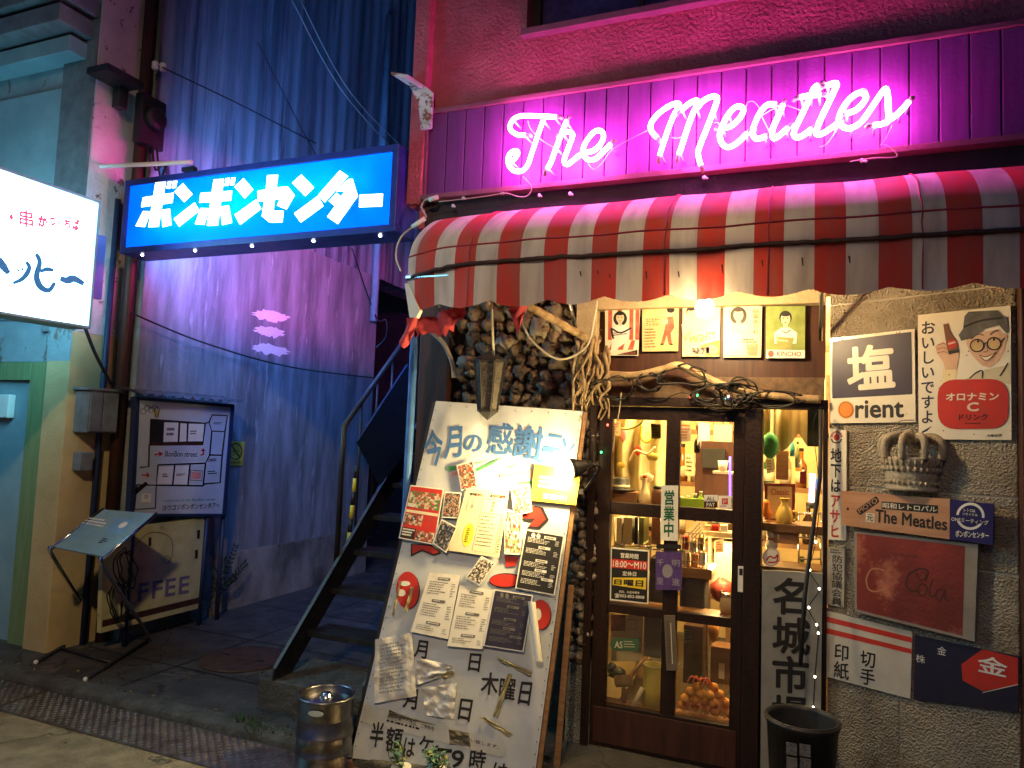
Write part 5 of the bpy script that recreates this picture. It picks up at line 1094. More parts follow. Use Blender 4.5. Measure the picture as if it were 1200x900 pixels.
bust(S, *tz(752, 125), 8.5, m_brown, m_cream, True); S.poly("figure", m_creamtin, tq((700, 220), (770, 215), (765, 330), (705, 330)), 6); S.vtext("lettering", m_brown2, "銘菓あられ", tq((820, 95), (860, 95), (858, 225), (820, 225)), 6); S.lines("lettering", m_brown2, tq((775, 245), (855, 245), (855, 270), (775, 270)), 2, 6, 3); S.poly("figure", m_tan, tq((790, 275), (850, 270), (845, 330), (800, 330)), 6); S.build(t)
S, t = sheet_thing("tin_poster", "green tin poster with a boy in a white shirt", "tin sign", FY, FN, tq((890, 80), (1088, 80), (1085, 342), (888, 343)), m_grass, .005, "tin posters over the door")
bust(S, *tz(988, 145), 8.5, m_ink, m_white, False); S.poly("figure", m_olive, tq((940, 235), (1030, 240), (1015, 305), (950, 300)), 6); S.lines("figure", m_yellow2, tq((945, 240), (1025, 245), (1010, 300), (955, 295)), 6, 7, 2, .4); S.stroke("figure", m_skin2, tq((945, 225), (950, 250), (1000, 255)), 2, 8); S.stroke("figure", m_ink, tq((970, 205), (990, 215), (1015, 200)), 1, 7)
S.poly("lettering", m_white, tq((895, 300), (1085, 302), (1085, 342), (890, 342)), 8); S.text("lettering", m_tinred, "KINCHO", tq((945, 308), (1068, 310), (1066, 334), (945, 332)), 9, .04); S.ell("lettering", m_tinred, *tz(915, 320), 3.4, 4, 9); S.build(t)

WP = lambda off: W0+wn*off
def wsheet(name, label, cat, q, m, th=.010, off=.014, group=None): return sheet_thing(name, label, cat, WP(off), wn, q, m, th, group)
oz = lambda x, y: (960+x/4.737, 340+y/4.737)
oq = lambda *p: [oz(*k) for k in p]
# salt sign
S, t = wsheet("enamel_sign", "square enamel sign with a white salt character on dark navy above an orange dot", "enamel sign", oq((60, 268), (528, 215), (535, 732), (62, 740)), m_enamel)
S.rrect("field", m_navyink, oq((72, 284), (512, 232), (518, 578), (72, 602)), 1.6, 1)
S.text("lettering", m_enamel, "塩", oq((150, 315), (415, 290), (425, 540), (158, 562)), 2, .055)
S.ell("emblem", m_orange, *oz(149, 664), 9.4, 10.2, 1); S.ring("emblem", m_orange, *oz(149, 664), 8.9, .6, 2, 9.7); S.ring("emblem", m_ink, *oz(149, 664), 7.9, .5, 2, 8.7)
S.text("lettering", m_ink, "rient", oq((200, 612), (470, 606), (472, 708), (200, 712)), 1, .05)
for x, y in ((132, 268), (442, 235)): S.stroke("rust_mark", m_rust, oq((x-14, y-2), (x-4, y+8), (x+10, y-4)), .9, 3)
S.stroke("rust_mark", m_rust, oq((440, 730), (470, 722), (530, 722)), .7, 3); S.build(t)
# drink sign
S, t = wsheet("enamel_sign", "tall enamel drink sign with a man in hat and glasses above a red oval", "enamel sign", oq((548, 138), (1062, 85), (1068, 832), (552, 828)), m_enamel)
S.vtext("lettering", m_navyink, "おいしいですよ", oq((562, 170), (648, 165), (640, 745), (562, 745)), 1, .035); S.poly("lettering", m_navyink, oq((628, 752), (570, 785), (572, 795), (600, 782)), 1)
S.poly("coat", M("printed_coat", (.60, .53, .36), .5, col2=(.52, .45, .3), vs=12), oq((800, 500), (860, 470), (930, 440), (1030, 420), (1058, 400), (1062, 520), (800, 520)), 1); S.poly("coat", m_creamtin, oq((690, 435), (765, 430), (760, 500), (680, 525)), 1)
S.stroke("coat", m_ink, oq((1048, 405), (1025, 445), (1003, 478)), 1.6, 3); S.stroke("coat", m_ink, oq((835, 490), (870, 460), (905, 448), (905, 490)), 1.2, 3)
S.poly("head", m_skin, oq((815, 290), (830, 250), (1000, 215), (1040, 260), (1030, 330), (1000, 390), (950, 430), (905, 420), (870, 385), (835, 340)), 2)
S.ell("head", m_skin, *oz(1030, 265), 3.2, 6, 3); S.poly("hat", m_hat, oq((775, 250), (800, 215), (808, 145), (830, 120), (990, 112), (1020, 145), (1045, 150), (1050, 240), (1035, 235), (1000, 195), (920, 215), (850, 265), (790, 282)), 4)
S.stroke("hat", m_ink, oq((805, 205), (900, 170), (1020, 155)), 2.4, 5)
for cx, cy_ in ((878, 308), (972, 298)): S.ell("glasses", M("printed_lens", (.62, .42, .2), .3), *oz(cx, cy_), 7.4, 6.8, 4); S.ring("glasses", m_ink, *oz(cx, cy_), 7.8, 1.5, 5, 7.2)
S.stroke("glasses", m_ink, oq((915, 300), (930, 292), (938, 298)), 1.2, 5); S.stroke("glasses", m_ink, oq((1008, 290), (1032, 265)), 1.2, 5)
for d in (0, 1): S.stroke("head", m_hat, oq((845+105*d, 272-25*d), (880+100*d, 246-20*d), (915+80*d, 250-22*d)), 1.4, 5); S.ell("head", m_ink, *oz(884+88*d, 285-10*d), 1.3, 1.5, 6)
S.stroke("head", m_bottle, oq((925, 300), (938, 335), (915, 345)), .8, 5); S.poly("head", m_enamel, oq((895, 365), (930, 372), (980, 350), (955, 380), (925, 388)), 5); S.stroke("head", m_bottle, oq((890, 360), (930, 370), (985, 345)), 1, 6); S.stroke("head", m_bottle, oq((895, 368), (930, 392), (982, 350)), .8, 6)
S.poly("hand", m_skin, oq((645, 312), (690, 285), (735, 330), (772, 325), (778, 350), (765, 440), (700, 442), (690, 400), (655, 350)), 2)
for y in (305, 328, 350): S.stroke("hand", m_bottle, oq((655, y), (690, y-8), (712, y-2)), .7, 3)
S.poly("bottle", m_bottle, oq((690, 190), (718, 185), (725, 225), (755, 275), (775, 345), (720, 358), (705, 290), (696, 230)), 4); S.poly("bottle", m_red, oq((712, 285), (758, 272), (772, 315), (722, 328)), 5); S.poly("bottle", m_ink, oq((718, 340), (775, 328), (778, 345), (722, 358)), 5); S.lines("bottle", m_enamel, oq((718, 295), (758, 284), (762, 300), (722, 312)), 1, 6, 2)
S.rrect("oval", m_red, oq((656, 498), (1050, 492), (1052, 768), (660, 772)), 22, 4)
S.text("lettering", m_enamel, "オロナミン", oq((705, 572), (1000, 568), (998, 612), (705, 614)), 5, .06); S.text("lettering", m_enamel, "C", oq((822, 625), (888, 622), (888, 672), (822, 674)), 5, .06); S.text("lettering", m_ink, "ドリンク", oq((778, 688), (938, 686), (936, 722), (778, 724)), 5, .05); S.lines("lettering", m_ink, oq((810, 737), (900, 737), (900, 748), (810, 748)), 1, 5, 2); S.text("lettering", m_ink, "大塚化学", oq((930, 800), (1015, 798), (1015, 815), (930, 816)), 1, .02)
for x, y in ((668, 545), (690, 780), (830, 340), (1045, 260), (1050, 340), (722, 470), (600, 800), (860, 800), (820, 362)): S.ell("rust_mark", m_rust, *oz(x, y), .9, .8, 3, 8)
S.build(t)
# narrow plates
pz = lambda x, y: (960+x/5, 500+y/5)
pq = lambda *p: [pz(*k) for k in p]
S, t = wsheet("narrow_plate", "narrow vertical white plate with red and black characters and a sun emblem", "sign plate", pq((58, 10), (160, 22), (158, 668), (45, 660)), m_enamel)
for i in range(12):
    a = R_(180+i*15.5+4); S.poly("emblem", m_red if i % 2 == 0 else m_ink, [pz(102+r*math.cos(a+d), 60+r*1.0*math.sin(a+d)) for r, d in ((22, -.1), (36, -.09), (36, .09), (22, .1))], 1)
S.ell("emblem", m_red, *pz(102, 62), 3.6, 4, 1); S.stroke("emblem", m_ink, pq((72, 72), (85, 92), (118, 92), (132, 72)), 1.6, 1)
S.vtext("lettering", m_ink, "地下はアサヒ", pq((68, 122), (134, 126), (122, 660), (58, 655)), 1, .045, [m_ink]*3+[m_red]*3); S.build(t)
S, t = wsheet("narrow_plate", "narrow dull plate with small black characters below the sun emblem plate", "sign plate", [(970, 641), (990, 643), (989, 712), (968, 708)], M("worn_plate", (.50, .46, .38), .5, col2=(.30, .26, .2), vs=20))
S.vtext("lettering", m_ink, "防犯協議会員", [(975, 650), (988, 651), (987, 711), (974, 708)], 1, .02); S.lines("lettering", m_ink, [(973, 643), (988, 645), (988, 650), (973, 649)], 2, 1, 3); S.build(t)
# carved crown
ctr = onwall(1071, 560, .0)
t = thing("crown_relief", "carved stone crown mounted on the rough wall below the drink sign", "crown", ctr)
m_crown = M("crown_stone", (.44, .38, .28), .85, col2=(.28, .23, .17), vs=12, bump=.006, bs=70)
L_ = onwall(1040, 572); Rr = onwall(1100, 575); hw = (Rr-L_).length/2; zc0 = onwall(1070, 575).z
half = [R_(180*i/24) for i in range(25)]
CC = (L_+Rr)/2; CC.z = 0
def cr(r, z, a): return CC+wdir*(r*math.cos(a))+wn*(r*.8*math.sin(a)+.004)+V((0, 0, z))
b = MB(); zh = onwall(1070, 512).z; H0 = zh-zc0
pr = [(.0, 0), (hw*1.0, 0), (hw*1.03, H0*.05), (hw*.97, H0*.08), (hw*1.0, H0*.22), (hw*1.06, H0*.26), (hw*1.04, H0*.30), (hw*1.10, H0*.46), (hw*1.18, H0*.60), (hw*1.16, H0*.62), (0, H0*.58)]
vs = [cr(r, zc0+z, a) for r, z in pr for a in half]; n_ = len(half)
b.add(vs, [(i*n_+k, i*n_+k+1, (i+1)*n_+k+1, (i+1)*n_+k) for i in range(len(pr)-1) for k in range(n_-1)], m_crown, True); b.build("band", t)
b = MB()
for k, a in enumerate([R_(x) for x in (8, 50, 90, 130, 172)]):
    b.tube(spline([cr(hw*1.17, zc0+H0*.6, a), cr(hw*1.24, zc0+H0*.76, a), cr(hw*1.14, zc0+H0*.93, a), cr(hw*.75, zc0+H0*1.02, a), cr(hw*.12, zc0+H0*.93, a)], 6), .016, m_crown, 8)
b.ball(cr(0, zc0+H0*1.04, 0)+wn*.03, .024, .024, .024, m_crown); b.build("arch", t)
b = MB()
for k in range(15):
    a = R_(6+168*k/14)
    for (r, z, s) in ((1.03, .15, .007), (1.10, .40, .010)): b.ball(cr(hw*r, zc0+H0*z, a), s, s, s*1.2, m_crown, 8, 6)
    b.tube([cr(hw*1.12, zc0+H0*.46, a), cr(hw*1.19, zc0+H0*.58, a)], .005, m_crown, 6)
b.build("bead", t)
# wooden direction sign
S, t = wsheet("wooden_sign", "tan wooden plank sign lettered The Meatles with a navy square at its end", "wooden sign", pq((130, 375), (765, 425), (762, 660), (130, 575)), m_tan, .014, .05, )
S.slab("navy_panel", M("navy_vinyl", (.025, .02, .13), .4, col2=(.02, .015, .09), vs=6), pq((766, 425), (1022, 455), (1018, 694), (763, 660)), .014)
S.ell("screw", m_ink, *pz(168, 482), 1.5, 1.8, 1, 10)
S.rrect("label_strip", m_ink, pq((215, 490), (335, 405), (355, 440), (240, 520)), 2, 1); S.text("lettering", m_tan, "MOTO", pq((225, 485), (330, 415), (346, 440), (240, 508)), 2, .02)
S.poly("label_strip", m_ink, pq((366, 438), (697, 462), (695, 508), (366, 482)), 1); S.text("lettering", m_enamel, "昭和レトロバル", pq((372, 444), (692, 468), (690, 502), (372, 476)), 2, .035)
S.poly("label_strip", m_enamel, pq((275, 505), (325, 510), (322, 562), (272, 556)), 1); S.text("lettering", m_ink, "元", pq((280, 512), (320, 516), (317, 556), (277, 551)), 2, .035)
S.text("lettering", m_ink, "The Meatles", pq((330, 482), (752, 535), (750, 610), (328, 560)), 1, .045)
S.ring("emblem", m_whitep, *pz(886, 525), 15.2, 3.0, 1, 14.5); S.poly("emblem", M("navy_vinyl", (0, 0, 0)), pq((790, 515), (1000, 538), (1000, 576), (790, 552)), 2)
S.text("lettering", m_whitep, "レトロ&", pq((848, 478), (915, 484), (915, 503), (848, 497)), 2, .03); S.text("lettering", m_whitep, "リサイクル", pq((842, 503), (930, 511), (930, 526), (842, 518)), 2, .03); S.text("lettering", m_whitep, "ONEミーティング", pq((776, 526), (993, 550), (992, 578), (776, 553)), 3, .02); S.text("lettering", m_whitep, "ボンボンセンター", pq((800, 606), (995, 622), (994, 655), (800, 645)), 2, .055)
S.build(t)
# faded red panel
S, t = wsheet("faded_panel", "faded red cola panel with ghostly script and grey edging", "sign panel", [(1001, 622), (1146, 638), (1142, 752), (1002, 717)], M("panel_edge", (.30, .26, .22), .5), .03, .034)
cz = lambda x, y: (870+x/3.215, 620+y/3.215)
cq = lambda *p: [cz(*k) for k in p]
m_rf = m_redfade; mix_over(m_rf, (.48, .17, .10), 5, .56, .72)
S.poly("field", m_rf, [(1004, 625), (1131, 640), (1128, 745), (1004, 714)], 1)
m_gh = M("ghost_ink", (.05, .018, .014), .5, col2=(.08, .02, .016), vs=10); m_gh2 = M("ghost_cream", (.50, .22, .13), .5)
S.stroke("script", m_gh2, cq((535, 155), (490, 150), (468, 185), (475, 225), (505, 235), (540, 222)), 1.8, 2)
S.stroke("script", m_gh, cq((690, 195), (700, 160), (670, 150), (630, 170), (618, 210), (640, 235), (665, 230)), 2.2, 2); S.stroke("script", m_gh, cq((675, 205), (662, 225), (672, 250), (692, 242), (695, 218), (678, 205)), 2.0, 2); S.stroke("script", m_gh, cq((720, 190), (705, 230), (712, 255), (728, 248)), 2, 2); S.stroke("script", m_gh, cq((755, 225), (735, 232), (730, 258), (748, 268), (764, 228), (765, 262), (778, 270)), 2, 2)
S.stroke("script", m_gh, cq((655, 165), (670, 190), (690, 185), (690, 165), (672, 160)), 1.2, 3); S.text("script", m_gh, "DRINK", cq((570, 90), (670, 100), (670, 112), (570, 102)), 2, .0); S.build(t)
# sign with two red stripes, and blue red sign
S, t = wsheet("stamp_sign", "white enamel sign with two red stripes and black stamp characters low on the wall", "enamel sign", cq((300, 305), (640, 388), (632, 640), (292, 550)), M("dull_enamel", (.56, .52, .45), .3, col2=(.46, .42, .36), vs=6), .008, .012)
S.poly("stripe", m_red, cq((300, 325), (638, 408), (638, 428), (300, 345)), 1); S.poly("stripe", m_red, cq((300, 368), (638, 452), (637, 470), (299, 388)), 1)
S.vtext("lettering", m_ink, "印紙", cq((345, 425), (405, 438), (402, 575), (343, 560)), 1, .03); S.vtext("lettering", m_ink, "切手", cq((445, 450), (505, 464), (500, 598), (442, 584)), 1, .03); S.build(t)
S, t = wsheet("navy_sign", "dark navy enamel sign with a red hexagon and white characters at the wall's end", "enamel sign", cq((650, 400), (1045, 480), (1040, 690), (645, 640)), M("navy_enamel", (.02, .022, .05), .3), .008, .012)
S.poly("hexagon", m_red, cq((825, 510), (905, 452), (1038, 486), (1038, 588), (905, 610), (830, 570)), 1); S.stroke("hexagon", m_whitep, cq((1040, 585), (905, 616)), .8, 2)
S.text("lettering", m_whitep, "金", cq((888, 470), (1000, 495), (998, 560), (885, 535)), 2, .03); S.text("lettering", m_whitep, "金", cq((735, 440), (770, 447), (768, 478), (733, 470)), 1); S.text("lettering", m_whitep, "株", cq((655, 470), (690, 478), (688, 508), (653, 500)), 1); S.build(t)
# long calligraphy board
S, t = sheet_thing("calligraphy_board", "tall grey white board with black brush characters below the narrow side window", "sign board", (0, -.055, 0), (0, -1, 0), [(893, 668), (964, 672), (961, 905), (891, 905)], M("weathered_board", (.30, .29, .26), .6, col2=(.20, .19, .17), vs=5), .02, None, "board")
S.vtext("lettering", m_ink, "名城市場", [(905, 675), (952, 678), (947, 862), (903, 858)], 1, .05); S.build(t)
# things on the door
DYF = -.020
S, t = sheet_thing("open_plate", "white vertical plate with green open for business characters on the door's middle rail", "door plate", (0, -.022, 0), (0, -1, 0), [(775, 569), (794.5, 569), (794, 634), (774, 633)], m_whitep, .008)
S.vtext("lettering", m_inkgreen, "営業中", [(778, 574), (791, 574), (790, 630), (777, 630)], 1, .05); S.build(t)
hz = lambda x, y: (690+x/6, 590+y/6)
hq = lambda *p: [hz(*k) for k in p]
S, t = sheet_thing("hours_sign", "black opening hours sign with a red and a yellow band on the door glass", "sign", (0, .006, 0), (0, -1, 0), hq((155, 308), (425, 330), (418, 708), (148, 680)), m_whitep, .004)
S.poly("field", m_ink, hq((163, 318), (416, 339), (410, 698), (157, 670)), 1); S.poly("band", m_red, hq((163, 388), (412, 408), (410, 470), (160, 450)), 2); S.poly("band", m_yellow, hq((170, 520), (405, 522), (402, 606), (168, 572)), 2)
S.text("lettering", m_whitep, "営業時間", hq((225, 345), (350, 355), (349, 392), (224, 382)), 3, .035); S.text("lettering", m_whitep, "18:00〜M10", hq((172, 398), (405, 415), (403, 462), (170, 444)), 3, .02); S.text("lettering", m_whitep, "定休日", hq((238, 475), (335, 480), (333, 512), (237, 507)), 3, .03)
S.text("lettering", m_ink, "日曜日", hq((180, 532), (385, 540), (382, 588), (178, 568)), 3, .06); S.text("lettering", m_whitep, "祝日、お盆休業有", hq((215, 610), (358, 620), (356, 636), (214, 627)), 3, .02); S.text("lettering", m_whitep, "☎052-853-8808", hq((182, 630), (392, 645), (390, 675), (180, 660)), 3, .03); S.build(t)
S, t = sheet_thing("cloth_charm", "purple cloth charm with pale emblem hanging on the door's middle rail", "cloth charm", (0, -.026, 0), (0, -1, 0), hq((470, 335), (655, 345), (652, 612), (470, 605)), m_purple, .006, None, "cloth")
S.ell("emblem", M("dim_silver", (.30, .27, .34), .5), *hz(553, 475), 6.2, 8, 1); m_ds = M("dim_silver", (0, 0, 0))
for ch, q in (("千", (480, 390, 525, 440)), ("明", (585, 395, 640, 445)), ("里", (478, 520, 525, 570)), ("進", (585, 525, 640, 580))): S.text("emblem", m_ds, ch, hq((q[0], q[1]), (q[2], q[1]+3), (q[2], q[3]), (q[0], q[3]-3)), 1, .03)
S.poly("rod", m_chrome, hq((455, 318), (680, 336), (680, 344), (455, 328)), 3); S.rrect("rod", m_black, hq((475, 285), (650, 290), (650, 320), (475, 318)), 2, 2); S.build(t)
S, t = sheet_thing("thermometer", "narrow thermometer plate low on the door's middle rail", "thermometer", (0, -.022, 0), (0, -1, 0), [(778, 721), (791, 721.5), (794, 786), (781, 786)], M("dim_plate", (.16, .13, .10), .5), .008)
S.stroke("scale", m_enamel, [(786, 730), (788, 778)], .8, 1); S.lines("scale", m_ink, [(781, 728), (785, 728), (787, 778), (783, 778)], 18, 1, 3, .3); S.build(t)
for i, (q, fld, lab, txt) in enumerate((((825, 580, 841, 595), m_whitep, "brown and cream sticker in the corner of the upper right pane", "ALLE"), ((842, 581, 857, 596), m_whitep, "white sticker with a red square in the corner of the upper right pane", "PayPay"))):
    S, t = sheet_thing("window_sticker", lab, "sticker", (0, .008, 0), (0, -1, 0), q, fld, .001, "stickers on the upper right pane")
    if i == 0: S.poly("print", m_brown2, (q[0], 587.5, q[2], q[3]), 1); S.text("print", m_brown2, "ALL", (q[0]+3, 582, q[2]-3, 586.5), 1, .02); S.text("print", m_whitep, "PAY", (q[0]+3, 589, q[2]-3, 593.5), 2, .02)
    else: S.poly("print", m_red, (q[0]+4, 584, q[2]-4, 591), 1); S.stroke("print", m_whitep, [(848, 590), (848, 586), (851, 586), (851, 588), (848, 588.5)], .8, 2, sm=False); S.lines("print", m_red, (q[0]+2, 592.5, q[2]-2, 594.5), 1, 1, 4)
    S.build(t)
az = lambda x, y: (690+x/4.737, 710+y/4.737)
aq = lambda *p: [az(*k) for k in p]
S, t = sheet_thing("window_sticker", "dark green AS sticker with a rounded end on the lower left pane", "sticker", (0, .008, 0), (0, -1, 0), aq((150, 178), (278, 182), (276, 252), (150, 248)), M("sticker_green", (.06, .13, .07), .4), .001)
S.ell("print", M("sticker_green", (0, 0, 0)), *az(152, 213), 7.2, 7.3, 1); S.text("print", m_cream, "AS", aq((145, 195), (188, 197), (187, 235), (143, 233)), 2, .02); S.lines("print", m_cream, aq((195, 195), (270, 198), (268, 240), (195, 238)), 3, 2, 4, .3); S.build(t)
S, t = sheet_thing("round_sticker", "round pale sticker with red print on the narrow side window", "sticker", (0, .010, 0), (0, -1, 0), (903.5, 652, 904, 652.5), m_whitep, .001)
S.ell("print", m_whitep, 904, 653, 10.4, 11, 1); S.ring("print", m_red, 904, 653, 9.2, .5, 2, 9.8); S.stroke("print", m_red, [(898, 657), (902, 652), (908, 654), (911, 650), (910, 658), (900, 659)], 1.8, 2); S.build(t)
# bare bulb under the awning
bp = aty(826, 360, -.46)
t = thing("bare_bulb", "glaring bare bulb hanging under the awning in front of the tin posters", "light bulb", bp)
b = MB(); b.lathe(bp, [(0, -.052), (.022, -.047), (.038, -.026), (.043, .0), (.036, .024), (.018, .045), (.012, .055), (0, .055)], m_bulb, 12); b.build("glass", t)
b = MB(); b.lathe(bp, [(0, .056), (.017, .056), (.019, .075), (.017, .10), (.006, .115), (0, .115)], m_black, 14); b.tube([bp+V((0, 0, .11)), bp+V((0, .05, .35))], .005, m_wire, 6); b.build("socket", t)

# ================================================================== INSIDE, BEHIND THE GLASS
def ibox(name, label, cat, x0, y0, x1, y1, Y, dep, m, bevel=.004, grp=None):
    """a box standing inside the bar whose front lies at depth Y, between these picture points"""
    a, c = aty(x0, y1, Y), aty(x1, y0, Y); bb = MB(); bb.box(a.x, c.x, Y, Y+dep, a.z, c.z, m)
    return tag(bb.build(name, loc=(a.x, Y, a.z), bevel=bevel), label, cat, grp)
# ledges just inside the door
t = thing("inner_shelf", "dark wooden shelf rack standing right behind the door panes", "shelf", (-.7, .2, .3))
for py, nm in ((594, "shelf_board"), (712, "shelf_board"), (836, "shelf_board")):
    z = aty(775, py, .1).z; b = MB(); b.box(DX[0]+.02, DX[5]-.01, .06, .21, z-.02, z, m_shelf); b.build(nm, t)
# upper left pane
t = thing("curtain", "cream patterned cloth draped behind the upper left pane", "curtain", aty(740, 590, .45))
a, c = aty(700, 600, .45), aty(786, 480, .45)
b = MB(); b.grid(lambda u, v: V((a.x+u*(c.x-a.x), .45+.03*math.sin(u*26+2*math.sin(v*3))+.015*math.sin(v*9+u*5), c.z+v*(a.z-c.z))), 70, 20, m_curtain); b.build("cloth", t)
b = MB()
for i, (x, y, rx, ry, m) in enumerate(((748, 528, 5, 6, m_red), (730, 510, 5, 9, m_pink), (765, 535, 8, 5, m_yellow2), (728, 545, 6, 4, m_yellow2), (758, 560, 8, 6, m_creamtin))):
    p = aty(x, y, .40); b.ball(p, rx/215, .008, ry/215, m, 14, 8, .3, i)
b.build("patch", t)
for i, (pts, lab) in enumerate((([(752, 498), (751, 512), (757, 518), (764, 514), (766, 498)], "yellow cord loop hanging in the upper left pane"), ([(718, 500), (735, 503), (748, 498), (754, 492)], "olive cord sagging across the top of the upper left pane"), ([(737, 540), (745, 528), (758, 532), (768, 524)], "cream ribbon across the curtain"))):
    pipe("cord_loop", spline([aty(x, y, .36) for x, y in pts], 6), .007, [m_yellow, m_olive, m_creamtin][i], lab, "cord", "cords behind the upper left pane")
t = thing("black_hat", "black straw hat with pale ribbon on the shelf behind the upper left pane", "hat", aty(727, 575, .18))
b = MB(); p = aty(727, 572, .18); b.lathe(p, [(0, -.012), (.085, -.012), (.088, -.004), (.05, .0), (.047, .05), (.03, .062), (0, .064)], m_black, 24); b.build("crown", t)
b = MB(); b.lathe(p, [(.051, .002), (.052, .002), (.051, .02), (.049, .02)], m_cream, 24); b.build("ribbon", t)
ibox("wooden_tub", "small slatted wooden tub under the black hat", "tub", 716, 577, 746, 592, .12, .12, m_shelf)
t = thing("white_figurine", "cream ceramic bottle with a long neck beside the black hat", "bottle", aty(755, 591, .16)); p = aty(755, 591, .16)
b = MB(); b.lathe(p, [(0, 0), (.034, 0), (.036, .03), (.026, .07), (.013, .10), (.012, .14), (.016, .145), (0, .145)], m_creamtin, 18); b.build("body", t); b = MB(); b.lathe(p, [(0, .146), (.014, .146), (.012, .162), (0, .164)], m_red, 12); b.build("stopper", t)
t = thing("brown_jar", "brown glazed jar at the right of the upper left pane", "jar", aty(770, 592, .14)); p = aty(770, 592, .14)
b = MB(); b.lathe(p, [(0, 0), (.028, 0), (.034, .03), (.032, .07), (.024, .09), (0, .09)], m_pot, 18); b.build("body", t); b = MB(); b.lathe(p, [(0, .091), (.026, .091), (.02, .105), (0, .107)], m_black, 14); b.build("lid", t)
# upper right pane
ibox("dark_cupboard", "dark cupboard filling the upper right pane", "cupboard", 814, 518, 862, 585, .9, .4, m_brown2)
ibox("grey_monitor", "dark grey screen panel above the dark cupboard", "screen", 822, 526, 850, 548, .86, .03, m_blackm)
ibox("wall_frame", "cream framed panel at the top of the upper right pane", "picture", 818, 496, 832, 520, 1.0, .02, m_whitep); ibox("wall_frame", "second cream framed panel at the top corner of the upper right pane", "picture", 836, 498, 858, 518, 1.0, .02, m_cream)
t = thing("paper_cup", "white cup on a small ledge in the upper right pane", "cup", aty(847, 553, .5)); p = aty(847, 552, .5)
b = MB(); b.lathe(p, [(0, 0), (.022, 0), (.03, .06), (.027, .06), (.02, .006)], m_white, 16); b.build("cup", t); b = MB(); b.box(p.x-.05, p.x+.06, .44, .58, p.z-.015, p.z-.001, m_cream); b.build("ledge", t)
t = thing("glow_tube", "violet glowing tube at the right edge of the upper right pane", "lamp", aty(856, 580, .3))
b = MB(); b.tube([aty(855.5, 582, .3), aty(855.5, 535, .3)], .006, M("violet_tube", (.2, .1, 1), .3, emit=(.16, .08, 1), es=4), 8); b.build("tube", t); b = MB(); p = aty(855.5, 583, .3); b.lathe(p, [(0, -.02), (.016, -.02), (.014, .005), (0, .005)], m_black, 12); b.build("base", t)
t = thing("hanging_tag", "black and white paper bird hanging in the upper right pane", "ornament", aty(816, 512, .3))
b = MB(); p = aty(817, 522, .3); b.ball(p, .020, .008, .042, m_black, 12, 8, .4, 3); b.ball(p+V((.012, -.006, .01)), .012, .006, .028, m_white, 10, 7, .3, 5); b.tube([p+V((0, 0, .04)), p+V((0, 0, .12))], .002, m_wire, 5); b.build("body", t)
r2 = random.Random(31)
cols = [(m_green, "green"), (m_teal, "teal"), (m_yellow, "yellow"), (M("lime_plastic", (.35, .55, .05), .3), "lime"), (M("violet_plastic", (.2, .12, .6), .3), "violet"), (m_red, "red")]
for i, (px, (m, cn)) in enumerate(zip((799, 806, 814, 821, 828, 835), [cols[4], cols[1], cols[0], cols[3], cols[2], cols[5]])):
    p = aty(px, 593, .12); t = thing("trinket_pot", cn+" little bottle on the shelf of the upper right pane", "bottle", p, "coloured bottles behind the upper right pane")
    b = MB(); hh = r2.uniform(.04, .08); b.lathe(p, [(0, 0), (.014, 0), (.016, hh*.6), (.008, hh*.8), (.007, hh), (0, hh)], m, 14); b.build("body", t); b = MB(); b.lathe(p, [(0, hh+.0005), (.009, hh+.0005), (.009, hh+.012), (0, hh+.012)], m_white, 10); b.build("cap", t)
ibox("flyer_stack", "lime and green flyer lying at the foot of the upper right pane", "flyer", 797, 585, 826, 595, .08, .02, cols[3][0])
# middle left pane
for i, (x0, x1, m, lab) in enumerate(((722, 729, m_whitep, "thin white book spine in the middle left pane"), (730, 741, m_cream, "wide cream book in the middle left pane"), (743, 747, m_black, "leaning black book in the middle left pane"), (748, 755, m_olive, "olive book beside the leaning black one"), (763, 775, m_tan, "tan upright box at the right of the middle left pane"))):
    ibox("book", lab, "book", x0, 607, x1, 638, .30, .14, m, .002, "books behind the middle left pane")
t = thing("wire_rack", "small wire rack below the books in the middle left pane", "rack", aty(735, 660, .3))
b = MB()
for py in (640, 644): b.tube([aty(718, py, .29), aty(776, py, .29)], .004, m_steel, 6)
for px in (720, 748, 774): b.tube([aty(px, 606, .29), aty(px, 700, .29)], .004, m_steel, 6)
b.build("frame", t)
ibox("dark_box", "dark olive box behind the hours sign", "box", 716, 648, 752, 712, .32, .2, m_olive); ibox("storage_tin", "grey brown tin to the right of the hours sign", "tin", 760, 655, 778, 712, .25, .15, m_dark)
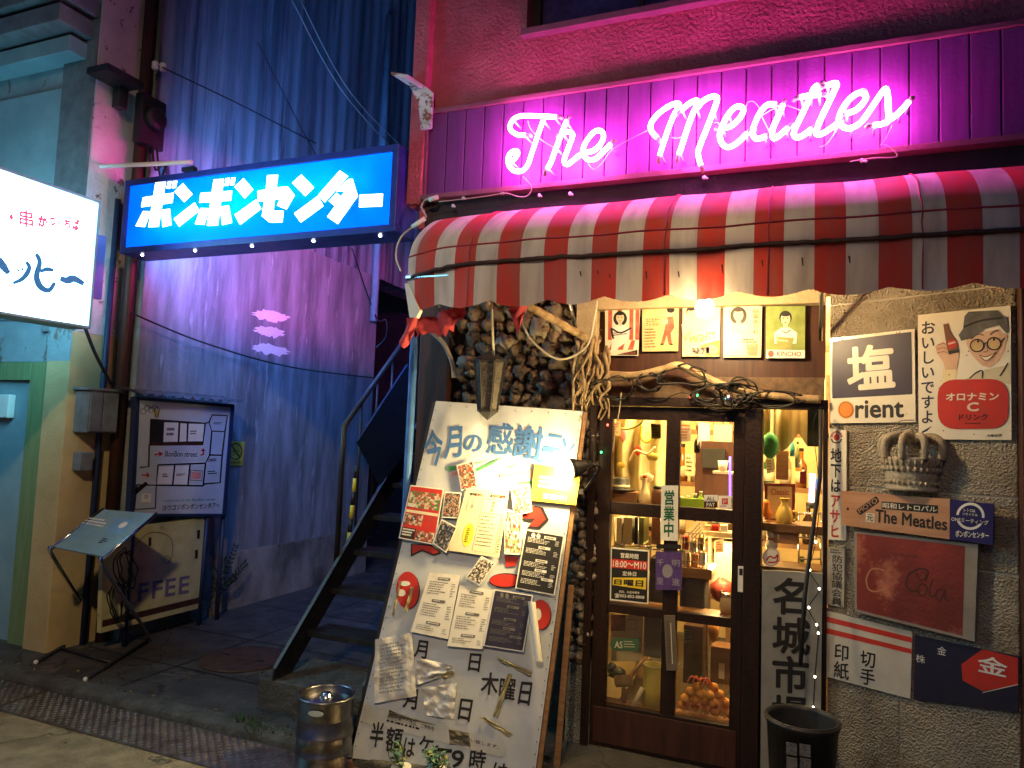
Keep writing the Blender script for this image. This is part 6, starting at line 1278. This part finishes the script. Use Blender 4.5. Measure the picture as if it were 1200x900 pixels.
# middle right pane
S = Sheet((0, .30, 0), (-.2, -1, 0)); q = [(800, 628), (820, 606), (836, 622), (818, 640)]; S.slab("board", m_cream, q, .004); S.lines("print", m_ink, sub(q, .15, .2, .85, .8), 4, 1, 2, .3); t = thing("price_card", "tilted cream card at the top of the middle right pane", "card", S.P(818, 640)); S.build(t)
t = thing("wire_basket", "wire basket of wrapped packets in the middle right pane", "basket", aty(812, 668, .22)); a, c = aty(797, 668, .20), aty(829, 626, .20)
b = MB()
for i in range(8): x = a.x+(c.x-a.x)*i/7; b.tube([(x, .2, a.z), (x, .2, c.z)], .0025, m_steel, 5)
for i in range(5): z = a.z+(c.z-a.z)*i/4; b.tube([(a.x, .2, z), (c.x, .2, z)], .0025, m_steel, 5)
b.build("mesh", t)
for i, (px, py, m, lab) in enumerate(((803, 636, m_red, "red packet at the top left of the wire basket"), (812, 640, m_creamtin, "cream packet in the middle of the wire basket"), (821, 637, m_yellow2, "mustard packet at the top right of the wire basket"), (804, 655, m_creamtin, "cream packet low at the left of the wire basket"), (814, 657, m_orange, "orange packet low in the middle of the wire basket"), (823, 655, m_whitep, "white packet low at the right of the wire basket"))):
    ibox("packet", lab, "packet", px-4, py-7, px+4, py+8, .215+.004*i, .05, m, .006, "packets in the wire basket")
ibox("wood_crate_top", "brown wooden counter top below the wire basket", "counter", 796, 668, 834, 676, .19, .25, m_shelf); ibox("grey_cloth", "dark grey cloth covered box in the middle right pane", "box", 796, 677, 826, 716, .20, .2, m_dark, .01)
ibox("tan_door", "pale tan cupboard door in the middle right pane", "cupboard", 836, 636, 860, 690, .7, .05, m_creamtin); ibox("post_strip", "brown upright post in the middle right pane", "post", 828, 628, 833, 716, .5, .05, m_shelf)
t = thing("red_cushion", "round dull red cushion in the middle right pane", "cushion", aty(846, 705, .5)); b = MB(); p = aty(847, 692, .5); b.ball(p, .07, .05, .07, m_redfade, 16, 10, .2, 2); b.build("body", t); b = MB(); b.ball(p+V((0, -.05, .0)), .012, .01, .012, m_brown, 10, 6); b.build("button", t)
t = thing("glass_jar", "clear jar with bright lid in the lower corner of the middle right pane", "jar", aty(852, 716, .14)); p = aty(851, 718, .14)
b = MB(); b.lathe(p, [(0, 0), (.032, 0), (.036, .03), (.032, .07), (.024, .08), (0, .08)], M("pale_glass_jar", (.55, .42, .25), .1, coat=.5), 16); b.build("body", t); b = MB(); b.lathe(p, [(0, .081), (.027, .081), (.027, .10), (0, .10)], m_chrome, 16); b.build("lid", t)
for i, (px, m, lab) in enumerate(((829, m_creamtin, "cream box on the high ledge of the middle right pane"), (838, m_red, "red box on the high ledge of the middle right pane"), (848, m_whitep, "white box on the high ledge of the middle right pane"))): ibox("small_box", lab, "box", px-4, 616, px+4, 625, .35, .06, m, .002, "boxes on the high ledge")
ibox("high_ledge", "cream ledge across the top of the middle right pane", "shelf", 826, 625, 862, 629, .33, .12, m_cream)
# lower left pane
S = Sheet((0, .34, 0), (0, -1, 0)); q = [(716, 720), (754, 721), (752, 775), (716, 775)]; S.slab("paper", m_cream, q, .003); S.poly("print", m_redfade, sub(q, 0, 0, .45, .35), 1); S.stroke("print", m_ink, sub(q, .5, .1, .8, .3)+[sub(q, .5, .1, .8, .3)[0]], .6, 1, sm=False); S.lines("print", m_ink, sub(q, .5, .5, .95, .6), 1, 1, 2); t = thing("wall_poster", "cream poster with a red corner in the lower left pane", "poster", S.P(*q[3])); S.build(t)
ibox("grey_bag", "grey cloth bag at the top right of the lower left pane", "bag", 753, 722, 778, 770, .28, .1, m_inkg, .02)
t = thing("olive_bin", "tall olive cylinder bin in the lower left pane", "bin", aty(764, 838, .2)); p = aty(765, 845, .2)
b = MB(); b.lathe(p, [(0, 0), (.055, 0), (.060, .30), (.055, .30), (.05, .01)], m_yellow2, 24); b.build("body", t); b = MB(); b.tube(spline([p+V((.06*math.cos(i*.7), .06*math.sin(i*.7), .30)) for i in range(10)], 3), .004, m_cream, 6); b.build("rim", t)
t = thing("mallet", "wooden mallet leaning in the lower left pane", "mallet", aty(730, 832, .16)); a = aty(731, 832, .16); c = aty(731, 800, .18)
b = MB(); b.tube([a, c], .014, m_shelf, 10); b.build("handle", t); b = MB(); b.tube([c+V((-.045, 0, 0)), c+V((.045, 0, .02))], .032, m_shelf, 14); b.build("head", t)
t = thing("black_shoe", "shiny black shoe among the clutter of the lower left pane", "shoe", aty(722, 790, .22)); b = MB(); p = aty(723, 788, .22); b.ball(p, .05, .03, .03, m_black, 14, 8, .2, 4); b.ball(p+V((-.03, 0, .02)), .03, .028, .03, m_black, 12, 8); b.build("upper", t); b = MB(); b.ball(p+V((0, 0, -.022)), .055, .032, .008, m_brown, 14, 6); b.build("sole", t)
pipe("wood_stick", [aty(733, 800, .2), aty(756, 770, .24)], .012, m_tan, "tan stick slanting above the mallet", "stick"); pipe("paper_roll", [aty(742, 828, .13), aty(753, 806, .15)], .014, m_cream, "cream paper roll at the foot of the lower left pane", "paper roll")
# lower right pane: net of fruit
t = thing("fruit_net", "red net bag of small orange fruit in the lower right pane", "net bag", aty(826, 836, .14)); r2 = random.Random(5); base = aty(826, 836, .15)
k = 0
for (n_, z, w_) in ((5, .024, .115), (5, .066, .105), (4, .105, .075), (2, .135, .035)):
    for i in range(n_):
        b = MB(); p = base+V((-w_+2*w_*i/max(1, n_-1)+r2.uniform(-.006, .006), r2.uniform(-.03, .02), z)); b.ball(p, .027, .026, .025, m_onion, 14, 9, .12, k); b.build("fruit", t); k += 1
b = MB()
for i in range(12):
    a = 2*math.pi*i/12; b.tube(spline([base+V((.12*math.cos(a+j*.25), .055*math.sin(a+j*.25), .0+j*.035)) if j < 3 else base+V((.12*(1-(j-2)*.3)*math.cos(a+j*.25), .055*(1-(j-2)*.3)*math.sin(a+j*.25), j*.036)) for j in range(6)], 3), .0016, m_net, 4)
    b.tube(spline([base+V((.12*math.cos(a-j*.25), .055*math.sin(a-j*.25), .0+j*.035)) if j < 3 else base+V((.12*(1-(j-2)*.3)*math.cos(a-j*.25), .055*(1-(j-2)*.3)*math.sin(a-j*.25), j*.036)) for j in range(6)], 3), .0016, m_net, 4)
b.build("net", t)
b = MB()
for i in range(9): a = i*.7; p = base+V((-.03, -.02, .165)); b.tube(spline([p, p+V((.04*math.cos(a), .02*math.sin(a), .02)), p+V((.06*math.cos(a), .02*math.sin(a)-.02, -.005))], 4), .004, m_net, 5)
b.build("net_knot", t)
ibox("brown_cupboard", "brown cupboard behind the fruit net", "cupboard", 800, 735, 824, 800, .45, .2, m_brown2); ibox("upright_post", "slim brown post behind the fruit net", "post", 826, 725, 830, 800, .4, .04, m_shelf); ibox("parcel", "brown parcel with a pale label behind the fruit net", "parcel", 832, 760, 858, 800, .4, .12, m_pot, .006); ibox("parcel_label", "pale label card propped before the brown parcel", "card", 842, 778, 849, 795, .385, .003, m_cream, .0)
t = thing("lantern_drop", "orange paper ornament hanging at the top of the lower right pane", "ornament", aty(835, 735, .3)); b = MB(); p = aty(836, 742, .3); b.lathe(p, [(0, -.05), (.012, -.045), (.03, 0), (.03, .04), (0, .06)], m_onion, 6); b.build("paper", t); b = MB(); b.tube([p+V((0, 0, .06)), p+V((0, 0, .12))], .002, m_wire, 5); b.build("thread", t)
# narrow side window
SWY = .16
for i, (py, lab) in enumerate(((672, "lowest shelf in the narrow side window"), (620, "middle shelf in the narrow side window"))):
    ibox("window_shelf", lab, "shelf", 893, py-2, 966, py+2, .08, .25, m_shelf, .002, "shelves of the side window")
t = thing("lucky_cat", "white beckoning cat figurine with a red collar in the narrow side window", "figurine", aty(904, 646, .12)); p = aty(904, 647, .12)
b = MB(); b.ball(p+V((0, 0, .035)), .030, .026, .038, m_white, 16, 10); b.build("body", t)
b = MB(); hd_ = p+V((0, -.002, .088)); b.ball(hd_, .026, .023, .023, m_white, 16, 10)
for s in (-1, 1): b.lathe(hd_+V((s*.015, 0, .015)), [(.010, 0), (.001, .018)], m_white, 8)
b.build("head", t)
b = MB()
for s in (-1, 1): b.ball(hd_+V((s*.009, -.022, .002)), .003, .002, .003, m_ink, 6, 5)
b.ball(hd_+V((0, -.024, -.006)), .003, .002, .002, m_red, 6, 5); b.build("face", t)
b = MB(); b.tube([p+V((.022, -.01, .05)), p+V((.034, -.014, .075)), p+V((.032, -.014, .098))], .008, m_white, 8); b.build("paw", t); b = MB(); b.tube([p+V((.022*math.cos(i*.7), .02*math.sin(i*.7), .068)) for i in range(10)], .004, m_red, 6); b.build("collar", t)
t = thing("yellow_vase", "plump yellow ceramic vase on a wooden stand in the narrow side window", "vase", aty(920, 618, .13)); p = aty(919, 617, .13)
b = MB(); b.lathe(p, [(0, 0), (.030, 0), (.040, .03), (.042, .06), (.030, .095), (.016, .115), (.022, .14), (.026, .145), (.018, .145), (0, .14)], M("yellow_glaze", (.78, .56, .14), .25, col2=(.7, .46, .1), vs=9, coat=.4), 20); b.build("body", t)
b = MB(); b.tube(spline([p+V((.038, 0, .08)), p+V((.062, 0, .075)), p+V((.055, 0, .04)), p+V((.04, 0, .035))], 5), .006, M("yellow_glaze", (0, 0, 0)), 8); b.build("handle", t)
ibox("wooden_stand", "wooden block stand under the yellow vase", "stand", 905, 620, 936, 636, .10, .10, m_tan)
S = Sheet((0, .26, 0), (0, -1, 0)); q = [(896, 566), (932, 567), (931, 612), (896, 611)]; S.slab("frame", m_redfade, q, .012); S.poly("print", m_creamtin, sub(q, .1, .08, .9, .92), 1); S.text("print", m_red, "Classic", sub(q, .2, .14, .8, .3), 2, .02); t = thing("framed_print", "framed print with a red border behind the yellow vase", "picture", S.P(*q[3])); S.build(t)
t = thing("red_gourd", "orange red gourd ornament beside the framed print", "ornament", aty(897, 600, .18)); b = MB(); p = aty(898, 598, .18); b.lathe(p, [(0, -.04), (.02, -.038), (.028, -.01), (.016, .015), (.02, .035), (.008, .055), (0, .057)], m_orange, 14); b.build("body", t); b = MB(); b.tube([p+V((0, 0, .055)), p+V((.005, 0, .075))], .003, m_green, 6); b.build("stem", t)
t = thing("lavender_lamp", "small glowing lavender tube lamp in the narrow side window", "lamp", aty(951, 588, .35)); b = MB(); b.tube([aty(951, 588, .35), aty(952, 555, .35)], .014, m_tubelite, 10); b.build("tube", t); b = MB(); p = aty(951, 589, .35); b.lathe(p, [(0, -.03), (.024, -.03), (.02, .0), (0, .0)], m_black, 14); b.build("base", t)
ibox("speaker_panel", "black panel with small print at the top right of the narrow side window", "panel", 946, 479, 962, 523, .07, .03, m_blackm, .004)
t = thing("hanging_cloth", "pale yellow cloth swag at the top of the narrow side window", "cloth", aty(925, 490, .3)); a, c = aty(893, 528, .3), aty(948, 474, .3)
b = MB(); b.grid(lambda u, v: V((a.x+u*(c.x-a.x), .3+.02*math.sin(u*18), c.z+v*(a.z-c.z)*(.6+.4*abs(math.sin(u*4))))), 40, 8, m_curtain); b.build("cloth", t)
t = thing("green_gourd", "green rounded ornament hanging at the left of the narrow side window", "ornament", aty(900, 525, .25)); b = MB(); b.ball(aty(902, 522, .25), .045, .02, .07, m_green, 14, 9, .2, 4); b.build("body", t); b = MB(); b.tube([aty(902, 505, .25), aty(903, 478, .25)], .002, m_wire, 5); b.build("thread", t)
ibox("brown_case", "brown upright case in the middle of the narrow side window", "case", 909, 528, 924, 562, .34, .1, m_shelf, .004)
for i, (x0, y0, x1, y1, m, lab) in enumerate(((926, 515, 931, 535, m_teal, "teal bottle on the upper right of the narrow side window"), (932, 520, 937, 548, m_olive, "olive bottle beside the teal one"), (938, 550, 944, 566, m_white, "white round jar beside the lavender lamp"), (956, 556, 962, 575, m_blueink, "blue bottle at the right edge of the side window"))):
    p = aty((x0+x1)/2, y1, .4); hh = (aty(x0, y0, .4).z-p.z); rr = (x1-x0)/2/200; t = thing("bottle", lab, "bottle", p, "bottles in the side window"); b = MB(); b.lathe(p, [(0, 0), (rr, 0), (rr, hh*.6), (rr*.4, hh*.8), (rr*.4, hh), (0, hh)], m, 14); b.build("body", t); b = MB(); b.lathe(p, [(0, hh+.0005), (rr*.45, hh+.0005), (rr*.45, hh+.012), (0, hh+.012)], m_black, 10); b.build("cap", t)
t = thing("drinks_rack", "chrome and glass rack at the right of the narrow side window", "rack", aty(948, 668, .3)); b = MB()
for px in (936, 962): b.tube([aty(px, 600, .3), aty(px, 670, .3)], .005, m_chrome, 8)
for py in (602, 630, 655): b.tube([aty(936, py, .3), aty(962, py, .3)], .005, m_chrome, 8)
b.build("frame", t)
for i, px in enumerate((941, 949, 957)):
    p = aty(px, 629, .32); t = thing("drinking_glass", ["left glass tumbler on the chrome rack", "middle glass tumbler on the chrome rack", "right glass tumbler on the chrome rack"][i], "glass", p, "tumblers on the chrome rack"); b = MB(); b.lathe(p, [(0, 0), (.014, 0), (.017, .05), (.015, .05), (.012, .004)], M("tumbler_glass", (.6, .55, .42), .08, coat=.6), 14); b.build("body", t)

r2 = random.Random(91)
bcol = [("amber", M("amber_glass", (.40, .16, .03), .12, coat=.5)), ("green", M("green_glass", (.05, .16, .05), .12, coat=.5)), ("clear", M("clear_bottle", (.55, .50, .38), .1, coat=.5)), ("dark", M("dark_glass", (.05, .025, .015), .1, coat=.5))]
protos = {}
bk = thing("back_bar", "wooden back bar shelving deep inside the bar", "shelf", (-.4, 1.3, 0))
for z in (.62, 1.0, 1.36, 1.72): b = MB(); b.box(-1.08, .6, 1.2, 1.42, z-.03, z, m_shelf); b.build("shelf_board", bk)
b = MB()
for x in (-1.08, -.5, .1, .57): b.box(x, x+.03, 1.2, 1.42, .0, 2.1, m_shelf)
b.build("upright", bk)
for z in (.62, 1.0, 1.36, 1.72):
    x = -1.03
    while x < .55:
        cn, m = r2.choice(bcol); hh = r2.uniform(.20, .28)
        if abs(x+.5) > .05 and abs(x-.1) > .05:
            if cn not in protos:
                t = thing("liquor_bottle", cn+" liquor bottle with a pale label on the back bar", "bottle", (x, 1.27, z), "bottles on the back bar"); rr_ = .036; p = V((x, 1.27, z))
                b = MB(); b.lathe(p, [(0, 0), (rr_, 0), (rr_, .15), (.014, .19), (.013, .245), (0, .245)], m, 14); b.build("body", t)
                b = MB(); b.lathe(p, [(rr_+.0015, .035), (rr_+.0015, .11)], m_cream, 14); b.build("label", t); b = MB(); b.lathe(p, [(0, .2455), (.015, .2455), (.015, .268), (0, .268)], m_black, 10); b.build("cap", t); protos[cn] = t
            else:
                o = protos[cn]; c = o.copy(); COL.objects.link(c); c.location = (x, 1.27+r2.uniform(-.03, .05), z); c.scale = (1, 1, hh/.25)
                for ch in o.children: d = ch.copy(); COL.objects.link(d); d.parent = c
        x += r2.uniform(.085, .12)
cards = [(721, 503, 12, 16, m_creamtin, "cream card hung at the left edge of the upper left pane"), (769, 505, 11, 18, m_yellow2, "mustard card hung at the right of the upper left pane"), (803, 508, 13, 18, m_whitep, "white paper hung at the left of the upper right pane"), (808, 545, 10, 26, m_creamtin, "cream strip hung low in the upper right pane"), (843, 640, 10, 14, m_whitep, "white note stuck in the middle right pane"), (770, 625, 9, 16, m_tan, "tan slip stuck in the middle left pane"), (727, 640, 11, 12, m_yellow2, "mustard slip over the books"), (903, 545, 9, 16, m_creamtin, "cream card in the side window beside the green ornament"), (941, 560, 8, 14, m_redfade, "red card in the side window"), (806, 745, 9, 16, m_olive, "olive slip hung above the fruit net")]
for i, (cx, cy_, w_, h_, m, lab) in enumerate(cards):
    yy = .26+.02*(i % 4); S = Sheet((0, yy, 0), (r2.uniform(-.2, .2), -1, r2.uniform(-.1, .1))); q = [(cx-w_/2+r2.uniform(-2, 2), cy_-h_/2), (cx+w_/2, cy_-h_/2+r2.uniform(-2, 2)), (cx+w_/2, cy_+h_/2), (cx-w_/2, cy_+h_/2+r2.uniform(-2, 2))]
    S.slab("card", m, q, .002); S.lines("print", r2.choice([m_ink, m_red, m_brown2]), sub(q, .12, .15, .9, .9), 4, 1, i, .45); t = thing("hanging_card", lab, "card", S.P(*q[3])); S.build(t)

# ================================================================== BRANCH, CABLES, FAIRY LIGHTS, ODDS AND ENDS
pipe("driftwood_branch", spline([aty(x, y, -.06) for x, y in ((690, 436), (740, 440), (776, 433), (795, 428), (815, 437), (850, 452), (885, 461), (925, 466), (962, 468))], 5), .020, m_branch, "gnarled driftwood branch running across above the door", "branch", n=10)
t = thing("root_tangle", "tangle of dry pale roots over the top of the cobble pier", "roots", aty(692, 480, -.05)); r2 = random.Random(12)
b = MB()
for i in range(26):
    x, y = r2.uniform(676, 712), r2.uniform(392, 418); P = []
    for j in range(6): P.append(aty(x, y, -.05+r2.uniform(-.05, .03))); x += r2.uniform(-11, 9); y += r2.uniform(10, 20); x = min(714, max(672, x))
    b.tube(spline(P, 4), r2.uniform(.006, .013), m_branch, 6, taper=.5)
b.build("root", t)
t = thing("cable_coil", "messy coil of black cable wound round the driftwood branch", "cable", aty(790, 450, -.08)); b = MB()
for k, (cx, cy_, rx, ry, n_) in enumerate(((762, 447, 13, 10, 3), (800, 440, 30, 12, 2), (862, 458, 22, 12, 4), (845, 465, 30, 14, 3), (905, 466, 35, 10, 2), (720, 455, 25, 12, 2))):
    P = [aty(cx+rx*(1+r2.uniform(-.3, .3))*math.cos(i*.8), cy_+ry*(1+r2.uniform(-.4, .4))*math.sin(i*.8), -.09+r2.uniform(-.04, .05)) for i in range(n_*8)]; b.tube(spline(P, 4), .0042, m_wire, 5)
b.build("loop", t)
b = MB(); P = [(703, 475), (712, 468), (740, 462), (770, 470), (800, 460), (830, 470), (855, 455), (890, 470), (930, 462), (958, 474)]; b.tube(spline([aty(x, y, -.05) for x, y in P], 5), .003, m_wire, 5); b.build("strand", t)
pipe("hanging_cable", spline([aty(x, y, -.07) for x, y in ((728, 460), (726, 480), (721, 505), (718, 530))], 5), .003, m_wirew, "thin pale cable hanging in front of the door's upper corner", "cable")
t = thing("reflector_lamp", "small silvery crumpled reflector lamp hanging at the branch", "lamp", aty(854, 466, -.12)); p = aty(854, 468, -.10); b = MB(); b.lathe(p, [(.0, .035), (.02, .035), (.034, -.03), (.03, -.03), (.016, .03)], m_chrome, 10); b.build("reflector", t); b = MB(); b.tube([p+V((0, 0, .035)), p+V((0, .03, .09))], .006, m_wire, 6); b.build("cord", t)
for i, (px, py, m, nm, lab) in enumerate(((809, 465, m_ledr, "fairy_light", "tiny red fairy light under the branch"), (817, 463, m_ledg, "fairy_light", "tiny green fairy light under the branch"), (712, 498, m_ledr, "fairy_light", "tiny red light on the door frame"), (704.5, 530, m_ledg, "fairy_light", "tiny green light on the door frame"))):
    p = aty(px, py, -.055); b = MB(); b.ball(p, .005, .005, .006, m, 8, 6); tag(b.build(nm, loc=p), lab, "light", "coloured fairy lights at the door")
lightpts = [(953, 498), (958, 548), (960, 590), (956, 635), (949, 668), (960, 690), (948, 712), (957, 732), (959, 742), (955, 793), (953, 829)]
wherel = ["beside the black panel", "above the asahi plate's middle", "at the side window's right edge", "crossing the dark stick", "just above the calligraphy board", "at the board's top right corner", "next to the first brush character", "next to the second brush character", "slightly below its close neighbour", "beside the third brush character", "above the bucket's rim"]
t = thing("fairy_light_cable", "thin cable of white fairy lights hanging down the narrow side window", "cable", aty(955, 480, -.09)); b = MB(); b.tube(spline([aty(x, y, -.09) for x, y in [(962, 476)]+lightpts], 5), .0022, m_wire, 5); b.build("cable", t)
for (px, py), wl_ in zip(lightpts[3:], wherel[3:]):
    p = aty(px, py, -.094); b = MB(); b.ball(p, .0045, .0045, .006, M("led_warm", (1, .9, .7), .3, emit=(1, .9, .65), es=10), 8, 6); tag(b.build("fairy_light", loc=p), "white fairy light "+wl_, "light", "white fairy lights by the calligraphy board")
pipe("dark_stick", [aty(962, 480, -.10), aty(961, 560, -.12), aty(950, 640, -.2), aty(943, 700, -.26), aty(938, 780, -.32)], .010, m_black, "long dark bent stick leaning across the narrow side window", "stick")
# bucket at the front of the wall
bc = aty(940, 845, -.42); zr = bc.z+.02; bb_ = V((bc.x, bc.y, -.05))
t = thing("black_bucket", "black plastic bucket with papers on its side below the calligraphy board", "bucket", bb_)
b = MB(); Hb = zr+.05; b.lathe(bb_, [(0, .0), (.115, .0), (.145, Hb-.03), (.150, Hb-.03), (.150, Hb), (.143, Hb), (.138, Hb-.02), (.11, .02), (0, .02)], m_black, 32); b.build("body", t)
b = MB(); b.tube([bb_+V((.152*math.cos(i*math.pi/14), .152*math.sin(i*math.pi/14), Hb-.012)) for i in range(29)], .006, m_black, 6); b.build("rim", t)
b = MB(); dv = (CAM-bb_); dv.z = 0; dv.normalize(); sd = V((-dv.y, dv.x, 0))
for (u, v) in ((-.03, .0), (.022, .004), (-.028, -.058), (.024, -.052)):
    c = bb_+dv*.148+sd*(u-.01)+V((0, 0, Hb-.09+v)); b.hexa([c+sd*(sx*.021)+V((0, 0, sz*.024)) for sx, sz in ((-1, -1), (1, -1), (1, 1), (-1, 1))], -dv*.004, M("dim_label", (.24, .22, .2), .6, col2=(.08, .08, .08), vs=90))
b.build("label_patch", t)
# box and plants in front of the menu board
pw = atz(398, 892, .02)
t = thing("wooden_box", "pale wooden box corner at the foot of the menu board", "box", pw); b = MB(); dX = V((.86, .42, 0)).normalized(); dY = V((-dX.y, dX.x, 0)); o = atz(372, 915, .05)
b.hexa([o, o+dX*.17, o+dX*.17+dY*.10, o+dY*.10], (0, 0, -.10), m_tan); b.build("box_body", t, .004); b = MB(); b.hexa([o+dX*.01+dY*.01+V((0, 0, .003)), o+dX*.16+dY*.01+V((0, 0, .003)), o+dX*.16+dY*.09+V((0, 0, .003)), o+dX*.01+dY*.09+V((0, 0, .003))], (0, 0, .012), m_branch); b.build("lid", t, .003)
t = thing("dark_knob_bottle", "small dark bottle standing on the wooden box", "bottle", o+dX*.14); b = MB(); b.lathe(o+dX*.13+dY*.05+V((0, 0, .016)), [(0, 0), (.022, 0), (.024, .03), (.014, .045), (.016, .06), (0, .062)], m_brown2, 16); b.build("body", t); b = MB(); b.lathe(o+dX*.13+dY*.05+V((0, 0, .016)), [(0, .0625), (.012, .0625), (.010, .075), (0, .076)], m_black, 12); b.build("cap", t)
def leafy(b, base, tip, n_, ln, m, rr):
    b.tube(spline([base, base.lerp(tip, .5)+V((rr.uniform(-.02, .02), rr.uniform(-.02, .02), 0)), tip], 4), .002, m_leaf, 5)
    for i in range(n_):
        p = base.lerp(tip, .25+.75*i/n_); d = V((rr.uniform(-1, 1), rr.uniform(-1, .6), rr.uniform(-.2, .8))).normalized(); sidev = d.cross(V((0, 0, 1))).normalized()*ln*.28; nn_ = sidev.cross(d).normalized()*ln*.10
        b.add([p, p+d*ln*.35+sidev, p+d*ln*.75+sidev*.7-nn_, p+d*ln-nn_*2, p+d*ln*.75-sidev*.7-nn_, p+d*ln*.35-sidev, p+d*ln*.45+nn_], [(0, 1, 6), (1, 2, 6), (2, 3, 6), (3, 4, 6), (4, 5, 6), (5, 0, 6)], m)
for i, (px, py, n_, lab, h_) in enumerate(((512, 896, 15, "teal plastic plant in front of the half price characters", .10), (470, 905, 6, "sparse wiry plant at the left of the teal plastic plant", .13))):
    p = mp_(px, py, .06); p.z = max(.0, p.z-.03); t = thing("potted_plant", lab, "plant", p); rr = random.Random(i+3)
    b = MB(); b.lathe(V((p.x, p.y, -.05)), [(0, 0), (.04, 0), (.05, p.z+.06), (.045, p.z+.06), (0, p.z+.05)], m_white, 16); b.build("pot", t)
    b = MB()
    for k in range(n_): leafy(b, p, p+V((rr.uniform(-.09, .09), rr.uniform(-.06, .04), h_*rr.uniform(.6, 1.2))), 6 if i == 0 else 4, .034, rr.choice([m_leafteal, m_leaf, m_leafteal, m_olive]), rr)
    b.build("foliage", t)
# weeds
def tuft(p, n_, h_, sp, rr, b, m):
    for k in range(n_):
        a = rr.uniform(0, 6.28); q = V((p.x+rr.uniform(-sp, sp), p.y+rr.uniform(-sp, sp)*.6, p.z)); l_ = h_*rr.uniform(.5, 1.2); d = V((math.cos(a), math.sin(a), 0))*l_*rr.uniform(.2, .8); wv = V((-math.sin(a), math.cos(a), 0))*.003
        b.add([q-wv, q+wv, q+d*.4+V((0, 0, l_*.7))+wv*.7, q+d*.4+V((0, 0, l_*.7))-wv*.7, q+d+V((0, 0, l_*.75))], [(0, 1, 2, 3), (3, 2, 4)], m)
rr = random.Random(8); b = MB()
for px, py, n_, h_, m in ((288, 850, 60, .07, m_leaf), (300, 858, 50, .06, m_leaf), (330, 862, 30, .05, m_leaf), (275, 845, 25, .05, m_leaf)): tuft(atz(px, py, -.02), n_, h_, .07, rr, b, m)
o = b.build("weeds", loc=atz(290, 850, -.02)); tag(o, "green weeds sprouting in the kerb joint before the concrete block", "weeds"); o['kind'] = 'stuff'
b = MB()
for px, py, n_, h_ in ((255, 715, 26, .18), (245, 722, 16, .12), (190, 738, 12, .16), (215, 730, 14, .14), (265, 708, 18, .12), (300, 700, 14, .06), (330, 693, 14, .05)): tuft(atz(px, py), n_, h_, .06, rr, b, m_dry)
o = b.build("dry_grass", loc=atz(250, 715)); tag(o, "dry yellow grass along the foot of the concrete wall", "grass"); o['kind'] = 'stuff'
t = thing("fern", "small fern growing out of the joint of the concrete wall", "fern", atx(250, 690, -4.7)); b = MB(); base = atx(246, 705, -4.70)
for k, (px, py) in enumerate(((276, 640), (288, 660), (262, 655), (250, 668), (276, 676))):
    tip = atx(px, py, -4.60); P = spline([base, base.lerp(tip, .5)+V((.05, 0, .05)), tip], 6); b.tube(P, .0025, m_leaf, 5, taper=.4)
    for i in range(3, len(P)):
        d = (P[i]-P[i-1]).normalized(); s_ = d.cross(V((1, 0, 0))).normalized()
        for sg in (-1, 1):
            q = P[i]; e = q+s_*sg*.04+d*.02; b.add([q, q.lerp(e, .5)+d*.012, e, q.lerp(e, .5)-d*.012], [(0, 1, 2, 3)], M("fern_leaf", (.03, .045, .03), .6))
b.build("frond", t)
bpy.data.scenes.remove(TS)
